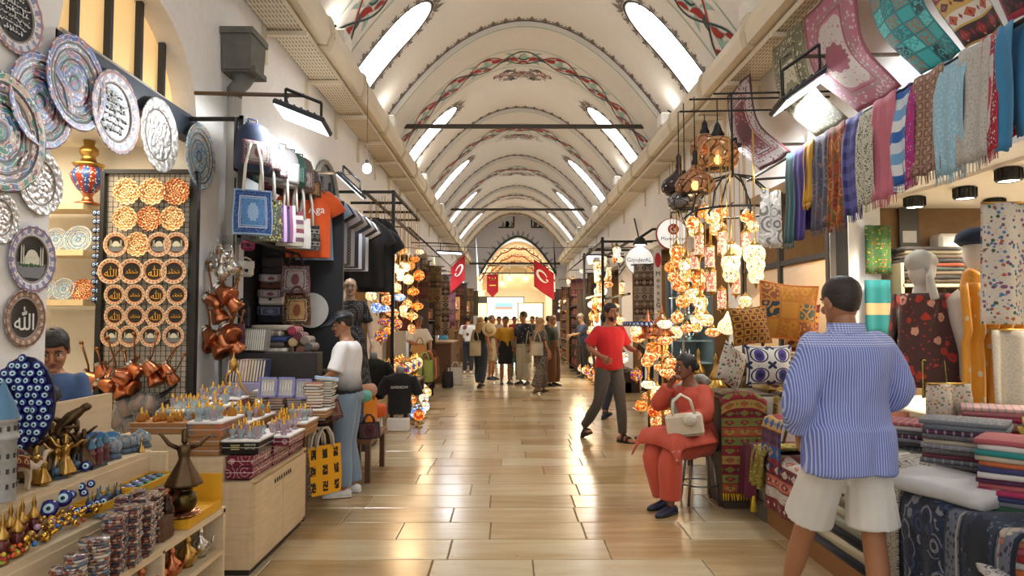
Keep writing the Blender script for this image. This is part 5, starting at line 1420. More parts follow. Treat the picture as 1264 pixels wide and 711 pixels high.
# ---- eye amulets on the risers
def amulet(loc, r, lb, rz=.35): eye_bead(loc, (pi / 2 - .35, 0, rz), r, lb, 'blue eye amulets on the stall')
for k, (px, X, Z, r) in enumerate(((70, -1.88, .83, .036), (87, -1.89, .845, .036), (97, -1.88, .85, .02), (108, -1.9, .86, .02), (112, -1.885, .835, .018), (120, -1.89, .86, .018), (86, -1.8, .785, .018), (92, -1.79, .785, .018), (104, -1.8, .80, .02), (112, -1.8, .795, .02), (120, -1.79, .80, .022), (136, -1.79, .80, .022), (128, -1.8, .80, .018), (113, -1.93, .935, .024))):
 amulet(on(px, X, Z), r, 'blue glass eye amulet on the stall steps, %s' % ('big one lowest', 'big one above the gold charms', 'small beside the big pair', 'small near the yellow tray', 'small tucked behind', 'small before the skyline', 'tiny left in the low row', 'tiny second in the low row', 'third in the low row', 'fourth in the low row', 'fifth in the low row', 'last in the low row', 'sixth in the low row', 'lone one on the top step')[k])
# ---- yellow trays with skyline blocks and rolled magnets
for k, (X, Z, ya, yb) in enumerate(((-1.83, Z2, 3.0, 3.28), (-1.83, Z2, 3.31, 3.66))):
 t = thing('yellow_tray', 'yellow card tray on the middle step, %s' % ('nearer one with skyline models', 'farther one with foil rolls')[k], 'tray', group='yellow trays'); q = MB()
 q.box((X, (ya + yb) / 2, Z + .005), (.13, yb - ya, .01)); q.build('tray_floor', mat('D8A21E', .6), t)
 for dx in (-.065, .065): q = MB(); q.box((X + dx, (ya + yb) / 2, Z + .025), (.006, yb - ya, .05)); q.build('tray_side', mat('E0A820', .6), t)
 for yy in (ya, yb): q = MB(); q.box((X, yy, Z + .025), (.13, .006, .05)); q.build('tray_end', mat('E0A820', .6), t)
def skyline():
 t = thing('skyline_model', 'x', 'souvenir'); m = MB(); m.box((0, 0, .006), (.05, .07, .012)); m.build('base', mat('3A4A54', .4), t)
 m = MB(); r_ = random.Random(2)
 for k in range(7): y = -.03 + .01 * k; m.tube([(r_.uniform(-.015, .015), y, .012), (r_.uniform(-.015, .015), y, r_.uniform(.04, .1))], [.006, .002], 6)
 m.ell((0, 0, .03), (.016, .02, .022), 10, 6); m.build('towers', mat('4E6474', .35, .5), t); return t
sk = Proto(skyline())
for k in range(9): sk.put((-1.83 + (.0 if k < 4 else -.14), 3.04 + .065 * k if k < 4 else 3.02 + .07 * (k - 4), Z2 + .012 if k < 4 else Z3), (0, 0, R.uniform(-.3, .3)), 'grey metal skyline souvenir, %s along the yellow tray' % (ORD + ['ninth'])[k], R.uniform(.9, 1.2), 'skyline souvenirs')
foil = [mat(c, .3, .5, .4, 90) for c in ('8A9AA8', 'B07A5A', '5A8A7A', 'A86A6A', '7A7AA8', 'B8A878')]
for k in range(30):
 m = MB(); a = R.uniform(.02, .03); m.tube([(-a, 0, 0), (a, 0, 0)], .010, 8); i, j = k // 6, k % 6
 tag(m.build('foil_roll', foil[k % 6], None, (-1.875 + .033 * (k % 3), 3.335 + .034 * (k // 3), Z2 + .024 + (0 if k % 2 else .012)), (0, 0, R.uniform(-.2, .2))), 'small shiny printed souvenir roll in the yellow tray or beside it', 'souvenir', 'printed souvenir rolls')
for k in range(22):
 m = MB(); m.rbox((0, 0, 0), (.045, .03, .014), .003)
 tag(m.build('printed_box', foil[(k * 5) % 6], None, (-1.755 + .02 * (k % 2), 2.98 + .031 * k, Z2 + .01), (0, 0, R.uniform(-.3, .3))), 'tiny printed souvenir box along the front of the middle step', 'souvenir', 'tiny printed boxes')
# ---- magnets in stacks on the low shelf
mg = []
for sd in range(6):
 T = Tree('magnet_print'); T.uv('Object'); vo = T.voro(T.co, 48 + sd * 6, 'Color'); n = T.noise(T.co, 30, 4); cs = [('6A3A38', '9AA0A4', 'C8B8A4', '4A5260', '8A5A44'), ('7A4A3E', 'B4B0AC', '5A6A7A', 'A88A6A', '3E4A54'), ('8E4438', 'C8C0B4', '6A4A44', '9A9AA0', 'B8A48A')][sd % 3]
 mg.append(T.out(T.ramp((vo + n * .5).fr(), [(i / 5, c) for i, c in enumerate(cs)]), .18, .1, n, .3, .003))
disc = [MB().lathe([(.001, -.006), (.036, -.006), (.039, 0), (.036, .006), (.001, .007)], 18).mesh('magnet', q) for q in mg]
rect = [MB().rbox((0, 0, 0), (.052, .075, .010), .002).mesh('magnet', q) for q in mg]
stk = [(88, -1.60, 9, 0), (104, -1.54, 13, 0), (120, -1.585, 14, 0), (132, -1.53, 15, 0), (147, -1.60, 17, 1), (154, -1.53, 19, 1), (164, -1.575, 19, 1), (172, -1.52, 20, 1), (182, -1.58, 19, 1), (189, -1.53, 18, 1), (198, -1.585, 18, 1), (178, -1.64, 20, 1), (160, -1.65, 20, 1)]
for k, (px, X, n_, kind) in enumerate(stk):
 p = on(px, X, Z1)
 for j in range(n_):
  o = link('fridge_magnet', (rect if kind else disc)[(k * 3 + j) % 6], None, (p.x + R.uniform(-.003, .003), p.y + R.uniform(-.003, .003), Z1 + .007 + j * .0118), (0, 0, (R.uniform(-.1, .1) + .2) if kind else R.uniform(0, 6)))
  tag(o, '%s fridge magnet, number %d from the bottom in stack %d counted from the left' % ('rectangular' if kind else 'round', j + 1, k + 1), 'magnet', '%s magnets in stacks' % ('rectangular' if kind else 'round'))
for k in range(8):
 m = MB(); m.rbox((0, 0, .05), (.05, .008, .10), .002); p = on(203 + 1.6 * k, -1.56, Z1); tag(m.build('framed_magnet', mat('6A4A34', .4, .1, .5, 60), None, p, (0, 0, .3)), 'dark framed picture magnet in the upright row before the mills', 'magnet', 'framed magnets')
# ---- copper and dark metal ware at the end of the low shelf
def mill(h=.13, mt=None):
 t = thing('pepper_mill', 'x', 'mill'); m = MB(); m.lathe([(.001, 0), (.022, 0), (.024, .01), (.018, .03), (.022, .06), (.02, .08)], 16); m.build('mill_body', mt, t)
 m = MB(); m.lathe([(.021, .08), (.023, .09), (.014, .105), (.01, .12), (.012, .13), (.001, .135)], 16); m.build('cap', mt, t); return t
ml = Proto(mill(.13, mat('3E2C24', .35, .7, .3, 60)))
for k, (px, X, s_) in enumerate(((204, -1.63, 1.2), (213, -1.58, 1.35), (222, -1.63, 1.3), (199, -1.68, 1.2))): ml.put(on(px, X, Z1), None, 'dark carved pepper mill on the low shelf, %s in the row' % CW[k], s_, 'pepper mills')
yb = thing('yellow_box', 'yellow card box under the copper tray at the shelf end', 'box'); m = MB(); m.box((-1.60, 3.47, Z1 + .022), (.17, .38, .044)); m.build('box_body', mat('DDA21C', .6), yb); m = MB(); m.box((-1.60, 3.66, Z1 + .09), (.17, .006, .18)); m.build('upright_flap', mat('E2A61E', .6), yb)
t = thing('copper_tray', 'round engraved copper tray with a copper sugar pot on it', 'tray', (-1.585, 3.36, Z1 + .046)); m = MB(); m.lathe([(.001, .003), (.07, .003), (.09, .012), (.092, .009), (.07, 0), (.001, 0)], 28); m.build('dish', plate_mat('relief', ['6A3520', 'B86A42', 'EAB080'], 16), t)
t = thing('sugar_pot', 'ribbed copper sugar pot with a domed lid', 'pot', (-1.64, 3.36, Z1 + .058), scale=1.1); m = MB(); m.lathe([(.001, 0), (.04, 0), (.045, .015), (.042, .03), (.046, .045), (.04, .055)], 20); m.build('bowl', M_COPPER, t); m = MB(); m.lathe([(.042, .055), (.036, .075), (.018, .09), (.006, .095), (.008, .105), (.001, .11)], 20); m.build('lid', M_COPPER, t)
t = thing('brass_pot', 'round dark brass pot carrying the large dervish', 'pot', (-1.585, 3.38, Z1 + .056)); m = MB(); m.lathe([(.001, 0), (.035, 0), (.055, .02), (.064, .05), (.058, .085), (.035, .1), (.03, .103), (.001, .105)], 24); m.build('bowl', mat('4E4022', .3, .9, .3, 40), t)
t = thing('long_pot', 'dark coffee pot with a long slanting copper handle', 'pot', (-1.63, 3.12, Z1)); m = MB(); m.lathe([(.001, 0), (.045, 0), (.05, .02), (.04, .05), (.044, .062)], 20); m.build('pot_body', M_BRONZE, t); m = MB(); m.tube([(.0, .03, .055), (.03, .12, .11), (.05, .2, .17)], [.009, .008, .01], 8); m.build('handle', mat('5A2A1A', .3, .6), t)
def ewer(mt):
 t = thing('ewer', 'x', 'jug'); m = MB(); m.lathe([(.001, 0), (.03, 0), (.024, .01), (.045, .03), (.05, .05), (.04, .075), (.018, .095), (.012, .115), (.018, .125)], 20); m.build('jug_body', mt, t)
 m = MB(); m.lathe([(.018, .125), (.012, .14), (.005, .16), (.003, .18), (.001, .185)], 14); m.build('lid', mt, t); m = MB(); m.tube([(.04, 0, .055), (.065, 0, .075), (.07, 0, .11)], [.008, .006, .004], 8); m.build('spout', mt, t); return t
for k, (y_, mt, lb) in enumerate(((3.0, M_COPPER, 'small copper jug at the dark end under the low shelf'), (3.14, M_COPPER, 'rounded copper jug under the low shelf'), (3.26, M_COPPER, 'tall copper jug under the low shelf'), (3.42, M_BRASS, 'yellow brass jug with a pointed lid under the low shelf'), (3.56, M_SILVER, 'silver jug with a pointed lid under the low shelf'))):
 o = ewer(mt); o.location = (-1.58, y_, .393); tag(o, lb, group='jugs under the low shelf'); o.scale = (1.0,) * 3
# ---- hanging tassel lantern ornaments, left front
def ornament():
 t = thing('lantern_ornament', 'x', 'ornament'); m = MB(); m.lathe([(.001, 0), (.02, .002), (.022, .01), (.014, .02), (.018, .028)], 8); m.build('foot', M_BRASS, t)
 m = MB(); m.lathe([(.017, .028), (.021, .05), (.019, .075), (.014, .08)], 8); m.build('lantern', mat('5A2420', .2, .3, .3, 80), t); m = MB(); m.lathe([(.02, .08), (.022, .085), (.01, .105), (.005, .12), (.008, .13), (.002, .16), (.001, .165)], 10); m.build('crown', M_BRASS, t); return t
orn = Proto(ornament())
for k, (px, X) in enumerate(((7, -1.83), (24, -1.83), (38, -1.83), (52, -1.83), (15, -1.76), (33, -1.77), (-4, -1.8))): orn.put(on(px, X, Z2), None, 'dark red brass-topped lantern ornament, %s in the row at the left edge' % ORD[k], 1.1, 'lantern ornaments')
# ---- gold and coloured charms in a heap, bead heap
chm = [MB().lathe([(.001, -.008), (.012, -.004), (.014, .002), (.006, .01), (.001, .012)], 8).mesh('charm', q) for q in (M_GOLD, M_GOLD, M_BRASS, mat('C85A2A', .3), mat('3E7AC0', .3), mat('C89AB4', .3))]
for k in range(120):
 y_ = R.uniform(2.5, 2.98); u = R.random(); x_ = -1.745 - .14 * u; z_ = Z2 + .012 + .05 * R.random()
 tag(link('gold_charm', chm[k % 6 if R.random() < .4 else k % 3], None, (x_, y_, z_), (R.uniform(0, 3), R.uniform(0, 3), 0), R.uniform(.6, 1.1)), 'small gold or coloured charm in the glittering heap on the stall', 'charm', 'charms in the heap')
m = MB(); chips = [Vector((R.uniform(-1.9, -1.74), R.uniform(2.2, 2.5), Z2 + .01 + .035 * R.random())) for _ in range(260)]
for q in chips: m.m = R.choice((0, 1, 2, 3)); m.ell(q, (.009,) * 3, 6, 4)
tag(m.build('glass_beads', [mat('D8622A', .2), mat('C8B83A', .2), mat('B83A30', .2), mat('7AA848', .2)]), 'heap of orange, red and yellow glass beads at the left picture edge', 'beads', kind='stuff')
# ---- shaped panel of eye beads hanging above
hb = thing('eye_bead_hanging', 'large hanging panel of dark blue glass eye beads beside the boy', 'amulet', (0, 0, 0))
ctr = at(27, 497, Y=2.92)
for i in range(-4, 5):
 for j in range(-6, 7):
  x, z = i * .036 + (.018 if j % 2 else 0), j * .031
  if (x / .125) ** 2 + (z / .19) ** 2 > 1: continue
  eye_bead(ctr + Vector((x, R.uniform(-.012, .012), z)), (pi / 2 + R.uniform(-.2, .2), 0, R.uniform(-.2, .5)), .0205, None, None, hb)
m = MB(); m.prism([(ctr.x + .13 * cos(pi * k / 12), ctr.y + .012, ctr.z + .195 * sin(pi * k / 12)) for k in range(24)], (0, .012, 0)); m.build('backing_net', mat('10143A', .6), hb)
m = MB(); m.box((ctr.x, ctr.y + .03, (Z3 + ctr.z + .19) / 2), (.014, .014, ctr.z + .19 - Z3)); m.build('post', M_BLACK, hb)
# ================================================================ PERFUME COUNTER, BOOKS AND BAGS, left
cb = thing('counter_cabinet', 'light wood stepped counter cabinet with two doors, left of the aisle', 'cabinet')
def cpart(nm, c, s_, m_=M_PINE, par=cb): q = MB(); q.box(c, s_); return q.build(nm, m_, par)
ya, yb_ = 4.35, 5.45; cym = (ya + yb_) / 2
for nm, x0, x1, z1 in (('low_unit', -1.80, -1.615, .58), ('middle_unit', -2.04, -1.80, .733), ('tall_unit', -2.45, -2.04, .878)): cpart(nm, ((x0 + x1) / 2, cym, z1 / 2 + .02), (x1 - x0, yb_ - ya, z1 - .04))
for k in range(2):
 d = cpart('door', (-1.607, ya + .02 + .27 + .54 * k, .315), (.016, .53, .49)); h = MB()
 for j in range(4): h.box((-1.598, cym + (-.16 + .045 * j if k == 0 else .03 + .045 * j), .50), (.004, .02, .03), rotm(.6, 0, 0))
 h.build('handle_cutout', mat('2A221A', .6), d)
cpart('plinth', (-1.83, cym, .02), (.40, yb_ - ya - .04, .04), mat('2A2622', .6)); cpart('edge_strip', (-1.612, cym, .588), (.03, yb_ - ya, .016), mat('CDB48C', .5))
part2 = thing('book_table', 'wooden trestle table under the notebooks and perfume trays', 'table'); q = MB(); q.box((-1.98, 5.98, .80), (.75, 1.0, .04)); q.build('tabletop', mat('8A5A34', .5), part2)
for x in (-2.3, -1.66):
 for y in (5.55, 6.42): q = MB(); q.box((x, y, .39), (.06, .06, .78)); q.build('leg', mat('6A452A', .5), part2)
def maroon():
 T = Tree('maroon_scroll'); x, y, z = T.uv('Object'); vo = T.voro(T.co, 11); w_ = ((vo * 26).sin() * .5 + .5); k = w_.gt(.9)
 return T.out(T.mix(k, '6E1630', 'C09A9E'), .35)
def kraft():
 T = Tree('kraft'); T.uv('Object'); n = T.noise(T.co, 30, 4); return T.out(T.mix(n, '8E6238', 'AD7E4E'), .8)
def orange_scroll():
 T = Tree('orange_scroll'); T.uv('Object'); n = T.noise(T.co, 13, 2, dist=1.5); return T.out(T.ramp(n, [(0, 'A8703E'), (.5, '6E7074'), (.6, 'C8602A'), (.72, 'A8703E')]), .6)
M_MAR, M_KRAFT, M_ORS, M_WHITE = maroon(), kraft(), orange_scroll(), mat('E6E2DC', .5, 0, .05); M_BLUEB = mat('1E6A94', .5)
def cbox(lb, x0, x1, y0, y1, z0, z1, m_, tray=False):
 t = thing('gift_box', lb, 'box', group='boxes on the counter'); q = MB(); h = z1 - z0; c = ((x0 + x1) / 2, (y0 + y1) / 2)
 q.rbox((c[0], c[1], z0 + h * .28), (x1 - x0 - .006, y1 - y0 - .006, h * .56), .003); q.build('box_base', m_, t)
 q = MB(); q.rbox((c[0], c[1], z0 + h * .76), (x1 - x0, y1 - y0, h * .46), .003); q.build('box_lid', m_, t)
 q = MB(); q.box((c[0], c[1], z0 + h * .545), (x1 - x0 - .002, y1 - y0 - .002, .004)); q.build('seam', M_WHITE, t)
 if tray: q = MB(); q.box((c[0], c[1], z1 + .006), (x1 - x0 + .01, y1 - y0 + .01, .012)); q.build('white_top', M_WHITE, t)
 return t
z = .596
cbox('maroon scroll-patterned box lowest at the counter corner', -1.795, -1.62, 4.38, 4.74, z, z + .07, M_MAR); cbox('maroon scroll-patterned box second layer at the counter corner', -1.79, -1.625, 4.39, 4.73, z + .071, z + .14, M_MAR)
cbox('maroon box lowest in the middle of the counter front', -1.795, -1.62, 4.76, 5.10, z, z + .07, M_MAR); cbox('maroon box second layer in the middle of the counter front', -1.79, -1.62, 4.77, 5.09, z + .071, z + .14, M_MAR)
cbox('maroon box lowest at the far end of the counter front', -1.795, -1.62, 5.12, 5.44, z, z + .07, M_MAR); cbox('maroon box second layer at the far end of the counter front', -1.79, -1.62, 5.13, 5.43, z + .071, z + .14, M_MAR)
cbox('wide maroon box with a white tray top overhanging the counter edge', -1.83, -1.5, 4.72, 5.06, z + .142, z + .20, M_MAR, True)
bb = cbox('black gift box with white lettering and a white tray top', -1.835, -1.60, 4.42, 4.70, .742, .82, mat('121414', .3), True)
q = MB(); q.box((-1.75, 4.418, .80), (.06, .002, .006)); q.box((-1.75, 4.418, .787), (.05, .002, .006)); q.box((-1.75, 4.418, .774), (.055, .002, .006)); q.build('lettering', mat('C8B87A', .4), bb)
for k, s_ in enumerate(('PERFUME', 'BOTTLE')): q = text_mb(s_, .018, .0005); q.xf(Matrix.Translation((-1.655, 4.4175, .802 - .022 * k)) @ rotm(pi / 2, 0, 0).to_4x4()); q.build('lettering', mat('D8D4C0', .4), bb)
cbox('plain kraft carton lowest of the three beside the steps', -2.035, -1.845, 4.40, 4.75, .735, .795, M_KRAFT); cbox('plain kraft carton middle of the three beside the steps', -2.035, -1.845, 4.40, 4.75, .796, .856, M_KRAFT)
cbox('carton with orange and grey scroll print, topmost of three', -2.04, -1.83, 4.39, 4.76, .857, .94, M_ORS, True)
cbox('long kraft box under amber bottles on the tall counter part', -2.40, -2.05, 4.37, 4.68, .88, .95, M_KRAFT)
cbox('blue box with white top behind the amber bottles', -2.42, -2.06, 4.75, 5.25, .88, .965, M_BLUEB, True)
cbox('brown carton with bottles near the notebooks', -2.03, -1.83, 4.80, 5.40, .735, .87, M_KRAFT, True); cbox('maroon carton behind the blue box', -2.42, -2.06, 5.27, 5.44, .88, .99, M_MAR, True)
cbox('open brown carton on the counter end nearest the seller', -1.78, -1.50, 5.10, 5.42, .738, .83, M_KRAFT, True); cbox('flat brown carton with a green tray beside the leaning books', -1.68, -1.45, 5.46, 5.78, .822, .88, M_KRAFT, True)
# ---- perfume bottles
def bottle(kind):
 t = thing('perfume_bottle', 'x', 'bottle'); amber = kind == 1
 m = MB()
 if kind == 0: m.lathe([(.001, 0), (.016, 0), (.018, .006), (.008, .02), (.02, .036), (.018, .05), (.006, .058)], 10)
 elif kind == 1: m.lathe([(.001, 0), (.02, 0), (.022, .012), (.016, .03), (.008, .04)], 8)
 elif kind == 2: m.lathe([(.001, 0), (.02, .002), (.012, .008), (.006, .012), (.014, .03), (.017, .055), (.008, .064)], 12)
 else: m.rbox((0, 0, .025), (.036, .02, .05), .004)
 m.build('flask', (glassy('DDE8EA', .03, .22), glassy('E0A040', .05, .35), glassy('E6D8E0', .03, .22), glassy('E4ECEC', .04, .25))[kind], t)
 h = (.058, .04, .064, .05)[kind]; m = MB(); m.lathe([(.006, h - .002), (.008, h + .004), (.004, h + .008), (.007, h + .015), (.003, h + .022), (.001, h + .026)], 10); m.build('stopper', M_GOLD, t)
 m = MB(); m.lathe([(.0085 if kind != 3 else .012, h - .006), (.011, h - .003), (.0085, h)], 10); m.build('collar', M_GOLD, t); return t
bp = [Proto(bottle(k)) for k in range(4)]
def bottles(n, x0, x1, y0, y1, z, kinds, where, s0=.9, s1=1.4):
 nn = 0; tries = 0; pts = []
 while nn < n and tries < 400:
  tries += 1; p = (R.uniform(x0 + .025, x1 - .025), R.uniform(y0 + .025, y1 - .025))
  if any((p[0] - q[0]) ** 2 + (p[1] - q[1]) ** 2 < .043 ** 2 for q in pts): continue
  pts.append(p); k = R.choice(kinds); bp[k].put((p[0], p[1], z), (0, 0, R.uniform(0, 6)), '%s on %s' % (('round clear perfume bottle with gold stopper', 'amber perfume bottle with gold stopper', 'slender clear perfume bottle with gold stopper', 'square clear perfume bottle with gold stopper')[k], where), R.uniform(s0, s1), 'perfume bottles on ' + where); nn += 1
bottles(16, -2.40, -2.05, 4.37, 4.68, .951, (1, 1, 1, 0), 'the long kraft box'); bottles(22, -2.42, -2.06, 4.75, 5.25, .978, (0, 2, 3), 'the blue box'); bottles(9, -2.04, -1.83, 4.39, 4.76, .953, (0, 2, 1), 'the orange scroll carton', 1.1, 1.7)
bottles(11, -1.835, -1.60, 4.42, 4.70, .833, (0, 2, 3), 'the black gift box'); bottles(10, -1.70, -1.5, 4.72, 5.06, .81, (0, 2, 2), 'the overhanging maroon box', 1.0, 1.5); bottles(18, -2.03, -1.83, 4.80, 5.40, .883, (0, 1, 2, 3), 'the brown carton', 1.0, 1.7)
bottles(10, -1.78, -1.5, 5.10, 5.42, .843, (0, 1, 2), 'the open brown carton', 1, 1.6); bottles(8, -2.42, -2.06, 5.27, 5.44, 1.003, (0, 2), 'the rear maroon carton', 1, 1.5)
# ---- brass arched stand with coffee urns
bs = thing('brass_stand', 'tall brass stand with two curved arms and a pointed finial', 'stand', (-2.25, 5.62, .82)); m = MB()
m.lathe([(.001, .36), (.02, .37), (.034, .4), (.034, .43), (.02, .455), (.008, .48), (.001, .52)], 16); m.build('finial', M_BRASS, bs)
for s_ in (-1, 1): m = MB(); m.tube([(s_ * .01, 0, .38), (s_ * .05, 0, .33), (s_ * .06, 0, .26), (s_ * .13, 0, .16), (s_ * .14, 0, .02)], .011, 8); m.ell((s_ * .14, 0, .01), (.02, .02, .012), 8, 6); m.build('arm', M_BRASS, bs)
for k, (x, y) in enumerate(((-2.36, 5.6), (-2.16, 5.6), (-2.06, 5.66))):
 t = thing('glass_urn', 'silver-lidded glass coffee urn under the brass stand, %s of three' % CW[k], 'urn', (x, y, .82), scale=1.2); m = MB(); m.lathe([(.001, 0), (.03, 0), (.02, .01), (.045, .05), (.04, .08)], 16); m.build('bowl', glassy('D8D4CC', .05, .3), t); m = MB(); m.lathe([(.042, .08), (.03, .1), (.008, .115), (.01, .13), (.001, .14)], 16); m.build('lid', M_SILVER, t)
# ---- purple framed bottle sets
for k, px in enumerate((331, 353, 374)):
 c = at(px, 478 + (2 if k == 2 else 0), Y=5.52 + .03 * k); t = thing('boxed_set', 'lilac framed box with a row of white vials, %s of three' % CW[k], 'box', c, (-.15, 0, 0), 'lilac boxed sets', 1.0)
 for dx, dz, sx, sz in ((-.066, 0, .014, .16), (.066, 0, .014, .16), (0, .073, .146, .014), (0, -.073, .146, .014)): m = MB(); m.box((dx, 0, dz), (sx, .03, sz)); m.build('frame', mat('8E8AC4', .5), t)
 m = MB(); m.box((0, .01, 0), (.12, .01, .14)); m.build('back', mat('D8D4C8', .6), t)
 for j in range(5): m = MB(); m.lathe([(.007, -.03), (.007, .02), (.004, .03), (.004, .045)], 8, (-.044 + .022 * j, -.004, 0)); m.build('vial', M_WHITE, t)
# ---- notebooks: flat stacks, upright row
def book(lb, c, s_, m_, rz=0, grp='notebooks on the table', rx=0, ry=0):
 t = thing('notebook', lb, 'book', c, (rx, ry, rz), grp); m = MB(); m.box((0, 0, s_[2] * .42), (s_[0], s_[1], s_[2] * .16)); m.box((0, 0, -s_[2] * .42), (s_[0], s_[1], s_[2] * .16)); m.box((-s_[0] / 2 + .002, 0, 0), (.004, s_[1], s_[2])); m.build('cover', m_, t)
 m = MB(); m.box((.002, 0, 0), (s_[0] - .008, s_[1] - .008, s_[2] * .7)); m.build('pages', mat('E8E0CC', .8), t); return t
bcol = [mat(c, .5, 0, .25, 40) for c in ('7A7AA8', 'B8785A', 'D8C8C0', '4A3A38', '8A9A8A', 'C8A0A8', '3E4A6A', 'A89078', 'C8C0B0', '6A2E34')]
BC = ['slate violet', 'terracotta', 'blush', 'dark brown', 'sage', 'rose', 'navy', 'tan', 'cream', 'wine']
stacks = [(325, 5.75, .82, 9, .022), (347, 5.78, .82, 11, .022), (370, 5.75, .82, 10, .02), (384, 5.82, .82, 8, .02), (392, 5.62, .90, 8, .024), (405, 5.70, .88, 11, .02)]
for si, (px, y, z, n_, h) in enumerate(stacks):
 x = (px - 628) / FPX * y
 for j in range(n_):
  k = R.randrange(10); book('%s notebook, layer %s in the stack %s' % (BC[k], (ORD + ['ninth', 'tenth', 'eleventh'])[j], ('nearest the lilac boxes', 'second from the lilac boxes', 'in the middle', 'behind the middle', 'before the seller', 'at the seller\'s elbow')[si]), (x + R.uniform(-.008, .008), y + R.uniform(-.01, .01), z + h * (j + .5)), (.13, .19, h * .94), bcol[k], R.uniform(-.15, .15))
book('pale blue notebook lying open-edged on top before the seller', (-1.50, 5.66, 1.12), (.19, .13, .02), mat('8EB4D8', .5), .3, ry=.12)
for k in range(13):
 px = 286 + 3.6 * k; c = at(px, 437, Y=6.05); book('%s upright notebook, %s in the standing row' % (BC[(k * 3) % 10], (ORD + ['ninth', 'tenth', 'eleventh', 'twelfth', 'thirteenth'])[k]), (c.x, 6.05, 1.16), (.19, .15, .022), bcol[(k * 3) % 10], 0, 'standing notebooks', 0, pi / 2 + .12)
tb = thing('book_riser', 'white plinth box under the standing notebooks', 'box'); m = MB(); m.rbox((-2.24, 6.06, .94), (.42, .2, .24), .005); m.build('box_body', mat('9A98C0', .6), tb)
for k in range(10):
 c = at(307 + 2.3 * (k % 8), 412, Y=6.42); book('%s slim notebook in the rear standing row' % ('first grey', 'second grey', 'third grey', 'pale', 'fifth grey', 'silver', 'seventh grey', 'dull grey', 'ninth grey', 'end grey')[k], (at(306 + 2.6 * k, 412, Y=6.42).x, 6.42, 1.42), (.2, .16, .018), mat('9A958E', .6, 0, .25), 0, 'rear standing notebooks', 0, pi / 2 + .1)
rb = thing('rear_riser', 'dark plinth under the rear notebooks and folded textiles', 'box'); m = MB(); m.rbox((-2.15, 6.45, 1.06), (.75, .2, .48), .005); m.build('box_body', mat('2A2624', .6), rb)
# ---- folded textiles pile by the bag rack
def folded(lb, c, s_, m_, grp, rz=0, name='folded_cloth', cat='textile', folds=3):
 """folded cloth: soft slab with a rolled front edge and visible fold layers"""
 m = MB(); hx, hy, hz = s_[0] / 2, s_[1] / 2, s_[2] / 2; n = 10; sd = R.uniform(0, 9)
 prof = []
 for k in range(n + 1): a = -pi / 2 + pi * k / n; prof.append((-hy + hz * .8 - cos(a) * hz * .8, sin(a) * hz))
 prof += [(hy * .4, hz * 1.02), (hy, hz * .9), (hy, -hz), (hy * .4, -hz)]
 ns = 8; b = len(m.v)
 for i in range(ns + 1):
  u = -1 + 2 * i / ns; edge = 1 - .06 * (abs(u) > .9)
  for (y_, z_) in prof: m.v.append(Vector((u * hx, y_ + .004 * sin(u * 5 + sd), z_ * edge + (.12 * hz * mnoise.noise(Vector((u * 1.7, y_ * 9, sd))) if z_ > 0 else 0))))
 W = len(prof)
 for i in range(ns):
  for k in range(W):
   l = (k + 1) % W; m.face((b + i * W + k, b + (i + 1) * W + k, b + (i + 1) * W + l, b + i * W + l), ((i / ns, k / W), ((i + 1) / ns, k / W), ((i + 1) / ns, (k + 1) / W), (i / ns, (k + 1) / W)))
 m.face([b + k for k in range(W)]); m.face([b + ns * W + k for k in range(W - 1, -1, -1)])
 return tag(m.build(name, m_, None, c, (0, 0, rz)), lb, cat, grp)
fc = [('6A5A4E', 'brown'), ('8A7A6A', 'taupe'), ('C8BCA8', 'cream'), ('9A3A44', 'crimson'), ('3E4E7E', 'indigo'), ('7A828A', 'grey'), ('C8A028', 'yellow'), ('5A3A44', 'plum'), ('48504A', 'olive')]
for k in range(8):
 c = at(338 + (k % 2) * 4, 437 - 4.2 * k, Y=6.75); cl, nm = fc[(6, 4, 5, 2, 0, 4, 1, 2)[k]]
 folded('%s folded scarf, layer %s up in the pile below the purses' % (nm, ORD[k]), (c.x - .03, 6.72, 1.14 + .055 * k), (.34, .24, .055), textile('ustripe', [cl, 'D8D0C4' if k % 3 == 0 else cl, cl], k, 5, 4), 'folded scarves below the purses')
for k, (px, py, cl) in enumerate(((365, 408, 'A83A50'), (372, 415, '6A2A3A'), (380, 420, '8A7A6A'), (366, 422, 'C8A878'), (385, 428, '5A5450'), (375, 432, '7A4A3A'))):
 c = at(px, py, Y=6.7); m = MB(); m.tube([(0, -.12, 0), (0, 0, .004), (0, .12, 0)], .042, 12); m.tube([(0, -.121, 0), (0, -.125, 0)], .03, 12); tag(m.build('rolled_scarf', textile('stripe', [cl, 'C8B8A8', cl], k, 3, 6), None, c), 'rolled %s scarf stacked beside the folded pile' % ('pink', 'dark red', 'taupe', 'sand', 'charcoal', 'russet')[k], 'textile', 'rolled scarves')
tb2 = thing('textile_table', 'dark low table behind the books carrying the folded scarves', 'table'); m = MB(); m.box((-2.15, 6.75, 1.095), (.8, .36, .03)); m.build('tabletop', mat('3A2C22', .5), tb2)
for x in (-2.5, -1.8): m = MB(); m.box((x, 6.8, .54), (.06, .2, 1.08)); m.build('leg', mat('2E231B', .5), tb2)
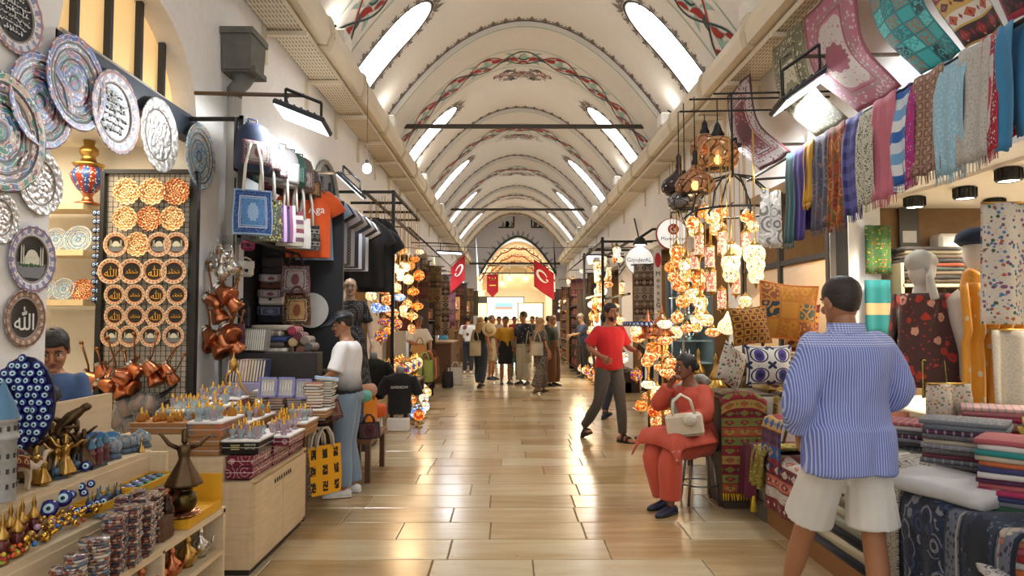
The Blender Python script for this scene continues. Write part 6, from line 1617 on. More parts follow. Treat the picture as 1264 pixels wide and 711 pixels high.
# ---- black back board with purses and carpet totes
bk = thing('bag_rack', 'black panel behind the hanging purses and totes', 'rack'); m = MB(); m.box((-2.28, 7.45, 1.6), (.95, .04, 2.6)); m.build('panel', mat('141416', .6), bk)
m = MB(); m.box((-2.72, 7.2, 1.7), (.04, .55, 2.8)); m.build('side_panel', mat('1A1A1C', .6), bk)
def purse(lb, c, w_, h, body, flap, rz=0, s_=1):
 t = thing('handbag', lb, 'bag', c, (0, 0, rz), 'handbags at the bag stall', s_); d = .09
 m = MB(); m.rbox((0, 0, 0), (w_, d, h), .02); m.build('bag_body', body, t)
 m = MB(); m.grid(lambda u, v: ((u - .5) * w_ * 1.02, -d / 2 - .008 + .03 * max(0, .25 - v) * 2, h * .5 + .012 - h * .6 * v * (1 - .18 * (abs(u - .5) * 2) ** 2)), 10, 8, .008); m.build('flap', flap, t)
 m = MB(); m.rbox((0, -d / 2 - .02, -h * .08), (.03, .012, .03), .004); m.build('clasp', M_IRON, t)
 m = MB(); m.tube([(-w_ * .45, 0, h * .45), (-w_ * .3, 0, h * .75), (0, 0, h * .9), (w_ * .3, 0, h * .75), (w_ * .45, 0, h * .45)], .009, 8); m.build('strap', body, t); return t
LEA = [mat('5A2E1E', .4), mat('1E2230', .4), mat('D8D0C0', .5), mat('241A18', .4), mat('4A1A26', .4)]
CARP = lambda k, cs: textile('carpet', cs, k, 1.6, 1.6)
GREYC = ['B8B0A8', '6A5A5E', 'E0DAD0', '8A4A50']; BRNC = ['B8925E', '2A2018', 'D8C090', '8A4A2A']; NAVC = ['5A6480', '20263E', 'C8C4C0', '8A8AA0']; BLUC = ['5A8AC0', '2E4A86', 'D8E0E8', '9AB8D8']
def fr(px, py, Y): return at(px, py, Y=Y)
purse('dark brown purse hanging highest in the purse column', fr(338, 330, 7.3), .25, .17, LEA[3], LEA[3]); purse('brown leather purse with a woven flap', fr(337, 349, 7.3), .26, .15, LEA[0], CARP(1, GREYC)); purse('white purse with a carpet-pattern flap', fr(336, 368, 7.3), .27, .15, LEA[2], CARP(2, GREYC)); purse('navy purse with a speckled flap, lowest in the column', fr(336, 390, 7.3), .27, .17, LEA[1], CARP(3, NAVC))
purse('small white purse hanging on the pier chain', fr(303, 333, 6.4), .14, .13, LEA[2], LEA[2], .5); purse('small magenta pouch above the white purse on the pier', fr(306, 302, 6.4), .12, .11, mat('8A2A50', .3), mat('A83A60', .3), .4); purse('wine red bag hanging beside the copper pots', fr(291, 418, 6.2), .16, .24, LEA[4], LEA[4], .3); purse('small black backpack hanging behind the pots', fr(298, 392, 6.6), .16, .2, LEA[1], LEA[3], .2)
def tote(lb, c, w_, h, m_, rz=0, strap=None, sl=.3, grp='tote bags at the bag stall', dep=.1):
 t = thing('tote_bag', lb, 'bag', c, (0, 0, rz), grp)
 m = MB(); m.smooth = True
 def side(s_): return lambda u, v: ((u - .5) * w_ * (1 + .04 * sin(v * 5)), s_ * (dep * .5 * (1 - v) * sin(pi * min(1, max(0, u))) ** .5 + .004), h * (v - .5))
 m.grid(side(-1), 8, 8, uvs=(1, 1)); m.grid(lambda u, v: side(1)(1 - u, v), 8, 8); m.grid(lambda u, v: ((u - .5) * w_, (v - .5) * dep * sin(pi * u) ** .5, -h * .5), 8, 2); m.build('bag_body', m_, t)
 for s_ in (-1, 1): m = MB(); m.tube([(-w_ * .25, s_ * .012, h * .46), (-w_ * .2, s_ * .016, h * .5 + sl * .5), (-w_ * .08, s_ * .012, h * .5 + sl * .9), (w_ * .08, s_ * .012, h * .5 + sl * .9), (w_ * .2, s_ * .016, h * .5 + sl * .5), (w_ * .25, s_ * .012, h * .46)], .011, 8); m.build('strap', strap or m_, t)
 return t
tote('grey carpet-pattern tote beside the purses', fr(365, 345, 7.1), .29, .29, CARP(4, GREYC), .1, LEA[3], .14); tote('brown medallion carpet tote below the grey one', fr(367, 383, 7.05), .27, .31, CARP(5, BRNC), .1, LEA[0], .1)
m = MB(); m.smooth = False; m.lathe([(.001, 0), (.19, .004), (.19, .014), (.001, .018)], 32); tag(m.build('round_cloth', mat('B8B4AC', .8), None, fr(384, 383, 7.38), (pi / 2, 0, 0)), 'white round cloth hanging behind the brown tote', 'cloth')
# ---- hung front: backpacks above, cloth totes below, over the aisle
fx = thing('bag_gantry', 'black frame carrying the backpacks and totes over the aisle', 'rack');
for y_, z0 in ((5.7, 2.25), (7.45, 2.25)): m = MB(); m.box((-2.25, y_, (z0 + 3.32) / 2), (.04, .04, 3.32 - z0)); m.build('post', M_BLACK, fx)
for z_ in (3.3, 2.95, 2.3): m = MB(); m.box((-2.25, 6.58, z_), (.03, 1.8, .03)); m.build('rail', M_BLACK, fx)
for y_ in (5.72, 7.43): m = MB(); m.box((-2.48, y_, 3.3), (.46, .03, .03)); m.build('wall_arm', M_BLACK, fx)
m = MB(); m.grid(lambda u, v: (-2.29, 5.66 + 1.8 * u, 2.85 + .45 * v), 12, 4, .01); m.build('cloth_panel', textile('ustripe', ['1E1420', '2A1A2A', '3A8A88', '8A3A5A', '6A1E38', '1E1A2A', '8A2A40', 'B86A80', '2A1620'], 0, 1.0, 2), fx)
def backpack(lb, c, m1, m2, rz, s_):
 t = thing('backpack', lb, 'bag', c, (0, 0, rz), 'backpacks at the bag stall', s_); m = MB()
 loft(m, [(Vector((0, 0, z)), Vector((1, 0, 0)), Vector((0, 1, 0)), a, b) for z, a, b in ((-.17, .10, .05), (-.16, .13, .075), (-.05, .135, .085), (.08, .125, .075), (.14, .1, .06), (.17, .05, .03))], 18); m.build('bag_body', m1, t)
 m = MB(); m.grid(lambda u, v: ((u - .5) * .21, -.085 - .02 * sin(pi * u) * sin(pi * v), -.14 + .17 * v), 8, 6, .02); m.build('pocket', m2, t)
 m = MB(); m.tube([(-.03, .03, .16), (-.03, .03, .21), (.03, .03, .21), (.03, .03, .16)], .008, 6); m.build('loop', m1, t); return t
for k, (px, py, m1, m2, s_) in enumerate(((313, 182, mat('20304E', .6), CARP(6, GREYC), 1.15), (326, 190, mat('2A2C34', .6), CARP(7, GREYC), 1.1), (336, 200, mat('8A8A8E', .7), CARP(8, GREYC), 1.05), (350, 207, mat('9A9898', .7), mat('B0AEAC', .7), 1.1), (361, 210, mat('2E5A54', .7), CARP(9, ['5A8A7E', '2E4A44', 'B8C8BC', '3A6A60']), 1.0), (371, 216, mat('6A6058', .7), CARP(10, GREYC), 1.05), (381, 228, mat('4A4644', .7), CARP(11, BRNC), 1.0))):
 c = at(px, py, X=-2.12); backpack('%s backpack, %s in the upper row of bags' % (('navy', 'charcoal', 'grey', 'silver grey', 'teal', 'taupe', 'brown')[k], ORD[k]), c, m1, m2, .7, s_)
WS = mat('DCD8D0', .7)
for k, (px, py, w_, h, m_, nm) in enumerate(((312, 262, .30, .37, CARP(12, BLUC), 'blue carpet-pattern'), (329, 272, .26, .36, textile('floral', ['38382E', 'C8B050', '8A8A70', '6A7A4A'], 2, 4, 4), 'dark floral'), (346, 276, .27, .34, textile('ustripe', ['5A3070', 'B898B8', '3A2E5A', '8A4A6A', 'C8C0C8'], 1, 2, 3), 'purple striped'), (358, 282, .25, .34, textile('stripe', ['B0A898', '6A4A5A', 'C8C0B8', '7A3A4A'], 3, 2, 2), 'grey striped'), (368, 288, .24, .3, mat('C8C4BC', .8), 'plain white'), (378, 293, .27, .26, textile('kilim', ['2A2826', '8A8680', '141414'], 2, 5, 6), 'black patterned'))):
 tote('%s cloth tote hanging in the lower row of bags' % nm, at(px, py, X=-2.08), w_, h, m_, .45, WS, .42)
# ---- T-shirts on the rail
rail = thing('clothes_rail', 'grey clothes rail with T-shirts over the aisle', 'rail'); m = MB(); m.tube([(-2.1, 7.1, 3.06), (-2.1, 10.5, 3.06)], .014, 8); m.build('bar', M_STEEL, rail)
for y_ in (7.32, 10.45): m = MB(); m.tube([(-2.1, y_, 3.06), (-2.7, y_, 3.12)], .014, 8); m.build('arm', M_STEEL, rail)
def tshirt(lb, c, m_, s_=1, rz=0, txt=None, grp='T-shirts on the rail'):
 t = thing('t_shirt', lb, 'shirt', c, (0, 0, rz), grp, s_)
 out = [(-.09, 0), (-.2, -.04), (-.36, -.2), (-.29, -.3), (-.22, -.24), (-.23, -.72), (.23, -.72), (.22, -.24), (.29, -.3), (.36, -.2), (.2, -.04), (.09, 0), (.06, -.05), (0, -.075), (-.06, -.05)]
 q = MB()
 for s2 in (-1, 1):
  def f(u, v, s2=s2):
   z = -.72 * (1 - v); hw = .225 if v < .66 else .225 - .1 * ((v - .66) / .34) ** 2; x = (u - .5) * 2 * hw
   return (x, s2 * (.02 + .035 * (1 - (abs(u - .5) * 2) ** 2) + .012 * sin(u * 17 + v * 3)), z - .05 * ((abs(u - .5) * 2 < .4) and v > .95) * 1)
  q.grid(f if s2 < 0 else (lambda u, v: f(1 - u, v)), 14, 10)
 for s2 in (-1, 1): q.tube([(s2 * .15, 0, -.05), (s2 * .24, 0, -.13), (s2 * .31, 0, -.25)], [.06, .075, .08], 12, True, sq=(.4, 1.1))
 q.build('shirt', m_, t)
 m = MB(); m.tube([(-.17, 0, -.05), (0, 0, .01), (.17, 0, -.05)], .008, 6); m.tube([(0, 0, .01), (0, 0, .05), (.02, 0, .075), (.0, 0, .09)], .004, 6); m.build('hanger', M_BRASS, t)
 if txt:
  for k, s3 in enumerate(txt): g = text_mb(s3, .11, .002); g.xf(Matrix.Translation((0, -.062, -.22 - .12 * k)) @ rotm(pi / 2, 0, 0).to_4x4()); g.build('lettering', mat('E8E4DC', .6), t)
 return t
for k, (y_, cl, nm) in enumerate(((7.45, '8EA8C4', 'light blue'), (7.66, '16181E', 'black'), (7.87, 'C4BCD0', 'pale lilac'), (8.08, '15161A', 'black dotted'), (8.28, 'C8C2BA', 'stone'), (8.48, '2A3448', 'navy'), (8.68, 'D8D4D6', 'white'), (8.88, '3E4048', 'charcoal'), (9.08, 'E0DEE0', 'bright white'), (9.28, '131418', 'deep black'))):
 tshirt('%s T-shirt, %s on the rail from the bag stall' % (nm, (ORD + ['ninth', 'tenth'])[k]), (-2.1, y_, 2.97), textile('geo', ['15161A', 'B0B0B0', '15161A'], 0, 14, 20) if k == 3 else cloth_mat('tee_' + nm, cl), 1.0, R.uniform(-.1, .1))
tshirt('orange T-shirt with white lettering at the head of the rail', (-2.12, 7.2, 2.98), cloth_mat('tee_orange', 'D8561C'), 1.0, .25, ('Sm Aga',))
for k, (x, y, z, cl, nm) in enumerate(((-2.05, 9.75, 2.75, '17171A', 'black jacket'), (-2.2, 10.0, 2.85, '1C1C20', 'dark hooded jacket'), (-1.98, 10.1, 2.7, '202226', 'charcoal jacket'), (-2.1, 10.35, 2.9, '151518', 'long black coat'))): tshirt('%s hanging past the end of the T-shirt rail' % nm, (x, y, z + .25), cloth_mat('jacket' + nm, cl), (1.15, 1.6, 1.3), R.uniform(-.4, .4), None, 'jackets past the rail')
# ---- female mannequin in a dotted dress
dot = Tree('dotted_dress'); dot.uv('Object'); dv = dot.voro(dot.co, 45, rnd=.1); DOT = dot.out(dot.mix(dv.lt(.28), '1E1E24', '9A9698'), .8)
mq, HMq, _, _ = person('female mannequin in a dark dotted belted dress behind the seller', (-2.02, 8.7, .42), .25, 1.72, 'B99A84', dict(la=((.24, .05, 1.17), (.27, -.05, .93)), ra=((-.24, .05, 1.17), (-.27, -.05, .93))), None, dict(m=DOT, e=.014, sleeve=.5), None, dict(m=DOT, len=.3, flare=.12), '2A2420', .95, .016, True, .3, name='mannequin'); mq['category'] = 'mannequin'
m = MB(); c_, X_, Y__, d_ = _(.28); loft(m, [(c_ + Vector((0, 0, dz)), X_, Y__, .165, .128) for dz in (-.025, .025)], 20); m.build('belt', M_BLACK, mq)
pl = thing('plinth', 'dark plinth under the dotted-dress mannequin', 'plinth'); m = MB(); m.rbox((-2.02, 8.7, .21), (.6, .6, .42), .01); m.build('block', mat('2A2826', .6), pl)
# ---- black T-shirt busts
def bust(lb, loc, h0, txt=None, sz=1.0, skirt=.0):
 t = thing('bust_form', lb, 'mannequin', loc, (0, 0, .12), 'T-shirt busts', sz); P, N = Vector((0, 0, .95)), Vector((0, .0, 1.47)); f = seg_axes(P, N, Vector((1, 0, 0)), Vector((1, 0, 0))); dz = Vector((0, 0, h0 - .86))
 q = MB(); loft(q, [(f(tt)[0] + dz, f(tt)[1], f(tt)[2], a, b) for tt, a, b in ((-.16, .17, .12), (.1, .18, .125), (.34, .17, .12), (.6, .19, .13), (.8, .21, .12), (.9, .185, .095), (.95, .13, .08), (.985, .085, .07))], 20)
 for s_ in (-1, 1): q.tube([Vector((s_ * .17, 0, 1.40)) + dz, Vector((s_ * .235, 0, 1.28)) + dz, Vector((s_ * .27, 0, 1.14)) + dz], [.06, .075, .075], 12)
 fuse(q, .014, 2, .008, 9).build('t_shirt', cloth_mat('black_tee', '0E0E11'), t)
 q = MB(); loft(q, [(Vector((0, 0, 1.46)) + dz, Vector((1, 0, 0)), Vector((0, 1, 0)), .06, .06), (Vector((0, 0, 1.54)) + dz, Vector((1, 0, 0)), Vector((0, 1, 0)), .055, .058), (Vector((0, 0, 1.56)) + dz, Vector((1, 0, 0)), Vector((0, 1, 0)), .04, .045)], 16); q.build('neck', mat('8A8E94', .4), t)
 q = MB(); q.tube([(0, 0, .02), (0, 0, h0 + .05)], .02, 10); q.lathe([(.001, 0), (.15, 0), (.15, .015), (.03, .03)], 20); q.build('stand', M_WHITE, t)
 if txt: g = text_mb(txt, .052, .001); g.xf(Matrix.Translation((0.0, -.136, 1.265 + dz.z)) @ rotm(pi / 2, 0, 0).to_4x4()); g.build('lettering', mat('E8E6E0', .6), t)
 return t
bust('plain black T-shirt on a bust form beside the orange stool', (-2.02, 10.25, 0), .42, None, 1.0); bust('black T-shirt with white lettering on a bust form by the aisle', (-1.60, 10.1, 0), .22, 'GIVENCHY', 1.0)
bx_ = thing('display_block', 'white display block under the lettered T-shirt bust', 'block'); m = MB(); m.rbox((-1.60, 9.98, .09), (.32, .12, .18), .01); m.build('block', M_WHITE, bx_)
sl = thing('stool', 'round orange padded stool with white legs', 'stool', (-1.86, 9.35, 0)); m = MB(); m.lathe([(.001, .3), (.19, .3), (.2, .32), (.2, .43), (.18, .45), (.001, .455)], 24); m.build('seat', mat('C8501A', .6), sl)
for k in range(4): a = pi / 4 + k * pi / 2; m = MB(); m.tube([(.13 * cos(a), .13 * sin(a), .3), (.15 * cos(a), .15 * sin(a), .14), (.13 * cos(a), .13 * sin(a), 0)], [.03, .024, .014], 8); m.build('leg', M_WHITE, sl)
# ---- bags hanging at the counter end, bench behind
WH = mat('CFC6B4', .6); cols = [textile('carpet', ['2A2E3A', '6A6E7A', 'A8A8A8', '1A1A22'], 21, 2, 2), textile('carpet', ['5A1A22', '20262E', '8A6A5A', '2A1416'], 22, 2, 2), textile('speckle', ['4A4034', '9A8A74', '2A241E'], 3, 5, 6), textile('speckle', ['E0A010', 'E0A010', 'E0A010'], 4, 2, 3)]
yl = Tree('yellow_print'); uu, vv, _z = yl.uv('UV'); fx_ = (uu * 3).fr() - .5; fy_ = (vv * 3).fr() - .5; nn = yl.noise(yl.vec(uu * 20, vv * 20), 1, 3); YEL = yl.out(yl.mix((fx_.abs().lt(.22)) * (fy_.abs().lt(.3)) * nn.gt(.42), 'E2A010', '1A1408'), .8)
hr = thing('bag_hook_rail', 'metal rail at the counter end holding the shoulder bags', 'rail'); m = MB(); m.tube([(-1.86, 5.56, .80), (-1.48, 5.56, .80)], .01, 8); m.tube([(-1.86, 5.56, .80), (-1.86, 5.47, .76)], .01, 8); m.build('bar', M_STEEL, hr)
for k, (m_, nm) in enumerate(((cols[0], 'dark blue carpet'), (cols[1], 'wine carpet'), (cols[2], 'brown speckled'), (YEL, 'yellow bag with black prints,'))):
 tote('%s shoulder bag hanging at the counter end' % nm, (-1.70 + .055 * k, 5.66 + .03 * k, .36), .33, .40, m_, 1.05 if k < 3 else .85, WH, .16, 'shoulder bags at the counter end', .05)
for k, (px, py, rz) in enumerate(((396, 511, .5), (407, 508, .7), (413, 505, .9))):
 c = at(px, py, Y=5.7); book('carpet-covered notebook leaning at the counter end, %s of three' % CW[k], c, (.12, .16, .022), textile('carpet', ['8A5A4A', '3A2A26', 'C8A890', '5A2A2A'], 30 + k, 1.5, 1.5), rz, 'leaning carpet notebooks', 1.1, 0)
bn = thing('bench', 'low wooden bench with packed bags behind the seller', 'bench', (-1.52, 7.2, 0)); m = MB(); m.box((0, 0, .40), (.34, .9, .04)); m.build('bench_top', mat('6E4A2A', .5), bn)
for x in (-.13, .13):
 for y in (-.38, .38): m = MB(); m.box((x, y, .19), (.05, .06, .38)); m.build('leg', mat('5A3C22', .5), bn)
tote('orange bag standing on the bench behind the seller', (-1.46, 7.25, .60), .26, .34, mat('D8820E', .7), 1.2, None, .12, 'bags on the bench'); tote('blue patterned bag on the bench behind the seller', (-1.56, 6.95, .60), .26, .34, textile('speckle', ['2A3458', '8A94B0'], 6, 6, 6), 1.0, None, .1, 'bags on the bench'); tote('dark carpet bag lying low at the bench end', (-1.40, 6.9, .50), .22, .16, cols[1], .4, None, .08, 'bags on the bench')
m = MB(); m.tube([(-.12, 0, 0), (.12, 0, 0)], .06, 14); tag(m.build('rolled_shawl', cloth_mat('teal_shawl', '4EA090'), None, (-1.5, 7.0, .82), (0, 0, 1.2)), 'teal rolled shawl on top of the bench bags', 'textile'); m = MB(); m.tube([(-.12, 0, 0), (.12, 0, 0)], .07, 14); tag(m.build('rolled_shawl', cloth_mat('tan_shawl', 'B07A5A'), None, (-1.5, 7.2, .86), (0, 0, 1.2)), 'tan rolled shawl above the orange bag', 'textile')
# ---- pier: rain pipe, hopper, hanging pots
rp = thing('rain_pipe', 'old grey rain pipe with a broad hopper head on the pier', 'pipe'); py_ = 6.42; m = MB(); m.tube([(XL + .09, py_, .1), (XL + .09, py_, 3.75)], .065, 14); m.build('pipe', mat('B8B4AA', .7, 0, .2, 5), rp)
m = MB(); m.tube([(XL + .09, py_, 3.7), (XL + .09, py_, 3.78), (XL + .13, py_ + .05, 3.86), (XL + .14, py_ + .05, 3.95)], [.065, .075, .08, .13], 12); m.box((XL + .15, py_ + .05, 4.12), (.26, .34, .34), None, 1.1); m.box((XL + .15, py_ + .05, 4.31), (.32, .42, .06)); m.box((XL + .15, py_ + .05, 3.96), (.34, .3, .05)); m.build('hopper', mat('6A6A62', .8, 0, .35, 8), rp)
for z_ in (2.35, 1.3): m = MB(); m.lathe([(.07, -.04), (.075, -.04), (.075, .04), (.07, .04)], 14, (XL + .09, py_, z_)); m.build('collar', mat('9A968C', .7), rp)
m = MB(); m.tube([(XL + .2, 6.2, 2.9), (XL + .2, 6.2, 1.3)], .008, 6); tag(m.build('pot_chain', M_IRON), 'dark chain on the pier holding the copper pots', 'chain')
hang_pots([(263, 372, 1.5), (278, 362, 1.6), (270, 388, 1.5), (288, 375, 1.4), (260, 415, 1.5), (276, 420, 1.7), (270, 430, 1.5), (284, 410, 1.5), (253, 425, 1.3), (290, 428, 1.4)], 6.15, 'in the cluster on the pier below the silver jugs')
for k, (px, py) in enumerate(((258, 335), (268, 330), (280, 325), (286, 340), (274, 345))):
 o = ewer(M_SILVER); o.location = at(px, py, Y=6.12 - .03 * k); o.rotation_euler = (R.uniform(-.4, .4), R.uniform(-.6, .6), 0); o.scale = (1.3,) * 3; tag(o, 'silver jug hanging on the pier, %s of five' % ORD[k], group='silver jugs on the pier')
# ================================================================ FLOODLIGHTS, LAMPS
def flood(lb, wall_x, y, x_end, z, sgn, power, tilt=.5, yaw=0, drop=.22, size=(.42, .3), pitch=0, bar=True):
 t = thing('floodlight', lb, 'floodlight', (x_end, y, z));
 if bar: m = MB(); m.tube([(wall_x - x_end, 0, .02), (0, 0, 0)], .018, 8); m.build('wall_bar', mat('5A4A3A', .6), t)
 rr = Euler((pitch, tilt, yaw)).to_matrix(); c = Vector((0, -.02, -drop))
 m = MB(); m.rbox(c, (size[0], size[1], .045), .01, rr)
 for k in range(7): m.box(c + rr @ Vector((-size[0] * .4 + size[0] * .8 * k / 6, 0, .03)), (.012, size[1] * .8, .02), rr)
 m.build('housing', mat('22282E', .5), t)
 m = MB(); m.box(c + rr @ Vector((0, 0, -.026)), (size[0] * .92, size[1] * .9, .006), rr); m.build('lens', glow('F0F6FF', 5), t)
 m = MB()
 for e in (-1, 1): m.tube([c + rr @ Vector((e * size[0] * .36, 0, 0)), c + rr @ Vector((e * size[0] * .36, 0, 0)) + Vector((0, 0, drop * .95 + e * 0)), ], .012, 4)
 a, b = c + rr @ Vector((-size[0] * .36, 0, 0)) + Vector((0, 0, drop * .95)), c + rr @ Vector((size[0] * .36, 0, 0)) + Vector((0, 0, drop * .95)); m.tube([a, b], .014, 4); m.build('bracket', mat('1E2428', .5), t)
 m = MB(); m.tube([c + rr @ Vector((-size[0] * .3, .05, .03)), Vector((-.16, .03, -.02)), Vector((-.1, 0, .02))], .006, 5); m.build('cable', M_BLACK, t)
 l = lamp('AREA', (c + rr @ Vector((0, 0, -.04))), power, (.93, .97, 1), size[0] * .9, Euler((pitch, tilt, yaw)), t, size[1] * .85)
 return t
flood('large floodlight on a wooden bar over the plate shop pier', XL, 5.8, -1.76, 3.53, -1, 24, .38, 0, .2, (.46, .34), -.12)
flood('second floodlight on a bar over the T-shirt rail', XL, 8.65, -2.0, 3.47, -1, 40, .75, 0, .16, (.42, .3))
flood('small floodlight far along the left wall beside a flag', XL, 18.8, -1.63, 3.72, -1, 50, .05, 0, .25, (.7, .45))
flood('floodlight on a bar among the hanging rugs', XR, 5.8, 2.52, 3.88, 1, 45, -.62, 0, .3, (.55, .36), -.1)
flood('floodlight on a bar over the lamp shop', XR, 7.66, 2.42, 3.58, 1, 35, -.5, 0, .12, (.5, .2))
flood('small floodlight far along the right wall by the lamp stall', XR, 18.0, 2.3, 3.5, 1, 40, 0, 0, .2, (.5, .35))
bb_ = thing('light_bulb', 'bare lit bulb hanging below the left cable tray', 'bulb', at(453, 208, Y=8.6)); m = MB(); m.ell((0, 0, 0), (.055, .055, .065), 14, 10); m.build('bulb', glow('FFFFFF', 22), bb_); m = MB(); m.lathe([(.022, .05), (.024, .1), (.012, .11)], 10); m.build('socket', M_BLACK, bb_); m = MB(); m.tube([(0, 0, .1), (0, 0, 4.79 - at(453, 208, Y=8.6).z)], .004, 5); m.build('cord', M_BLACK, bb_)
lamp('POINT', at(453, 208, Y=8.45), 14, (1, .97, .92), .06)
def mosaic(cols, s=1.0, sc_=34):
 T = Tree('mosaic_glass'); T.uv('Object'); d = T.voro(T.co, sc_, 'Distance', 'DISTANCE_TO_EDGE'); ci = T.voro(T.co, sc_, 'Color'); k = len(cols)
 c = T.ramp(ci, [(i / k, q) for i, q in enumerate(cols)]); c = T.mix(d.lt(.06), c, '3A2414')
 T.out(c, .25, 0); T.t.links.new(c, T.b.inputs['Emission Color']); T.b.inputs['Emission Strength'].default_value = s; return T.m
MOS = [mosaic(['FFB45A', 'F0882A', 'FFE0A8', 'D85A1E', 'FFC878'], .8), mosaic(['E8641E', 'C83214', 'FF9A3A', 'FFC060', 'F07828'], .75), mosaic(['FFE8B8', 'FFD088', 'FFF4DC', 'F0B058', 'FFE0A0'], .95), mosaic(['8AB4E8', 'B8D8F8', '4E7AD0', 'E8F0FF', '9AC8E8'], 1.0), mosaic(['F4E8D0', 'FFFFFF', 'E8D0A0', 'C8E0E8', 'FFE8C0'], 1.0), mosaic(['C84A20', '7A1E50', 'E88A2A', '3A5AB0', 'F0C050'], .7)]
MN = ['amber', 'orange red', 'pale gold', 'blue', 'cream', 'multicoloured']
LM = {}
def lamp_parts(shape):
 if shape in LM: return LM[shape]
 if shape == 'ball': g = [(.02, .085), (.06, .075), (.092, .045), (.1, 0), (.092, -.045), (.06, -.078), (.02, -.092)]; c = [(.001, .15), (.008, .145), (.012, .12), (.035, .105), (.045, .085), (.02, .08)]; d = [(.03, -.085), (.02, -.1), (.01, -.11), (.012, -.125), (.001, -.14)]
 elif shape == 'flat': g = [(.02, .06), (.07, .055), (.11, .02), (.115, 0), (.1, -.035), (.05, -.062), (.02, -.068)]; c = [(.001, .12), (.01, .11), (.03, .08), (.05, .058), (.02, .055)]; d = [(.03, -.06), (.015, -.08), (.001, -.105)]
 elif shape == 'tulip': g = [(.05, .12), (.075, .1), (.08, .05), (.06, 0), (.07, -.04), (.045, -.09), (.02, -.1)]; c = [(.001, .2), (.01, .19), (.03, .15), (.06, .125), (.05, .115)]; d = [(.025, -.095), (.012, -.12), (.001, -.15)]
 elif shape == 'cyl': g = [(.05, .12), (.055, .11), (.055, -.11), (.05, -.12)]; c = [(.001, .2), (.01, .17), (.05, .135), (.062, .12), (.05, .115)]; d = [(.06, -.11), (.062, -.125), (.02, -.14), (.008, -.18), (.001, -.2)]
 else: g = [(.01, .2), (.03, .16), (.06, .1), (.13, .03), (.15, -.03), (.13, -.09), (.06, -.13), (.02, -.14)]; c = [(.001, .34), (.012, .3), (.008, .26), (.035, .2), (.02, .19)]; d = [(.03, -.135), (.015, -.16), (.001, -.19)]
 LM[shape] = (g, c, d); return LM[shape]
LMESH = {}
def hang_lamp(shape, mi, lb, loc, s_, top=None, grp='mosaic lamps', chain=.5, mat_=None, cap=None):
 key = (shape, mi if mat_ is None else mat_.name)
 if key not in LMESH:
  g, c, d = lamp_parts(shape); LMESH[key] = (MB().lathe(g, 16).mesh('glass_globe', mat_ or MOS[mi]), MB().lathe(c, 12).mesh('cap', cap or M_BRASS), MB().lathe(d, 10).mesh('finial', cap or M_BRASS))
 a, b, c_ = LMESH[key]; t = thing('hanging_lamp', lb, 'lamp', loc, (0, 0, R.uniform(0, 6)), grp, s_)
 link('glass_globe', a, t); link('cap', b, t); link('finial', c_, t)
 m = MB(); m.tube([(0, 0, .1), (0, 0, chain / s_)], .0035 / s_ * 1.2, 5); m.build('chain', M_BRASS, t); return t
ADJ = ['topmost', 'upper', 'high', 'second high', 'middle', 'lower middle', 'low', 'lowest', 'inner', 'outer', 'near', 'rear']
lf = thing('lamp_gantry', 'black iron frame of the left lamp stall', 'rack')
for y_ in (10.6,): m = MB(); m.box((-1.8, y_, 1.82), (.05, .05, 3.6)); m.build('post', M_IRON, lf)
for z_ in (3.6, 3.2): m = MB(); m.box((-1.8, 12.1, z_), (.04, 3.1, .04)); m.build('rail', M_IRON, lf); m = MB(); m.box((-2.25, 12.1, z_), (.04, 3.1, .04)); m.build('rail', M_IRON, lf)
for y_ in (10.6, 11.6, 12.6, 13.6): m = MB(); m.box((-2.25, y_, 3.6), (.9, .04, .04)); m.build('cross_rail', M_IRON, lf)
n = 0
for px, py, Y_, sh, mi in ((464, 322, 11.2, 'flat', 0), (457, 334, 11.4, 'ball', 0), (467, 346, 11.1, 'flat', 0), (463, 352, 11.6, 'tulip', 5), (474, 357, 11, 'flat', 0), (478, 370, 11.2, 'ball', 0), (465, 380, 11.4, 'ball', 3), (474, 381, 10.9, 'flat', 3), (484, 386, 11.2, 'flat', 0), (474, 397, 11.1, 'flat', 5), (487, 331, 12, 'ball', 4), (494, 340, 12, 'tulip', 4), (500, 330, 12.3, 'ball', 4), (504, 345, 12, 'ball', 2), (510, 360, 12.5, 'flat', 1), (499, 328, 12.6, 'ball', 2), (489, 355, 12.2, 'ball', 2), (493, 367, 12, 'flat', 3), (503, 375, 12.4, 'ball', 0), (512, 320, 13, 'flat', 1), (507, 328, 12.8, 'ball', 1), (517, 340, 13, 'ball', 1), (515, 378, 13, 'flat', 1), (508, 390, 12.6, 'flat', 0), (498, 385, 12.1, 'tulip', 2), (490, 400, 11.8, 'ball', 5), (480, 408, 11.4, 'flat', 1), (470, 415, 11.0, 'ball', 5), (458, 365, 11.6, 'ball', 2), (455, 350, 11.8, 'tulip', 0), (497, 310, 13, 'flat', 0), (482, 318, 12.2, 'ball', 2)):
 c = at(px, py, Y=Y_); hang_lamp(sh, mi, '%s mosaic lamp of the left stall, %s %s' % (MN[mi], ADJ[n % 12], ('in front', 'at the middle', 'at the back')[n // 12]), c, R.uniform(.8, 1.1), None, 'mosaic lamps of the left stall', max(.2, 3.6 - c.z)); n += 1
ftab = thing('lamp_bench', 'low dark bench under the left lamp stall', 'bench', (-1.9, 11.7, 0)); m = MB(); m.box((0, 0, .55), (.7, 2.2, .04)); m.build('bench_top', mat('4A3020', .5), ftab)
for x in (-.3, .3):
 for y in (-1, 1): m = MB(); m.box((x, y, .27), (.06, .06, .54)); m.build('leg', mat('3A2618', .5), ftab)
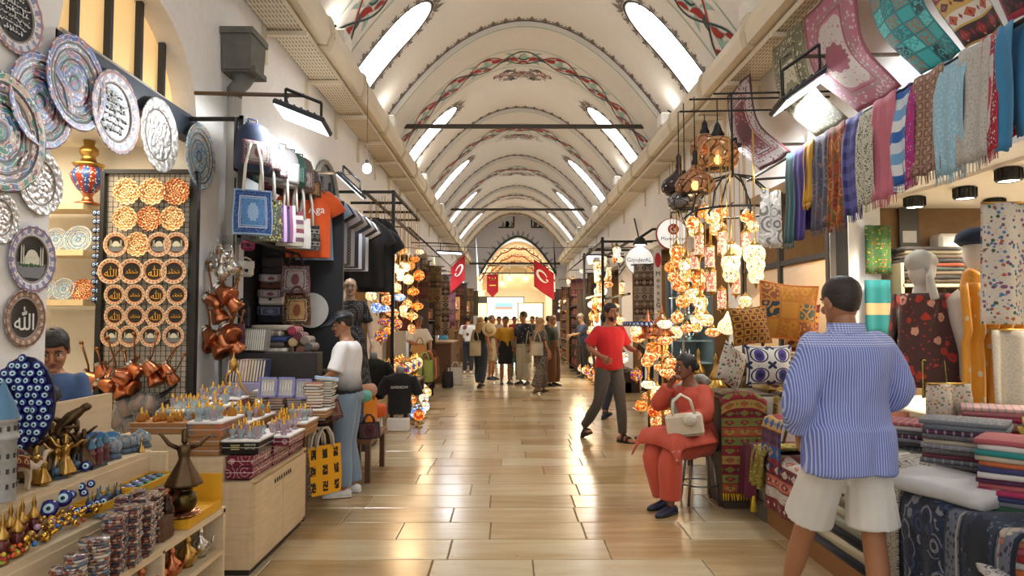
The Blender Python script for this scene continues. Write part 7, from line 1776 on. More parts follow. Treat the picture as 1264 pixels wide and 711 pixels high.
def table_lamp(mi, s_, lb, loc, grp):
 t = thing('table_lamp', lb, 'lamp', loc, None, grp, s_); m = MB(); m.lathe([(.001, 0), (.06, 0), (.062, .01), (.02, .025), (.014, .07), (.022, .09), (.012, .11), (.04, .125)], 14); m.build('base', M_BRASS, t)
 g, c, d = lamp_parts('ball'); m = MB(); m.lathe([(r * .95, z + .2) for r, z in g], 16); m.build('glass_globe', MOS[mi], t); m = MB(); m.lathe([(r, z + .2) for r, z in c], 12); m.build('cap', M_BRASS, t); return t
n = 0
for px, py, Y_, mi in ((512, 517, 10.6, 3), (519, 511, 10.7, 3), (524, 500, 11.3, 4), (515, 503, 11.0, 3), (523, 490, 11.9, 4), (508, 492, 11.5, 0), (527, 483, 12.4, 2), (517, 524, 10.3, 1), (522, 478, 12.8, 4)):
 c = at(px, py, Y=Y_); table_lamp(mi, .9, '%s glass lamp on the floor of the left lamp stall, %s' % (MN[mi], ADJ[n]), (c.x, c.y, max(.0, c.z - .2)), 'floor lamps of the left stall'); n += 1
for k in range(12):
 y_ = 10.8 + .17 * k; table_lamp((0, 5, 1, 2)[k % 4], 1.2, '%s mosaic table lamp on the left lamp bench, number %s along it' % (MN[(0, 5, 1, 2)[k % 4]], (ORD + ['ninth', 'tenth', 'eleventh', 'twelfth'])[k]), (-1.95 + .25 * (k % 2), y_, .57), 'table lamps on the left bench')
lamp('POINT', (-1.7, 11.6, 2.3), 30, (1, .68, .35), .25); lamp('POINT', (-1.6, 12.6, 1.2), 16, (1, .72, .42), .2)
# ================================================================ SCARF AND RUG SHOP, right
XRAIL, ZRAIL = 2.44, 3.02
sr = thing('scarf_rail', 'thin dark rail carrying the row of hanging scarves', 'rail'); m = MB(); m.tube([(XRAIL, 2.4, ZRAIL), (XRAIL, 6.9, ZRAIL)], .013, 8); m.build('bar', M_IRON, sr)
for y_ in (2.5, 4.6, 6.85): m = MB(); m.tube([(XRAIL, y_, ZRAIL), (XR, y_, ZRAIL + .06)], .013, 8); m.build('arm', M_IRON, sr)
def scarf(lb, pa, pb, ln, m_, fringe=True, wav=.02, fcol=None):
 """cloth folded over the rail between two picture columns"""
 y0, y1 = XRAIL / ((pb - 628) / FPX), XRAIL / ((pa - 628) / FPX); t = thing('hanging_scarf', lb, 'scarf', group='scarves on the rail'); sd = R.uniform(0, 6)
 q = MB(); nf = max(2, int((y1 - y0) / .05))
 def f(u, v):
  z = ZRAIL + .016 - ln * v; th_ = .012 + .018 * min(1, v * 4); x = XRAIL - th_ - wav * v ** .6 * (.5 + .5 * sin(u * nf * 3.1 + sd)) - .01 * sin(v * 5 + sd)
  return (x, y1 + (y0 - y1) * (u + .02 * sin(v * 6 + u * 5 + sd)), z + .006 * sin(u * 9))
 q.grid(f, 22, 12, .004)
 def b_(u, v):
  p = f(u, v); return (2 * XRAIL - p[0] + .0, p[1], p[2] + ln * .12 * v)
 q.grid(lambda u, v: b_(1 - u, v), 14, 6, .004); q.build('cloth', m_, t)
 if fringe:
  q = MB(); n_ = 16
  for k in range(n_): u = (k + .5) / n_; p = Vector(f(u, 1)); q.tube([p, p + Vector((R.uniform(-.006, .006), R.uniform(-.008, .008), -.05))], [.004, .0025], 4)
  q.build('fringe', m_, t)
 return t
tx = textile
SC = [('turquoise blue plain scarf at the right picture edge', 1251, 1272, .62, tx('plain', ['3E8AB8'], 1)), ('red, white and black patterned scarf', 1229, 1253, .60, tx('carpet', ['D8D0D0', 'A81E2E', '20222A', 'C8283A'], 2, 1.2, 2.2)), ('off-white scarf with grey scrolls', 1198, 1240, .62, tx('speckle', ['C9C4BC', 'B0AAA2', 'DAD6D0'], 3, 4, 7)),
  ('pale sky blue damask scarf', 1168, 1210, .64, tx('speckle', ['9CCBE0', 'B8DCEA', 'D8EAF0'], 4, 3, 5)), ('brown scarf with rounded squares and a long fringe', 1140, 1178, .60, tx('geo', ['A8856E', '7A5644', 'C8A890'], 5, 5, 11)), ('magenta and violet floral scarf, very narrow', 1129, 1144, .60, tx('floral', ['C02A7A', '6A3AA0', 'E8A0C8', '3A6AC0'], 6, 3, 9)),
  ('blue and white banded scarf', 1113, 1135, .60, tx('stripe', ['2A6AC0', 'D8E4F0', '7AB0E0', 'F0F4F8'], 7, 2, 2.2)), ('plain pink scarf', 1090, 1119, .66, tx('plain', ['D4788A'], 8)), ('black and cream leafy scarf', 1068, 1093, .66, tx('floral', ['D8D4C0', '20241E', '4A6A3A', '3A3E36'], 9, 5, 13)), ('navy and violet checked scarf', 1051, 1073, .70, tx('check', ['2E3070', '6A6AB8', '46469A'], 10, 3, 7)),
  ('orange and green paisley scarf', 1032, 1053, .74, tx('paisley', ['A84A1E', '4A6A2E', 'C88A2E', '7A2A1A'], 11, 2, 5)), ('grey blue paisley scarf', 1012, 1033, .74, tx('paisley', ['5A5A6A', '3A4A6A', '8A7A7A', '6A4A4A'], 12, 2, 5)), ('yellow ochre scarf, narrow', 1002, 1013, .5, tx('plain', ['D8A028'], 13)), ('violet plain scarf', 989, 1004, .78, tx('plain', ['4A3A8A'], 14)), ('dark teal scarf at the far end of the rail', 978, 991, .78, tx('plain', ['3A6468'], 15))]
for lb, a, b, ln, m_ in SC: scarf(lb + ' hanging from the rail', a, b, ln, m_, 'plain' not in lb or 'pink' in lb)
# ---- rugs slung from the tray to the rail
XT, ZTt = 3.09, 4.76
def sling(lb, yt, yb, m_, zt=ZTt, sag=.3, xt=XT):
 q = MB(); a0, a1 = Vector((xt, yt[0], zt)), Vector((xt, yt[1], zt)); b0, b1 = Vector((XRAIL + .05, yb[0], ZRAIL + .05)), Vector((XRAIL + .05, yb[1], ZRAIL + .05))
 def f(u, v):
  a, b = a0.lerp(a1, u), b0.lerp(b1, u); p = a.lerp(b, v) - Vector((.10 * sin(pi * v), 0, sag * sin(pi * v) * (1 - .75 * v))); p.x += .015 * sin(u * 7 + v * 4); return p
 q.grid(f, 14, 26, .008); t = thing('hanging_rug', lb, 'rug', group='rugs slung above the scarves'); q.build('weave', m_, t)
 q = MB()
 for u in (.02, .98): q.tube([f(u, 0), f(u, 0) + Vector((.03, 0, .1))], .006, 5)
 q.build('clip', M_BRASS, t); return t
sling('red and white prayer rug slung farthest down the aisle', (9.5, 8.6), (6.65, 5.9), tx('carpet', ['7A1020', 'C0B4B0', '9A2030', '5A0A18'], 41, 1.0, 2.2)); sling('olive and cream floral rug between the red and pink rugs', (7.85, 7.05), (5.42, 4.9), tx('carpet', ['CFC4A4', '6E6A48', '3E3A2C', '8A8460'], 42, 1.1, 2.4)); sling('pink rug with a round rose medallion', (7.0, 5.95), (4.76, 4.22), tx('carpet', ['C9BAB0', 'B4687A', '8E7A70', '9A4A5A'], 43, 1.2, 2.2))
sling('turquoise patchwork rug with brown squares', (5.75, 5.05), (4.02, 3.66), tx('patch', ['2EA8A8', '1E7A80', '8A7A66', '0E3A40', '5EC8C4'], 44, 4, 8)); sling('red, cream and gold banded rug beside the turquoise one', (4.95, 4.35), (3.62, 3.34), tx('kilim', ['8A1A24', 'C8A050', 'D8D0C0', '3A1E22', 'B85A30'], 45, 3, 9)); sling('dark red rug nearest the top right corner', (4.25, 3.7), (3.3, 3.0), tx('carpet', ['6A1622', '2A1A22', 'C8B8A0', 'A83040'], 46, 1.1, 2))
# ---- shop front frame, inside ceiling spots, back wall goods
sf = thing('shop_doorpost', 'black upright post of the scarf shop front', 'frame'); m = MB(); m.box((3.22, 6.62, 1.4), (.12, .12, 2.8)); m.build('post', mat('141414', .4), sf); m = MB(); m.box((3.22, 4.2, 2.83), (.1, 5.0, .08)); m.build('head_rail', mat('141414', .4), sf)
def spot(lb, x, y, z=2.75, s_=1):
 t = thing('ceiling_spot', lb, 'spotlight', (x, y, z), None, 'black ceiling spots'); m = MB(); m.lathe([(.07, 0), (.085, -.01), (.085, -.1), (.075, -.105), (.07, -.095)], 20)
 for k in range(14): a = 2 * pi * k / 14; m.box((cos(a) * .088, sin(a) * .088, -.05), (.012, .006, .08), rotm(0, 0, a))
 m.build('housing', mat('16150F', .5), t); m = MB(); m.lathe([(.001, -.098), (.07, -.098)], 20); m.build('lens', glow('FFF2DC', 10), t)
 lamp('SPOT', (x, y, z - .12), 55, (1, .9, .76), .07, (0, 0, 0), None, None, 130)
for k, (x, y) in enumerate(((3.78, 5.1), (3.95, 5.85), (3.78, 6.3), (3.85, 4.4), (4.7, 5.4), (4.6, 6.4))): spot('black ceiling spotlight in the scarf shop, %s from the street corner' % ('third', 'fourth', 'fifth', 'second', 'inner', 'deepest')[k], x, y)
lamp('AREA', (4.9, 4.8, 2.7), 40, (1, .92, .8), 1.5, (0, 0, 0), None, 2.5)
YW = 6.96
ac = thing('air_conditioner', 'white wall air conditioner inside the scarf shop', 'air conditioner', at(1197, 306, Y=YW - .12)); m = MB(); m.rbox((0, 0, 0), (.72, .2, .27), .03); m.build('case', mat('E4E0D6', .4), ac); m = MB(); m.box((0, -.1, -.09), (.66, .01, .05)); m.build('vent', mat('B8B4AA', .5), ac); m = MB(); m.box((0, -.102, -.02), (.7, .004, .004)); m.build('seam', mat('8A867C', .5), ac)
co = at(1122, 290, Y=YW - .03); t = thing('notice', 'dark framed notice with a white label on the shop wall', 'notice', co); m = MB(); m.box((0, 0, 0), (.2, .02, .55)); m.build('panel', mat('4A463E', .5), t); m = MB(); m.box((0, -.012, -.02), (.14, .004, .12)); m.build('label', mat('D8D4CC', .6), t)
rc = thing('remote_holder', 'white remote holder on the scarf shop wall', 'remote', at(1107, 380, Y=YW - .02)); m = MB(); m.rbox((0, 0, 0), (.06, .03, .2), .01); m.build('case', M_WHITE, rc); m = MB(); m.box((0, -.018, .05), (.04, .004, .04)); m.build('display', mat('5A6A5A', .3), rc)
for k, (py, h, m_, nm) in enumerate(((308, .48, tx('floral', ['3A6A2A', 'A8301E', '2A4A6A', 'C8A030'], 50, 4, 6), 'green and red floral shawl'), (380, .55, tx('stripe', ['1E7A7A', '1E7A7A', 'C8A878', '1E7A7A'], 51, 2, 1.2), 'teal shawl with a floral band'))):
 a = at(1084, py, Y=6.7); q = MB(); q.grid(lambda u, v: (a.x + (u - .5) * .26, 6.7 - .015 * sin(u * 12), a.z + h / 2 - h * v), 12, 6, .006); t = thing('wall_shawl', nm + ' hanging inside beside the black post', 'shawl', group='shawls inside the shop'); q.build('cloth', m_, t)
sh = thing('wall_shelf_unit', 'shop wall shelf with dark folded shawls', 'shelf'); c = at(1140, 352, Y=YW - .2); m = MB(); m.box((c.x + .02, YW - .2, c.z - .01), (.66, .36, .03)); m.build('shelf_board', mat('C8B490', .5), sh); m = MB(); m.box((c.x + .02, YW - .2, c.z - .36), (.66, .36, .03)); m.build('shelf_board', mat('C8B490', .5), sh)
for e in (-1, 1): m = MB(); m.box((c.x + .02 + e * .33, YW - .2, c.z - .1), (.03, .36, .62)); m.build('side_panel', mat('C8B490', .5), sh)
for k in range(9): cl = ('4A3A2A', '2E2A26', '6A5A44', '3A4238', '8A3A1E', '2A2622', '5A4A3A', '74684E', '3A3430')[k]; folded('%s folded shawl on the shop wall shelf, layer %s' % (('umber', 'black', 'khaki', 'moss', 'rust', 'soot', 'walnut', 'drab', 'slate')[k], (ORD + ['ninth'])[k]), (c.x + .02 + R.uniform(-.01, .01), YW - .2, c.z + .03 + .04 * k), (.56, .32, .04), tx('plain', [cl], k), 'folded shawls on the wall shelf')
for k in range(5): folded('%s folded shawl on the lower shelf' % ('cream', 'sand', 'beige', 'olive', 'dun')[k], (c.x + .02, YW - .2, c.z - .32 + .045 * k), (.54, .32, .045), tx('plain', [('D8CCB0', 'C8B088', 'B8A078', '7A7A58', 'A08A68')[k]], k), 'folded shawls on the lower shelf')
# ---- display counter in the shop window and mannequin forms
wc = thing('window_counter', 'cream display counter in the scarf shop window', 'counter'); m = MB(); m.rbox((3.55, 4.6, .88), (.9, 3.4, .06), .01); m.build('top', mat('D8C8A8', .5), wc); m = MB(); m.box((3.6, 4.6, .43), (.7, 3.3, .85)); m.build('body', mat('C8B490', .5), wc)
def form(lb, loc, h, rz=0, head=True, colr='D8D0C4', s_=1):
 t = thing('shop_bust', lb, 'mannequin', loc, (0, 0, rz), 'shop busts', s_); q = MB(); X_, Y_ = Vector((1, 0, 0)), Vector((0, 1, 0))
 loft(q, [(Vector((0, 0, z)), X_, Y_, a, b) for z, a, b in ((.0, .13, .1), (.15, .12, .09), (.32, .16, .12), (.45, .18, .1), (.5, .13, .075), (.54, .06, .055), (.6, .05, .05))], 18)
 if head: q.ell((0, -.01, .72), (.075, .095, .12), 16, 12)
 fuse(q, .014, 3).build('bust', mat(colr, .4), t); return t
def drape(t, nm, fn, m_, nu=16, nv=20, th=.008): q = MB(); q.grid(fn, nu, nv, th); return q.build(nm, m_, t)
f1 = form('white mannequin with a long orange scarf and a dark blue cap', at(1212, 470, Y=4.75) + Vector((0, 0, .0)), 0, 0, True, 'DCD4C8', 1.25)
def orange():
 T = Tree('orange_silk'); u, v, _ = T.uv('UV'); vo = T.voro(T.vec(u * 4, v * 9), 1.3); n = T.noise(T.vec(u * 60, v * 6), 1, 3); c = T.mix(vo.lt(.2), T.mix(n, 'D8860E', 'EBA62A'), 'D8C8A0'); c = T.mix((v - .86).gt(0) * n.gt(.5), c, 'C8A078'); return T.out(c, .5, sheen=.3)
OR = orange()
for s_, off in ((-1, -.13), (1, .02)): drape(f1, 'orange_scarf', lambda u, v: (off + (u - .5) * (.15 + .05 * v) + .03 * sin(v * 3), -.12 - .02 * sin(u * 14) - .03 * (v < .3), .56 - .92 * v + (.02 * sin(u * 4)) - (.04 if s_ < 0 else 0)), OR, 18, 18)
drape(f1, 'orange_scarf', lambda u, v: ((.11 + .03 * v) * cos(-2.9 + 2.6 * u), -.01 - (.10 + .03 * v) * sin(2.9 - 2.6 * u) * 1.0, .60 - .1 * v + .02 * sin(u * 12)), OR, 16, 5)
q = MB(); q.lathe([(.001, .86), (.06, .85), (.105, .82), (.115, .78), (.09, .755), (.085, .76)], 22, (0, -.005, 0)); q.build('cap', mat('1C2740', .8), f1)
f2 = form('bust wrapped in a red and pink floral shawl with a white head wrap', at(1140, 468, Y=4.95), 0, .2, True, 'D8D0C4', 1.1)
FL = tx('floral', ['5A3A34', 'C8402E', 'E8A88A', 'C8402E', '8A3A5A'], 55, 2, 2)
drape(f2, 'shawl', lambda u, v: ((.17 + .06 * v) * cos(pi + pi * u), -.02 - (.13 + .06 * v) * sin(pi * u) - .01 * sin(u * 22), .56 - .6 * v), FL, 28, 12); drape(f2, 'shawl', lambda u, v: ((.17 + .06 * v) * cos(pi * u), .02 + (.12 + .05 * v) * sin(pi * u), .56 - .6 * v), FL, 20, 10)
q = MB(); q.ell((0, -.005, .77), (.095, .11, .085), 18, 10); q.tube([(.0, -.08, .72), (-.05, -.13, .66), (-.03, -.14, .52)], [.05, .05, .06], 10, sq=(.5, 1)); fuse(q, .012, 2, .012, 14).build('head_wrap', tx('speckle', ['D8D4C4', '9AA88A', 'C8A878'], 3, 8, 8), f2)
def hung(lb, px, py, Y, w_, h, m_, nm='hanging_cloth', rz=0, cat='textile', grp='cloths shown in the shop window'):
 c = at(px, py, Y=Y); sd = R.uniform(0, 6); q = MB(); q.grid(lambda u, v: ((u - .5) * w_ * (1 + .06 * v), -.03 * sin(u * 11 + sd) * (.3 + v), h / 2 - h * v), 20, 10, .008); t = thing(nm, lb, cat, c, (0, 0, rz), grp); q.build('cloth', m_, t); q = MB(); q.tube([(-w_ * .5, 0, h / 2), (w_ * .5, 0, h / 2)], .01, 6); q.build('rod', M_BRASS, t); return t
hung('white tunic printed with blue and coral blossoms at the right picture edge', 1254, 325, 4.35, .42, .78, tx('floral', ['E4DCCC', 'C86A4A', '5A8AB8', '8A5A8A', '3A6A4A'], 56, 4, 7)); hung('white lace dress below the printed tunic', 1252, 455, 4.45, .3, .5, tx('speckle', ['DCD4C4', 'C8BEAA', 'E8E2D6'], 57, 5, 8))
hung('sequined dark green and copper panel below the orange scarf', 1218, 445, 4.72, .26, .55, tx('patch', ['B8784A', '2A3A4E', '3A5A44', '8A3A3A', 'D8A878'], 58, 2, 4)); hung('silver brocade cloth at the mannequin waist', 1215, 385, 4.66, .2, .2, tx('speckle', ['C8B8A0', 'E0D4C0', 'A8987E'], 59, 6, 6)); hung('embroidered cream cushion cover leaning below the mannequins', 1170, 495, 4.4, .28, .22, tx('floral', ['E4D8C4', 'C86A5A', '6A9A6A', 'D8A858'], 60, 4, 3)); hung('lime and yellow shawl below the floral bust', 1152, 468, 4.75, .16, .26, tx('floral', ['B8B048', '7A8A2A', 'D8D088'], 61, 3, 4))
# ---- front table with stacks of folded shawls
ft = thing('shawl_table', 'long dark table covered by stacks of folded shawls', 'table'); m = MB(); m.box((2.72, 3.6, .66), (1.06, 3.0, .05)); m.build('tabletop', mat('2A2420', .6), ft)
for x in (2.32, 3.2):
 for y in (2.2, 5.0): m = MB(); m.box((x, y, .32), (.07, .07, .64)); m.build('leg', mat('2A2420', .6), ft)
m = MB(); m.box((2.72, 3.6, .30), (.9, 2.9, .03)); m.build('lower_shelf', mat('2A2420', .6), ft)
PAL = [('B85A5E', 'coral'), ('D8A8A0', 'blush'), ('D8CFC8', 'white'), ('8A8A90', 'grey'), ('6A6E74', 'slate'), ('4A4648', 'charcoal'), ('7A3A4A', 'berry'), ('2A8A86', 'turquoise'), ('C86A3A', 'orange'), ('3A3A6A', 'indigo'), ('B0305A', 'fuchsia'), ('2E5A3E', 'green'), ('5A2A4A', 'aubergine'), ('C8B8A0', 'sand'), ('A83030', 'red'), ('D0B030', 'yellow')]
def stack(x, y, z, n_, w_, d_, h, pal, where, rz, pat=None):
 for j in range(n_):
  cl, nm = PAL[pal[j % len(pal)]]; m_ = tx('speckle', [cl, '9A9494', cl], j, 14, 5) if (pat and j % 3 == 1) else (tx('ustripe', [cl, cl, 'A09A98', cl], j, 9, 2) if (pat and j % 3 == 2) else tx('plain', [cl], j))
  folded('%s folded shawl, %s from the bottom %s' % (nm, (ORD + ['ninth', 'tenth', 'eleventh', 'twelfth', 'thirteenth', 'fourteenth', 'fifteenth', 'sixteenth'])[j], where), (x + R.uniform(-.012, .012), y + R.uniform(-.012, .012), z + h * (j + .5)), (w_ * R.uniform(.94, 1.04), d_, h * 1.02), m_, 'stacked shawls ' + where, rz + R.uniform(-.05, .05))
stack(2.50, 4.28, .69, 12, .36, .30, .024, [5, 4, 3, 6, 2, 4, 5, 3, 12, 4, 2, 0], 'of the stack beside the man in blue', -.75, True); stack(2.52, 3.78, .69, 14, .38, .30, .026, [5, 4, 12, 3, 5, 4, 6, 5, 3, 13, 5, 12, 4, 4], 'of the tall grey stack', -.75, True)
stack(2.50, 3.30, .69, 13, .38, .30, .026, [11, 4, 9, 10, 0, 12, 2, 9, 8, 13, 7, 2, 0], 'of the colourful stack at the right edge', -.75); stack(2.95, 4.15, .69, 15, .36, .30, .026, [5, 12, 8, 5, 0, 13, 5, 2, 6, 14, 8, 1, 10, 0, 1], 'of the coral-topped rear stack', -.6, True); stack(2.98, 3.65, .69, 14, .40, .30, .026, [5, 12, 5, 3, 13, 5, 12, 5, 14, 3, 5, 15, 5, 15], 'of the yellow-topped rear stack', -.6)
stack(2.62, 4.85, .69, 10, .36, .3, .026, [5, 12, 6, 10, 14, 8, 12, 0, 10, 8], 'of the violet stack under the mannequins', -.6)
stack(2.34, 2.95, .42, 9, .34, .28, .03, [11, 7, 14, 8, 2, 14, 0, 8, 13], 'of the low stack in the bottom right corner', -.8, True)
def throw(lb, y0, y1, m_, x0=2.62, z1=.10, xo=2.12, zt=.70, wav=.02):
 sd = R.uniform(0, 6); q = MB()
 def f(u, v):
  if v < .35: return (x0 + (xo - x0) * v / .35, y0 + (y1 - y0) * u, zt + .012 * sin(u * 9 + sd))
  k = (v - .35) / .65; return (xo - .03 * sin(min(1, k * 4) * pi / 2) - wav * sin(u * 13 + sd) * k, y0 + (y1 - y0) * u, zt - (zt - z1) * k)
 q.grid(f, 18, 24, .012); t = thing('draped_cloth', lb, 'textile', group='cloths draped over the shawl table'); q.build('cloth', m_, t); return t
throw('beige and black lace cloth draped over the table before the man', 3.72, 4.2, tx('speckle', ['B0A898', '4A4640', '8A8278'], 71, 8, 16), 2.6, .12); throw('dark blue cloth with a scalloped border draped beside the lace cloth', 3.36, 3.74, tx('paisley', ['1E2A44', '3A4A6A', '0E1628', '8A8A90'], 72, 3, 6), 2.6, .1, 2.13); throw('navy bordered cloth falling to the floor at the bottom right', 2.9, 3.36, tx('carpet', ['2A3448', '6A7080', 'A8A49A', '141C2C'], 73, 1.2, 2), 2.6, .1, 2.14)
def roll(lb, a, b, r, m_, nm='rolled_cloth'):
 a, b = Vector(a), Vector(b); q = MB(); q.tube([a.lerp(b, k / 8) + Vector((0, 0, .01 * sin(k))) for k in range(9)], [r * (.92 + .1 * sin(k * 1.7)) for k in range(9)], 14, sq=(1, .5)); t = thing(nm, lb, 'textile', group='rolled cloths on the table'); q.build('roll', m_, t)
 q = MB(); d = (b - a).normalized()
 for k in range(10): an = k / 10 * 2 * pi; q.tube([b + Vector((0, cos(an) * r * .7, sin(an) * r * .5)), b + d * .05 + Vector((0, cos(an) * r * .8, sin(an) * r * .6 - .01))], .004, 4)
 q.build('fringe', m_, t); return t
o = folded('white folded shawl lying across the dark cloths', (2.26, 3.52, .755), (.52, .30, .085), tx('plain', ['DCD8D4'], 80), 'folded cloths on the table front', -1.25); o.rotation_euler.x = .12
o = folded('grey blue folded shawl behind the lace cloth', (2.34, 4.5, .73), (.4, .3, .05), tx('plain', ['8AA0A8'], 83), 'folded cloths on the table front', -1.0); o = folded('cream figured cloth folded thick on the lace cloth', (2.30, 4.02, .765), (.5, .34, .11), tx('paisley', ['D8D0C0', '5A544C', 'B0A898'], 81, 5, 7), 'folded cloths on the table front', -1.1)
for k, (y_, z_, cl) in enumerate(((3.1, .50, 'D8D0C8'), (3.05, .40, 'C8C4BC'), (3.2, .30, '4E8A9A'))): roll('%s roll under the table edge at the bottom right, %s' % (('cream patterned', 'white patterned', 'teal ended')[k], CW[k]), (2.3, y_ + .3, z_ + .02), (2.04, y_ - .25, z_), .06, tx('paisley', [cl, '4A4640', cl], 82 + k, 4, 7))
# ---- low bench of rugs along the aisle
lb_ = thing('rug_bench', 'low wooden bench with folded rugs along the aisle', 'bench'); m = MB(); m.box((2.3, 5.0, .07), (.52, 2.4, .14)); m.build('plinth', mat('8A5E34', .5), lb_); m = MB(); m.box((2.34, 5.0, .35), (.44, 2.3, .42)); m.build('body', mat('3A2A1E', .6), lb_)
RUGC = [['1E2230', 'B0A88E', '3A3E4A'], ['C8BCA0', '4A4A44', '8A7A60'], ['15171E', '6A6A66', '2E3A4A'], ['9A9A8A', '20242A', 'B8B0A0']]
for k in range(7):
 y_ = 4.0 + .04 * k; folded('dark folded rug on the low bench behind the man\'s legs, layer %s' % ORD[k], (2.2, 4.35, .17 + .065 * k), (.34, .8, .065), tx('speckle', RUGC[k % 4], k, 7, 4), 'dark rugs on the low bench', pi / 2 * 0 + .0)
def bench_throw(lb, y0, y1, m_, zt=.6, z1=.2): return throw(lb, y0, y1, m_, 2.5, z1, 2.02, zt, .015)
bench_throw('white and dark red kilim draped over the low bench', 4.75, 5.35, tx('kilim', ['C8C0B4', '7A1620', 'D8D0C4', '5A1018', 'C86A4A'], 90, 4, 7), .57, .17); bench_throw('blue and red kilim standing above the draped one', 5.05, 5.4, tx('kilim', ['2A5A9A', '8A2028', 'C8A050', '3A2A4A'], 91, 3, 6), .86, .45)
t = throw('plum velvet cloth hanging over the bench corner with a yellow tassel', 5.5, 5.85, tx('plain', ['6A2238'], 92), 2.45, .16, 1.98, .58, .04); q = MB(); q.tube([(1.95, 5.5, .2), (1.95, 5.5, .08)], [.012, .03], 8); q.build('tassel', mat('C8A828', .8), t); throw('olive yellow shawl crumpled over the bench corner', 5.3, 5.55, tx('floral', ['8A7A2A', 'B8A84A', '5A4A1E'], 93, 4, 5), 2.45, .3, 1.99, .60, .05)
# ---- cushions, runner, bin and broom by the lamp shop
cc = thing('cushion_chest', 'dark chest under the cushions and the hanging kilim runner', 'chest'); m = MB(); m.box((2.28, 6.12, .47), (.9, .5, .94)); m.build('body', mat('4A3A2C', .6), cc); m = MB(); m.rbox((2.28, 6.1, .955), (.94, .54, .03), .006); m.build('lid', mat('3A2C20', .6), cc)
rn = thing('kilim_runner', 'green, red and gold kilim runner hanging down the chest', 'rug'); a, b = at(889, 500, Y=5.82), at(945, 500, Y=5.82)
RUN = tx('kilim', ['6E7A3A', '8A1C28', 'B0904A', '6E1620', '7A8240', 'A8542E'], 95, 3, 12)
q = MB(); q.grid(lambda u, v: (a.x + (b.x - a.x) * u, 5.80 - .012 * sin(u * 6) if v > .12 else 5.80 + (.12 - v) * 2.2, (.98 if v < .12 else .98 - (v - .12) * .94) - .06 * (abs(u - .5) * 2) ** 3 * (v < .3)), 14, 30, .012); q.build('weave', RUN, rn); q = MB()
for k in range(18): u = (k + .5) / 18; q.tube([(a.x + (b.x - a.x) * u, 5.795, .155), (a.x + (b.x - a.x) * u + R.uniform(-.01, .01), 5.785, .09)], [.009, .005], 5)
q.build('fringe', mat('D8A818', .8), rn)
def cushion(lb, px, py, Y, w_, h, m_, rz=0, rx=-.15, ry=0, edge=None):
 c = at(px, py, Y=Y); t = thing('cushion', lb, 'cushion', c, (rx, ry, rz), 'cushions on the chest'); q = MB()
 def pil(s2): return lambda u, v: ((u - .5) * w_ * (1 - .08 * sin(pi * v)), s2 * .085 * (sin(pi * u) * sin(pi * v)) ** .55, (v - .5) * h * (1 - .08 * sin(pi * u)))
 q.grid(pil(-1), 14, 14); q.grid(lambda u, v: pil(1)(1 - u, v), 14, 14); q.build('pillow', m_, t)
 if edge:
  q = MB(); pts = []
  for k in range(40):
   s2 = k / 10; u, v = ((s2, 0) if s2 < 1 else (1, s2 - 1) if s2 < 2 else (3 - s2, 1) if s2 < 3 else (0, 4 - s2)); pts.append(pil(-1)(u, v))
  q.tube(pts, .008, 6, closed=True); q.build('piping', mat(edge, .7), t)
 return t
cushion('white cushion embroidered with purple roundels and blue leaves', 949, 451, 5.68, .40, .34, tx('suzani', ['D8D4CC', '4A3A8A', '20264A'], 96, 2, 2), 0, -.1); cushion('large orange bordered patchwork cushion leaning at the back', 972, 385, 6.0, .50, .52, tx('patch', ['C8862A', 'B8721E', '4A5A4E', '2A3A44', '8A4A2A'], 97, 3, 3), -.15, -.2, .12, 'C8701E'); cushion('brown cushion with a gold woven pattern', 926, 402, 5.85, .34, .32, tx('geo', ['7A4218', 'C8902E', '4A240E'], 98, 5, 5), .15, -.15, -.08, '8A5A20'); cushion('white cushion with red and black birds, tilted', 903, 452, 5.95, .3, .36, tx('floral', ['C8C0B0', 'A8302A', '2A2A34', '5A6A4A'], 99, 3, 3), .5, -.1, .5)
for k in range(5): folded('%s folded kilim under the leaning cushions, layer %s' % (('red', 'ochre', 'brown', 'green', 'plum')[k], ORD[k]), (2.5, 6.14, 1.0 + .07 * k), (.5, .4, .07), tx('kilim', [('8A2A1E', 'A8782A', '5A3A20', '4A5A2A', '5A2038')[k], 'C8A860', '3A2018'], 120 + k, 4, 3), 'kilims under the cushions')
cushion('red and gold cushion edge behind the patchwork cushion', 990, 408, 6.25, .3, .5, tx('kilim', ['8A2A1E', 'C8902E', '5A1A14'], 100, 3, 6), -.3, -.1, .05)
throw('gold and black shawl hanging below the embroidered cushion', 5.75, 5.9, tx('kilim', ['8A6A1E', '2A1E14', 'B8902E'], 101, 2, 5), 2.6, .72, 2.28, .99, .02)
bn_ = thing('waste_bin', 'pale grey waste bin beside the kilim runner', 'bin', (at(953, 600, Y=5.62).x, 5.58, 0)); m = MB(); m.lathe([(.001, .15), (.115, .15), (.14, .55), (.15, .56), (.15, .585), (.14, .585), (.13, .5)], 24); m.build('bucket', mat('B8B4A8', .5), bn_); m = MB(); m.box((0, 0, .08), (.24, .24, .15)); m.build('base', mat('6A665E', .6), bn_)
br = thing('broom', 'broom with a slanting dark metal stick leaning on the bin', 'broom'); a, b = at(960, 575, Y=5.5), at(990, 455, Y=5.66); m = MB(); m.tube([a, b], .012, 8); m.build('stick', mat('6A5A4A', .4, .5), br); m = MB(); m.box(a + Vector((0, 0, -.04)), (.14, .06, .09)); m.build('brush', mat('4A4640', .8), br)
gp = thing('white_panel', 'white panel standing between the runner and the bin', 'panel'); a = at(958, 520, Y=5.92); m = MB(); m.box((a.x, 5.84, .55), (.30, .03, .8)); m.build('board', mat('D0C8BA', .7), gp)
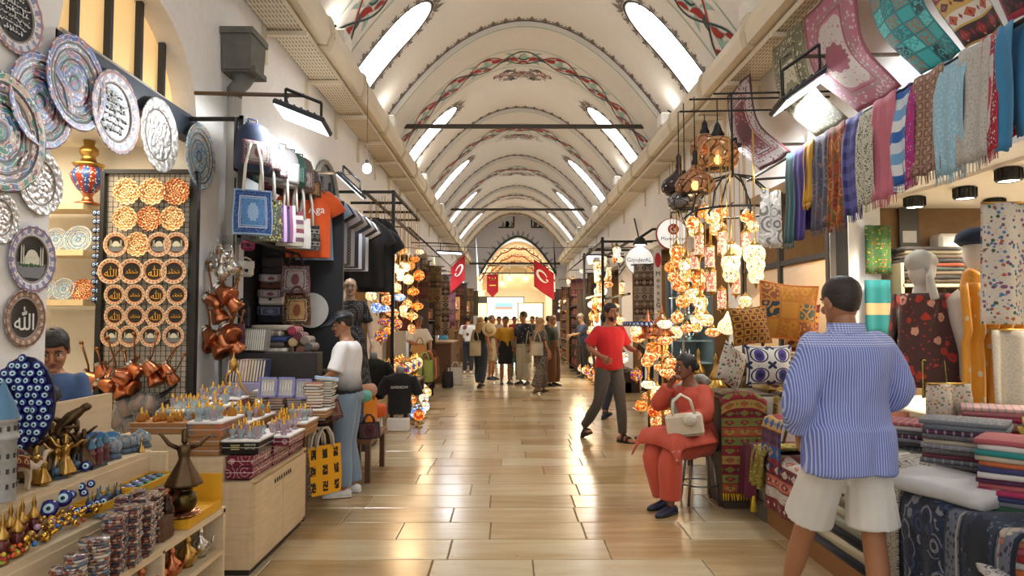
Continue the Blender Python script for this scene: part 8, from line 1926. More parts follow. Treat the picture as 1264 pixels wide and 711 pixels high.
hung('grey white patterned shawl hanging over the cushions', 952, 270, 6.4, .24, .55, tx('paisley', ['B8B0A8', '6A6660', 'D8D0C8'], 102, 2, 3), 'hanging_cloth', .4); hung('cream knit shawl hanging beside the grey patterned one', 978, 255, 6.3, .14, .5, tx('speckle', ['C8B898', '8A7A5E'], 103, 4, 8), 'hanging_cloth', .4)
# ---- stool and handbag of the seated woman
ws = thing('metal_stool', 'chrome bar stool under the seated woman', 'stool', (1.68, 6.08, 0)); m = MB(); m.lathe([(.001, .46), (.16, .46), (.17, .475), (.15, .49), (.001, .49)], 22); m.build('seat', mat('2A2624', .6), ws)
for k in range(4): an = pi / 4 + k * pi / 2; m = MB(); m.tube([(.12 * cos(an), .12 * sin(an), .46), (.19 * cos(an), .19 * sin(an), .0)], .012, 8); m.build('leg', M_STEEL, ws)
m = MB(); m.tube([(.165 * cos(k * pi / 12), .165 * sin(k * pi / 12), .17) for k in range(24)], .008, 6, closed=True); m.build('foot_ring', M_STEEL, ws)
hb_ = thing('handbag', 'cream handbag with a round pompom on the seated woman\'s lap', 'bag', at(845, 524, Y=5.72), (0, -.12, -.15)); m = MB(); m.rbox((0, 0, 0), (.30, .12, .18), .02); m.build('bag_body', mat('D8C8AE', .5), hb_); m = MB(); m.box((0, 0, -.088), (.29, .115, .008)); m.build('bag_bottom', mat('A88A68', .5), hb_)
for s_ in (-1, 1): m = MB(); m.tube([(-.09, s_ * .04, .08), (-.07, s_ * .04, .2), (0, s_ * .04, .25), (.07, s_ * .04, .2), (.09, s_ * .04, .08)], .009, 8); m.build('handle', mat('E0D4C0', .5), hb_)
m = MB(); m.ell((.04, -.09, .05), (.055, .05, .055), 16, 12); m.build('pompom', mat('D8D0C0', .95, 0, .1, 90, 0, .8), hb_)
# ================================================================ LAMP SHOP, right
def seeded(col, rough=.12, a=.55, emit=0):
 T = Tree('seeded_glass'); T.uv('Object'); n = T.voro(T.co, 14); d = T.voro(T.co, 9, 'Distance', 'DISTANCE_TO_EDGE'); b = T.b; c = T.mix(d.lt(.05), col, '4A3A2C'); T.t.links.new(c, b.inputs['Base Color']); b.inputs['Roughness'].default_value = rough; b.inputs['Metallic'].default_value = .35
 if emit: T.t.links.new(c, b.inputs['Emission Color']); b.inputs['Emission Strength'].default_value = emit
 tr = T.node('ShaderNodeBsdfTransparent'); tr.inputs[0].default_value = srgb(col); mx = T.node('ShaderNodeMixShader'); mx.inputs[0].default_value = a
 T.t.links.new(tr.outputs[0], mx.inputs[1]); T.t.links.new(b.outputs[0], mx.inputs[2]); T.t.links.new(mx.outputs[0], T.t.nodes['Material Output'].inputs[0]); return T.m
def lantern(lb, px, py, Y, dia, gm, onion=False, bulb=True, metal=M_IRON):
 c = at(px, py, Y=Y); r = dia / 2; t = thing('glass_lantern', lb, 'lantern', c, None, 'large glass lanterns')
 if onion: g = [(.12, .85), (.2, .7), (.45, .45), (.85, .15), (1, -.15), (.92, -.5), (.7, -.62), (.35, -.66)]
 else: g = [(.22, .92), (.55, .8), (.88, .45), (1, 0), (.92, -.42), (.7, -.68), (.35, -.76)]
 m = MB(); m.lathe([(a * r, b * r) for a, b in g], 28); m.build('glass', gm, t)
 zt = g[0][1] * r; m = MB(); m.lathe([(g[0][0] * r * 1.3, zt - .01), (g[0][0] * r * 1.5, zt + .02), (g[0][0] * r, zt + .06), (.03, zt + .12), (.012, zt + .15), (.001, zt + .16)], 16); m.build('cap', metal, t)
 m = MB(); m.lathe([(.36 * r, g[-1][1] * r), (.7 * r, g[-2][1] * r - .004), (.72 * r, g[-2][1] * r + .012)], 24); m.build('rim', metal, t)
 m = MB(); m.tube([(0, 0, zt + .15), (0, 0, max(zt + .2, 3.92 - c.z))], .006, 6); m.build('chain', metal, t)
 if bulb:
  m = MB(); m.ell((0, 0, -.2 * r), (.04, .04, .05), 12, 8); m.build('bulb', glow('FFE0A8', 10), t)
 return t
AMB = seeded('C89A6A', .1, .5, .25); AMB2 = seeded('B88A66', .1, .5, .2); SLV = seeded('8E8A8C', .08, .8); DRK = seeded('4A444C', .15, .85)
lantern('largest amber glass globe lantern under the right cornice', 886, 192, 7.1, .44, AMB); lantern('onion-shaped amber lantern left of the big globe', 858, 224, 7.0, .42, AMB2, True); lantern('dark pierced onion lantern nearest the round signs', 838, 226, 7.5, .40, DRK, True, False); lantern('silver mirrored glass lantern below the dark one', 845, 245, 7.2, .36, SLV, True, False); lantern('small amber globe behind the largest one', 870, 182, 7.6, .34, AMB2)
cd = at(838, 252, Y=7.5); t = thing('lantern_pendant', 'dark pierced metal pendant crown below the dark lantern', 'lantern', cd); m = MB(); m.lathe([(.06, .1), (.13, .06), (.12, .02), (.08, -.02), (.04, -.06), (.012, -.1), (.001, -.16)], 8); m.build('crown', M_IRON, t)
ch = thing('iron_chandelier', 'black scrolled iron chandelier ring with mosaic bowls', 'chandelier', at(905, 262, Y=6.9)); m = MB()
m.tube([(.42 * cos(k * pi / 16), .42 * sin(k * pi / 16), 0) for k in range(32)], .012, 6, closed=True); m.build('ring', M_IRON, ch)
for k in range(8):
 a = k * pi / 4; d = Vector((cos(a), sin(a), 0)); m = MB(); m.tube([d * .05 + Vector((0, 0, .38)), d * .2 + Vector((0, 0, .34)), d * .38 + Vector((0, 0, .16)), d * .42, d * .5 + Vector((0, 0, -.06)), d * .46 + Vector((0, 0, -.12)), d * .40 + Vector((0, 0, -.08))], .010, 6); m.build('scroll_arm', M_IRON, ch)
 m = MB(); m.lathe([(.02, -.04), (.05, -.06), (.075, -.1), (.06, -.15), (.001, -.17)], 12, d * .42); m.build('mosaic_bowl', MOS[(0, 2)[k % 2]], ch)
m = MB(); m.tube([(0, 0, .36), (0, 0, 3.92 - ch.location.z)], .012, 6); m.build('chain', M_IRON, ch)
lg = thing('lantern_bars', 'dark bars reaching from the wall that carry the glass lanterns', 'rack')
for y_ in (6.9, 7.08, 7.5): m = MB(); m.tube([(XR, y_, 3.95), (1.9 if y_ > 7 else 2.1, y_, 3.92)], .011, 8); m.build('bar', M_IRON, lg)
n = 0; WHERE = ['by the shop door', 'over the chest', 'beside the cushions', 'at the aisle side', 'deep in the cluster']
def rl(px, py, Y_, sh_, mi, s_, extra='right lamp shop'):
 global n
 c = at(px, py, Y=Y_); hang_lamp(sh_, mi, '%s %s lamp of the %s, %s, %s' % (MN[mi], {'ball': 'globe', 'flat': 'flat globe', 'tulip': 'tulip', 'cyl': 'cylinder', 'big': 'spindle'}[sh_], extra, ADJ[n % 12], WHERE[(n // 12) % 5]), c, s_ * .72, None, 'lamps of the ' + extra, max(.25, min(1.6, 3.4 - c.z))); n += 1
PINK = mosaic(['F0B090', 'FFD8B8', 'D87A6A', 'F8C8A0', 'E89A80'], .7, 40)
MOS.append(PINK); MN.append('rose'); CRK = mosaic(['FFF0C8', 'FFE0A0', 'FFF8E0', 'F8D890'], .95, 60); MOS.append(CRK); MN.append('crackle cream')
for q in ((863, 303, 6.9, 'cyl', 6, 1.2), (892, 300, 6.8, 'cyl', 6, 1.3), (921, 300, 6.9, 'cyl', 6, 1.2), (876, 318, 6.7, 'cyl', 6, 1.2), (858, 322, 7.1, 'cyl', 6, 1.1), (878, 348, 6.8, 'cyl', 6, 1.2), (891, 370, 6.9, 'cyl', 6, 1.1), (908, 352, 7.1, 'cyl', 6, 1.1),
   (903, 312, 6.6, 'ball', 7, 1.35), (902, 334, 6.5, 'tulip', 7, 1.6), (931, 314, 6.4, 'ball', 7, 1.45), (933, 336, 6.4, 'tulip', 7, 1.5), (899, 401, 6.5, 'big', 7, .95), (870, 262, 7.0, 'ball', 0, 1.0), (890, 262, 7.0, 'ball', 0, 1.0), (859, 285, 7.2, 'ball', 2, 1.1), (884, 283, 7.0, 'ball', 2, 1.0),
   (836, 318, 7.6, 'tulip', 0, 1.5), (848, 335, 7.3, 'tulip', 2, 1.6), (840, 350, 7.4, 'big', 0, .9), (862, 350, 7.2, 'tulip', 0, 1.5), (828, 330, 7.8, 'ball', 1, 1.0), (832, 342, 7.7, 'ball', 0, 1.0), (855, 365, 7.2, 'ball', 2, 1.2), (865, 380, 7.1, 'tulip', 2, 1.3), (843, 372, 7.4, 'ball', 0, 1.1), (872, 395, 7.0, 'ball', 2, 1.0), (860, 400, 7.2, 'tulip', 2, 1.2), (836, 392, 7.6, 'ball', 0, 1.0), (848, 405, 7.4, 'flat', 0, 1.0),
   (920, 372, 6.9, 'ball', 2, .9), (915, 385, 7.0, 'ball', 0, .9), (880, 410, 7.2, 'flat', 0, 1.0)): rl(*q)
def lamp_tree(lb, x, y, h, items, top=True):
 t = thing('lamp_tree', lb, 'lamp stand', (x, y, 0)); m = MB(); m.lathe([(.001, 0), (.2, 0), (.2, .02), (.05, .05), (.03, .1)], 20); m.build('base', M_IRON, t); m = MB(); m.tube([(0, 0, .05), (0, 0, h)], .018, 10); m.build('pole', M_BRASS, t)
 if top: m = MB(); m.lathe([(.16, h - .05), (.17, h - .03), (.1, h + .02), (.12, h + .08), (.09, h + .16), (.03, h + .22), (.015, h + .3), (.001, h + .36)], 20); m.build('dome', M_COPPER, t)
 for k, (r, a, z) in enumerate(items): m = MB(); m.tube([(0, 0, z + .22), (r * .5 * cos(a), r * .5 * sin(a), z + .26), (r * cos(a), r * sin(a), z + .2)], .007, 6); m.build('arm', M_BRASS, t)
 return t
n2 = 0
for ti, (px, Y_, h, lbl) in enumerate(((817, 8.6, 1.45, 'brass lamp tree with a copper dome before the seated woman'), (800, 9.3, 1.4, 'lamp tree nearest the man in red'))):
 x = (px - 628) / FPX * Y_; its = [(R.uniform(.12, .26), R.uniform(0, 6.28), .15 + .1 * k) for k in range(14)]; lamp_tree(lbl, x, Y_, h, its)
 for k, (r, a, z) in enumerate(its):
  mi = (0, 0, 1, 0, 2, 4, 5, 0)[k % 8]; hang_lamp(('ball', 'flat')[k % 2], mi, '%s globe on the lamp tree %s, %s from the floor' % (MN[mi], ('before the seated woman', 'near the man in red')[ti], (ORD + ['ninth', 'tenth', 'eleventh', 'twelfth', 'thirteenth', 'fourteenth'])[k]), (x + r * cos(a), Y_ + r * sin(a), z + .1), .85, None, 'globes on the lamp trees', .1)
pp = thing('eye_bead_rack', 'round rack edged with blue and white eye beads above the lamp trees', 'rack', at(802, 398, Y=9.2)); m = MB(); m.tube([(.36 * cos(k * pi / 14), .2 * sin(k * pi / 14), 0) for k in range(28)], .012, 6, closed=True); m.tube([(0, 0, 0), (0, 0, -.45)], .015, 8); m.tube([(-.36, 0, 0), (.36, 0, 0)], .012, 6); m.build('hoop', M_IRON, pp)
for k in range(20): a = -pi + k * pi / 19; eye_bead(Vector((.36 * cos(a), .2 * sin(a) - .015, -.02)), (pi / 2, 0, a + pi / 2), .034, None, None, pp)
gf = thing('glazed_shopfront', 'dark framed glass shop front with lit shelves behind the lamps', 'shop front', (0, 0, 0))
for y_ in (7.2, 8.5, 9.85): m = MB(); m.box((XR + .02, y_, 1.6), (.06, .07, 3.2)); m.build('mullion', mat('1E1812', .5), gf)
for z_ in (.5, 2.3): m = MB(); m.box((XR + .02, 8.5, z_), (.05, 2.7, .06)); m.build('transom', mat('1E1812', .5), gf)
for y_ in (7.85, 9.17): m = MB(); m.box((XR + .03, y_, 1.4), (.008, 1.2, 1.7)); m.build('pane', glassy('FFF4E0', .02, .08), gf)
gs = thing('silver_shelves', 'lit glass shelves of silverware in the shop past the lamps', 'shelf'); XG = 3.25
for k in range(5): m = MB(); m.box((3.05, 11.55, .9 + .36 * k), (.5, .9, .02)); m.build('shelf_board', glassy('D8F0F0', .05, .4), gs)
m = MB(); m.box((3.32, 11.55, 1.6), (.03, 1.0, 2.0)); m.build('back_panel', mat('5A6464', .5), gs); m = MB(); m.box((3.05, 12.03, 1.6), (.56, .03, 2.0)); m.build('side_panel', mat('5E6868', .5), gs)
for y_ in (11.15, 11.95): m = MB(); m.box((2.85, y_, 1.2), (.03, .03, 2.4)); m.build('upright', M_STEEL, gs)
for k in range(5): lamp('POINT', (3.0, 11.3, 1.18 + .36 * k), 1.2, (.9, 1, 1), .05)
for k in range(20):
 o = ewer(M_SILVER); o.location = (2.9 + .1 * (k % 2), 11.2 + .17 * (k % 4), .912 + .36 * (k // 4)); o.scale = (1.1,) * 3; tag(o, 'silver jug on the lit glass shelves, %s shelf, %s along' % (('lowest', 'second', 'third', 'fourth', 'top')[k // 4], CW[k % 4]), group='silver jugs on glass shelves')
# ---- round signs
def round_sign(lb, px, py, Y, r, draw, spotl=True, edge='C8C8C8'):
 c = at(px, py, Y=Y); t = thing('round_sign', lb, 'sign', c); m = MB(); m.lathe([(.001, -.04), (r, -.04), (r, .04), (r * .97, .045), (.001, .045)], 36, (0, 0, 0), rotm(pi / 2, 0, 0)); m.build('disc', mat('E4E2DC', .4, 0, .03, 14, .55), t)  # disc material given some glow so the sign face looks brightly lit
 m = MB(); m.lathe([(r * .97, -.045), (r * 1.02, -.045), (r * 1.02, .05), (r * .97, .05)], 36, (0, 0, 0), rotm(pi / 2, 0, 0)); m.build('edge_band', mat(edge, .4), t)
 m = MB(); m.tube([(0, 0, r * .98), (0, 0, r + .12), (XR - c.x, 0, r + .14)], .018, 6); m.build('bracket', M_BLACK, t); draw(t, r)
 return t
def txt(t, s, size, loc, m_):
 g = text_mb(s, size, .002); g.xf(Matrix.Translation(loc) @ rotm(pi / 2, 0, 0).to_4x4()); g.build('lettering', m_, t)
NVY, SKY_, REDL = mat('1A2238', .5), mat('3A6AB8', .5), mat('B81E28', .5)
def dr1(t, r): txt(t, 'Gönder', r * .42, (-r * .24, -.052, r * .05), NVY); txt(t, 'AL', r * .42, (r * .62, -.052, r * .05), SKY_); txt(t, 'Para Transferi', r * .18, (r * .05, -.052, -r * .22), NVY)
def dr2(t, r):
 m = MB(); R0 = r * .36
 m.lathe([(.001, -.048), (R0, -.048), (R0, -.052), (.001, -.053)], 28, (r * .05, 0, r * .32), rotm(pi / 2, 0, 0));
 m = MB(); b = len(m.v); m.smooth = False
 m.prism([(r * .08 + R0 * cos(k * pi / 14), -.05, r * .3 + R0 * sin(k * pi / 14)) for k in range(28)], (0, -.004, 0)); m.build('logo_disc', REDL, t)
 m = MB(); m.tube([(r * .08 + R0 * .55 * cos(a), -.056, r * .3 + R0 * .55 * sin(a)) for a in [1.9 + k * .35 for k in range(12)]], [R0 * .16] * 10 + [R0 * .12, R0 * .04], 6, sq=(1, 1)); m.prism([(r * .08 - R0 * .1, -.056, r * .3 + R0 * .1), (r * .08 + R0 * .62, -.056, r * .3 + R0 * .32), (r * .08 + R0 * .4, -.056, r * .3 - R0 * .35)], (0, -.004, 0)); m.build('logo_arrow', mat('E8E4DE', .5), t)
 txt(t, 'MoneyGram', r * .34, (r * .12, -.052, -r * .32), NVY)
round_sign('round white sign lettered in navy and blue under a black spot', 789, 322, 15.0, .31, dr1); round_sign('round white sign with a red swirl emblem behind the lanterns', 829, 289, 12.8, .29, dr2, True, 'A83A34')
sl_ = thing('sign_spot', 'black round spotlight above the navy lettered sign', 'spotlight', at(790, 299, Y=14.9)); m = MB(); m.lathe([(.04, .12), (.1, .08), (.15, -.02), (.16, -.06), (.14, -.06)], 18); m.tube([(0, 0, .1), (.3, .1, .3), (.45, .1, .3)], .03, 8); m.build('housing', M_BLACK, sl_); m = MB(); m.ell((0, 0, -.06), (.12, .12, .02), 14, 6); m.build('lens', glow('FFFFFF', 3), sl_)
vs = thing('vertical_sign', 'tall white sign board with a red emblem and dark letters', 'sign', at(812, 355, Y=12.9)); m = MB(); m.rbox((0, 0, 0), (.14, .05, 1.5), .01); m.build('board', mat('E0DCD4', .5), vs); m = MB(); m.prism([(.06 * cos(k * pi / 12), -.028, .52 + .14 * sin(k * pi / 12)) for k in range(24)], (0, -.004, 0)); m.build('emblem', REDL, vs)
for k, s_ in enumerate(('M', 'o', 'n', 'e', 'y', 'G', 'r')): txt(vs, s_, .12, (0, -.028, .26 - .12 * k), NVY)
for k, (y_, lbn) in enumerate(((13.95, 'nearer'), (14.9, 'farther'))):
 d = thing('glass_door', 'dark framed glazed door leaf below the round sign, %s one' % lbn, 'door', (XR - .3, y_, 0));
 for e in (0, .8): m = MB(); m.box((0, e, 1.3), (.06, .06, 2.6)); m.build('stile', mat('20262A', .5), d)
 for z_ in (.05, 1.0, 2.57): m = MB(); m.box((0, .4, z_), (.06, .8, .08)); m.build('rail', mat('20262A', .5), d)
 m = MB(); m.box((0, .4, 1.8), (.01, .76, 1.5)); m.build('pane', glassy('B8C8C4', .03, .35), d)
# ================================================================ DOWN THE HALL
fl_ = thing('far_lamp_rack', 'dark iron rack of the far right lamp stall', 'rack')
for y_ in (15.6, 19.4): m = MB(); m.box((2.15, y_, 1.75), (.06, .06, 3.5)); m.build('post', M_IRON, fl_)
for z_ in (3.4, 2.2): m = MB(); m.box((2.15, 17.5, z_), (.05, 3.9, .05)); m.build('rail', M_IRON, fl_); m = MB(); m.box((2.75, 17.5, z_), (.05, 3.9, .05)); m.build('rail', M_IRON, fl_)
for y_ in (15.6, 17.5, 19.4): m = MB(); m.box((2.7, y_, 3.4), (1.2, .05, .05)); m.build('cross_rail', M_IRON, fl_)
rr_ = random.Random(21); NUMS = ['first', 'second', 'third', 'fourth', 'fifth', 'sixth', 'seventh', 'eighth', 'ninth', 'tenth', 'eleventh', 'twelfth']
k = 0
for row in range(6):
 for col in range(8):
  y_ = 15.7 + .48 * col + rr_.uniform(-.12, .12); x_ = 2.2 + rr_.uniform(-.1, .45); z_ = 3.1 - .36 * row + rr_.uniform(-.1, .1); mi = rr_.choice((0, 2, 2, 7, 7, 0, 1, 4))
  hang_lamp(rr_.choice(('ball', 'tulip', 'flat', 'cyl')), mi, '%s lamp in the far right stall, %s row down, %s from the aisle end' % (MN[mi], NUMS[row], NUMS[col]), (x_, y_, z_), rr_.uniform(.8, 1.25), None, 'lamps of the far right stall', .3)
for k in range(26):
 y_ = 15.2 + .2 * k; mi = rr_.choice((0, 2, 4, 1, 5)); table_lamp(mi, rr_.uniform(.9, 1.5), '%s table lamp standing along the far right stall foot, place %d' % (MN[mi], k + 1), ((2.1, 2.39, 2.6)[k % 3], y_, (0, .222, .462)[k % 3]), 'table lamps at the far right stall')
stp = thing('lamp_steps', 'low dark stepped stand under the far right table lamps', 'stand');
for k in range(2): m = MB(); m.box((2.5 + .18 * k, 17.8, .11 + .12 * k), (.4, 5.4, .22 + .24 * k)); m.build('step', mat('3A2A1E', .6), stp)
lamp('POINT', (1.9, 16.8, 2.2), 40, (1, .76, .45), .3); lamp('POINT', (1.9, 18.8, 2.2), 40, (1, .76, .45), .3); lamp('POINT', (1.8, 17.5, .9), 16, (1, .76, .45), .2)
lamp('POINT', (2.5, 7.3, 2.1), 13, (1, .72, .4), .3); lamp('POINT', (2.1, 8.9, 1.3), 12, (1, .66, .36), .25); lamp('POINT', (2.2, 6.6, 2.3), 10, (1, .78, .5), .2)
def rack(lb, x, y, sgn, n_sh, ln, mt, goods, h=2.4):
 t = thing('goods_rack', lb, 'rack', (x, y, 0))
 for e in (-1, 1): m = MB(); m.box((0, e * ln / 2, h / 2), (.4, .04, h)); m.build('side_panel', mt, t)
 m = MB(); m.box((sgn * .19, 0, h / 2), (.02, ln, h)); m.build('back_panel', mt, t)
 for k in range(n_sh): m = MB(); m.box((0, 0, .15 + k * (h - .2) / n_sh), (.38, ln, .025)); m.build('shelf_board', mt, t)
 for k in range(n_sh):
  z = .165 + k * (h - .2) / n_sh; y_ = -ln / 2 + .12; j = 0
  while y_ < ln / 2 - .1:
   w_ = rr_.uniform(.14, .26); hh = rr_.uniform(.16, .28); cl = rr_.choice(goods); q = MB(); q.rbox((0, 0, hh / 2), (.2, w_ * .9, hh), .03); q.tube([(0, -w_ * .25, hh), (0, -w_ * .2, hh + .06), (0, w_ * .2, hh + .06), (0, w_ * .25, hh)], .01, 6)
   tag(q.build('rack_bag', mat(cl[0], .6, 0, .3, 30), None, (x - sgn * .04, y + y_ + w_ / 2, z)), '%s bag on the %s, shelf %s up, place %d' % (cl[1], lb.split(' with')[0], NUMS[k], j + 1), 'bag', 'bags on the ' + lb.split(' with')[0]); y_ += w_ + .02; j += 1
BG = [('5A3424', 'brown'), ('8A2A1E', 'red'), ('2A2624', 'black'), ('7A5A3A', 'tan'), ('C86A2A', 'orange'), ('4A4A52', 'grey')]
rack('far right bag rack with dark shelves', 2.2, 21.4, 1, 7, 2.6, mat('3A2C22', .6), BG); rack('far left souvenir rack with dark shelves', -1.95, 15.6, -1, 5, 1.4, mat('3A2C22', .6), BG, 2.0); rack('last left rack with pale shelves', -1.9, 22.5, -1, 6, 2.4, mat('A88A5E', .6), BG)
rack('last right rack with pale shelves', 2.3, 26.5, 1, 6, 3.0, mat('B8945E', .6), BG); rack('deep left rack with brown shelves', -1.9, 28, -1, 6, 3.4, mat('7A5A34', .6), BG)
CN = [('3A2A34', 'dark plum'), ('6A2A2A', 'brick red'), ('2A344A', 'ink blue'), ('8A6A3A', 'ochre'), ('4A5A4A', 'moss'), ('9A8A7A', 'beige'), ('1E1E22', 'black'), ('7A3A5A', 'mauve')]
pos = [(-2.35, 14.2, 2.9), (-2.1, 14.9, 2.7), (-2.3, 15.5, 3.0), (-2.0, 16.4, 2.9), (-2.3, 17.2, 3.1), (-1.95, 18.0, 2.8), (-2.2, 19.0, 3.0), (-1.9, 20.0, 2.9), (-2.0, 21.2, 3.0), (-1.9, 24.5, 2.9), (-1.9, 26.0, 3.0), (-1.85, 30.5, 3.0), (-1.85, 33, 3.0), (2.75, 13.5, 2.7), (2.6, 20.2, 3.0), (2.5, 23.3, 3.0), (2.5, 24.5, 2.9), (2.5, 29, 3.0), (2.5, 31, 3.0), (2.5, 34, 3.0)]
for i, (x, y, z) in enumerate(pos):
 cl, nm = CN[i % 8]; q = MB(); w_, h = rr_.uniform(.5, .8), rr_.uniform(1.1, 1.7); sd = rr_.uniform(0, 6); side = 'left' if x < 0 else 'right'
 q.grid(lambda u, v: ((u - .5) * w_, -.04 * sin(u * 12 + sd), -h * v), 14, 6, .01); t = thing('hall_carpet', '%s patterned carpet hanging down the %s side of the hall, %s along' % (nm, side, (NUMS + ['thirteenth'])[i if x < 0 else i - 13]), 'carpet', (x, y, z), (0, 0, .35 if x < 0 else -.35), 'carpets hanging along the hall'); q.build('weave', tx('kilim' if i % 2 else 'carpet', [cl, '6A543E', '3E2A22', cl], 110 + i, 1.4 if i % 2 == 0 else 4, 2.2 if i % 2 == 0 else 9), t)
 q = MB(); q.tube([(-w_ * .6, 0, 0), (w_ * .6, 0, 0)], .015, 6); d_ = rotm(0, 0, -.35 if x < 0 else .35) @ Vector(((XL if x < 0 else XR) - x, 0, .1)); q.tube([(0, 0, 0), d_ * 1.01], .012, 6); q.build('rod', M_IRON, t)
hr2 = thing('shopper_rail', 'low rail of colourful shopping bags by the man packing', 'rail', (-1.62, 13.7, 0)); m = MB(); m.tube([(0, -.7, .95), (0, .9, .95)], .015, 8); m.build('bar', M_IRON, hr2)
for e in (-.7, .9): m = MB(); m.tube([(0, e, 0), (0, e, .95)], .02, 8); m.build('post', M_IRON, hr2)
for k, cl in enumerate(('6A7A3A', '2E5A4A', 'A83A2A', 'C8902E', '3A3A5A', '8A4A2E')): tote('%s shopper hanging on the low rail past the lamps' % ('olive', 'green', 'red', 'ochre', 'indigo', 'russet')[k], (-1.62, 13.2 + .24 * k, .62), .34, .42, cloth_mat('shopper' + cl, cl), .5, None, .16, 'shoppers on the low rail')
tote('brown paper carrier held by the man in the white T-shirt', (gx(519, 14.2), 14.12, .92), .3, .34, mat('A87A48', .8), .2, None, .16, 'carriers'); tote('white plastic carrier standing on the floor down the aisle', (gx(562, 17), 17, .22), .36, .42, mat('D8D4D0', .4), .1, None, .14, 'carriers'); tote('black carrier standing beside the plastic carrier', (gx(553, 16.2), 16.2, .2), .26, .38, mat('1A1A1C', .6), .1, None, .14, 'carriers')
ct = thing('market_counter', 'brown market counter with goods down the left side', 'counter', (-1.75, 18.2, 0)); m = MB(); m.rbox((0, 0, .5), (.6, 1.8, 1.0), .01); m.build('body', mat('6A4A30', .6), ct); m = MB(); m.rbox((0, 0, 1.02), (.66, 1.9, .05), .01); m.build('top', mat('8A6644', .5), ct)
def samovar(mt):
 t = thing('brass_urn', 'x', 'urn'); m = MB(); m.lathe([(.001, 0), (.1, 0), (.1, .02), (.05, .05), (.06, .1), (.13, .2), (.12, .32), (.06, .4)], 20); m.build('urn_body', mt, t); m = MB(); m.lathe([(.065, .4), (.07, .43), (.03, .5), (.012, .6), (.02, .63), (.001, .68)], 16); m.build('lid', mt, t); return t
for k, (x, y, s_) in enumerate(((2.35, 6.75, 1.1), (2.1, 6.95, .95), (2.6, 7.0, 1.2), (2.05, 7.4, 1.0), (2.45, 7.5, 1.1))):
 o = samovar(M_BRASS if k % 2 else mat('4A3A22', .3, .9)); o.location = (x, y, .62); o.scale = (s_,) * 3; tag(o, 'brass covered urn on the lamp shop shelf, %s from the chest' % ORD[k], group='urns at the lamp shop')
us = thing('urn_shelf', 'dark wooden shelf under the brass urns of the lamp shop', 'shelf'); m = MB(); m.box((2.4, 7.15, .60), (.9, 1.0, .04)); m.build('board', mat('3A2818', .6), us)
for x in (2.0, 2.8):
 for y in (6.7, 7.6): m = MB(); m.box((x, y, .29), (.05, .05, .58)); m.build('leg', mat('3A2818', .6), us)
for k in range(40):
 lft = k < 20; y_ = (14.4 + .62 * k) if lft else (20.2 + .6 * (k - 20)); x_ = -2.05 if lft else 2.3; z_ = 1.3 + rr_.uniform(0, 1.9); mi = rr_.choice((0, 2, 7, 4, 1))
 hang_lamp(rr_.choice(('ball', 'tulip', 'flat')), mi, '%s lamp hanging alone down the %s side of the hall, %d along' % (MN[mi], 'left' if lft else 'right', k % 20 + 1), (x_, y_, z_), rr_.uniform(.8, 1.2), None, 'single lamps along the hall', 3.5 - z_)
for x_, y0, y1 in ((-2.05, 14, 27), (2.3, 20, 32)):
 m = MB(); m.tube([(x_, y0, 3.5), (x_, y1, 3.5)], .02, 6)
 for y_ in (y0, (y0 + y1) / 2, y1): m.tube([(x_, y_, 3.5), (XL if x_ < 0 else XR, y_, 3.55)], .015, 6)
 tag(m.build('lamp_rail', M_IRON), 'dark rail along the %s wall carrying single lamps' % ('left' if x_ < 0 else 'right'), 'rail')
ADJC = ['small', 'round', 'long', 'narrow', 'wide', 'plain']
for k in range(30):
 y_ = 14.3 + .32 * k; x_ = -2.35 + rr_.uniform(-.1, .35); z_ = 1.5 + rr_.uniform(0, 1.7); cl, nm = (CN + [('8A4A2A', 'rust'), ('C8A050', 'straw')])[k % 10]
 q = MB(); w_, h = rr_.uniform(.16, .3), rr_.uniform(.2, .4); q.rbox((0, 0, -h / 2), (w_, .1, h), .03); t = thing('wall_bag', '%s %s bag hung high on the left wall of the hall, %d along' % (ADJC[k // 10 + 3 * (k % 2)], nm, k + 1), 'bag', (x_, y_, z_), (0, 0, rr_.uniform(0, 1)), 'bags on the left hall wall'); q.build('bag_body', mat(cl, .7, 0, .35, 30), t)
 q = MB(); q.tube([(-w_ * .35, 0, -.02), (0, 0, .12), (w_ * .35, 0, -.02)], .008, 5); q.tube([(0, 0, .12), Matrix.Rotation(-t.rotation_euler.z, 3, 'Z') @ Vector((XL - x_, 0, .16))], .006, 5); q.build('strap', M_BLACK, t)
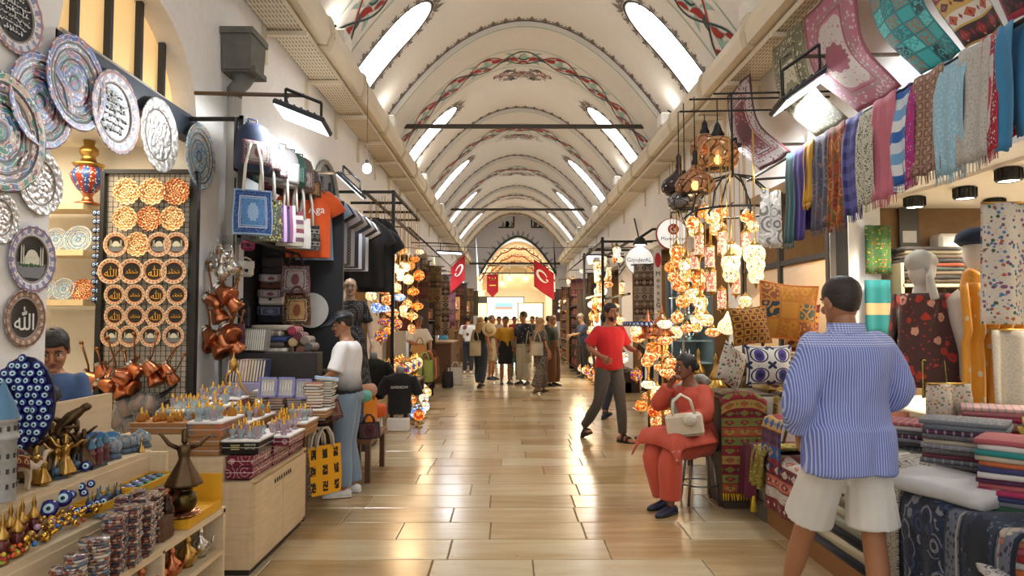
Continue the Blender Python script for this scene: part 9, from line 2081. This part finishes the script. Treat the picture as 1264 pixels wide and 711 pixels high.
# ---- flags
REDF = cloth_mat('flag_red', 'A81420'); WHF = mat('E8E2DA', .8)
wire = MB(); wire.tube([(XL, 20, 3.78), (XC, 20, 3.70), (XR, 20, 3.78)], .008, 5); tag(wire.build('flag_wire', M_BLACK), 'thin dark wire across the hall carrying the flags', 'wire')
def flag(lb, px0, py0, px1, py1, Y, sgn):
 a, b = at(px0, py0, Y=Y), at(px1, py1, Y=Y); w_, h = abs(b.x - a.x), a.z - b.z; t = thing('flag', lb, 'flag', (a.x, Y, a.z), None, 'red crescent flags')
 def f(u, v): return (sgn * (u * w_ - .10 * v * w_ * 0), -.06 * sin(u * 5 + v * 2), -v * h * .66 - u * h * .34 * 1.0 + .0)
 q = MB(); q.grid(f, 16, 16, .006); q.build('cloth', REDF, t)
 q = MB(); pts = []
 def onf(u, v, off): p = Vector(f(u, v)); p.y -= .02 + off; return p
 for k in range(25): an = .55 + (2 * pi - 1.1) * k / 24; pts.append(onf(.42 + .26 * cos(an), .42 + .17 * sin(an), 0))
 q.tube(pts, [.012 + .045 * sin(pi * k / 24) * w_ for k in range(25)], 6, sq=(1, 1)); q.build('crescent', WHF, t)
 q = MB(); st5 = [onf(.66 + (.10 if k % 2 == 0 else .04) * cos(k * pi / 5 + .3), .44 + (.065 if k % 2 == 0 else .027) * sin(k * pi / 5 + .3), .005) for k in range(10)]; q.prism(st5, (0, -.006, 0)); q.build('star', WHF, t)
 q = MB(); q.tube([(-sgn * .1, .02, .12), (sgn * w_ * 1.0, .02, -h * .34 + .06)], .012, 6); q.tube([(0, .02, .05), (0, 20 - Y, 3.74 - a.z)], .006, 5); q.build('pole', mat('4A3A2A', .6), t)
 return t
flag('red crescent flag hanging on the left side of the hall', 574, 314, 556, 362, 20, -1); flag('larger red crescent flag hanging on the right side of the hall', 659, 320, 684, 371, 19.8, 1)
pn = thing('pennant', 'dark red pointed pennant with a gold emblem in the middle of the hall', 'pennant', at(608, 339, Y=20.2)); q = MB(); q.prism([(-.17, 0, 0), (.17, 0, 0), (.17, 0, -.5), (0, 0, -.68), (-.17, 0, -.5)], (0, .012, 0)); q.build('cloth', REDF, pn); q = MB()
for s_ in (-1, 1): q.tube([(0, -.006, -.2), (s_ * .05, -.006, -.16), (s_ * .1, -.006, -.1), (s_ * .07, -.006, -.08)], .010, 5)
q.ell((0, -.006, -.12), (.03, .006, .03), 8, 6); q.box((0, -.004, -.32), (.2, .004, .03)); q.build('emblem', M_GOLD, pn); q = MB(); q.tube([(-.2, 0, 0), (.2, 0, 0)], .012, 6); q.tube([(0, 0, 0), (0, -.2, 3.72 - at(608, 339, Y=20.2).z)], .006, 5); q.build('rod', M_BLACK, pn)
# ---- loose cables on the right wall
for k, pts in enumerate((((755, 300), (765, 330), (790, 300), (783, 270)), ((745, 310), (760, 345), (778, 320), (800, 335)), ((840, 262), (850, 290), (905, 250)))):
 m = MB(); P_ = [at(a, b, X=XR - .06) for a, b in pts]; m.tube([P_[0].lerp(P_[1], t) for t in (0, .5)] + P_[1:], .02 if k < 2 else .01, 6); tag(m.build('loose_cable', M_BLACK), 'black cable looping on the right wall, %s' % ('above the far lamps', 'beside the round signs', 'behind the lanterns')[k], 'cable')
# ---- bright shops closing the view
def lit(lb, x, y, z, w_, h, col, s_, name='lit_display'):
 t = thing(name, lb, 'display', (x, y, z)); m = MB(); m.box((0, 0, 0), (w_, .06, h)); m.build('light_panel', glow(col, s_), t)
 for e in (-1, 1): m = MB(); m.box((e * w_ / 2, -.01, 0), (.06, .1, h + .1)); m.build('frame_side', mat('2A241C', .5), t)
 for e in (-1, 1): m = MB(); m.box((0, -.01, e * h / 2), (w_, .1, .06)); m.build('frame_bar', mat('2A241C', .5), t)
 return t
Yf = 46.0
def fw(px, py): return at(px, py, Y=Yf)
p_ = fw(592, 385); lit('bright shop display with golden goods under a black board at the hall end', p_.x, Yf, p_.z, 1.0, 1.2, 'FFD890', 2.2)
p_ = fw(592, 370); lit_ = thing('dark_board', 'black board above the golden display at the hall end', 'board', (p_.x, Yf - .1, p_.z)); m = MB(); m.box((0, 0, 0), (1.05, .06, .45)); m.build('board', mat('1A1A1A', .5), lit_); m = MB(); m.box((0, -.035, -.2), (1.05, .01, .03)); m.build('lip', mat('4A4A4A', .5), lit_)
p_ = fw(623, 382); lit('wide bright shop window at the hall end', p_.x, Yf + .6, p_.z + .1, 2.6, 1.5, 'FFF0D0', 2.0)
p_ = fw(622, 378); sc2 = thing('lit_picture', 'lit blue panorama picture over the crowd at the hall end', 'picture', (p_.x, Yf, p_.z)); m = MB(); m.box((0, 0, .1), (1.2, .05, .25)); m.build('sky_band', glow('8AB8E0', 1.6), sc2); m = MB(); m.box((0, 0, -.12), (1.2, .05, .2)); m.build('city_band', glow('C8A088', 1.2), sc2)
p_ = fw(655, 385); lit('long bright display of small goods at the hall end, beside the panorama', p_.x, Yf + .2, p_.z, 1.7, 1.2, 'FFE2A8', 1.8)
for k, (px, py) in enumerate(((629, 344), (649, 344), (620, 350), (663, 352))): p_ = at(px, py, Y=43); t = thing('track_spot', 'small lit track spotlight in the far archway, %s of four' % CW[k], 'spotlight', p_); m = MB(); m.ell((0, 0, 0), (.1, .1, .1), 12, 8); m.build('lamp_head', glow('FFF4E0', 10), t); m = MB(); m.tube([(0, 0, .08), (0, 0, .9)], .02, 6); m.build('stem', M_BLACK, t)
for k, (z, lbn) in enumerate(((3.95, 'lower'), (4.4, 'upper'))): m = MB(); m.box((XC + .2, 42.8 - .2 * k, z + .6), (4.6, .08, .08)); struct('beam_far_%d' % (k + 1), m, mat('3A342A', .6))
m = MB(); m.box((XC + .2, 43.2, 4.0), (4.4, .06, 1.0)); struct('wall_far_panel', m, mat('D8B488', .7))
for k in range(3): lamp('POINT', (XC + (-1.2, .2, 1.6)[k], 44, 3.0), 60, (1, .9, .75), .3)
for y_ in (23, 29): lamp('POINT', (-1.6, y_, 2.2), 20, (1, .76, .48), .3); lamp('POINT', (2.2, y_, 2.2), 20, (1, .76, .48), .3)
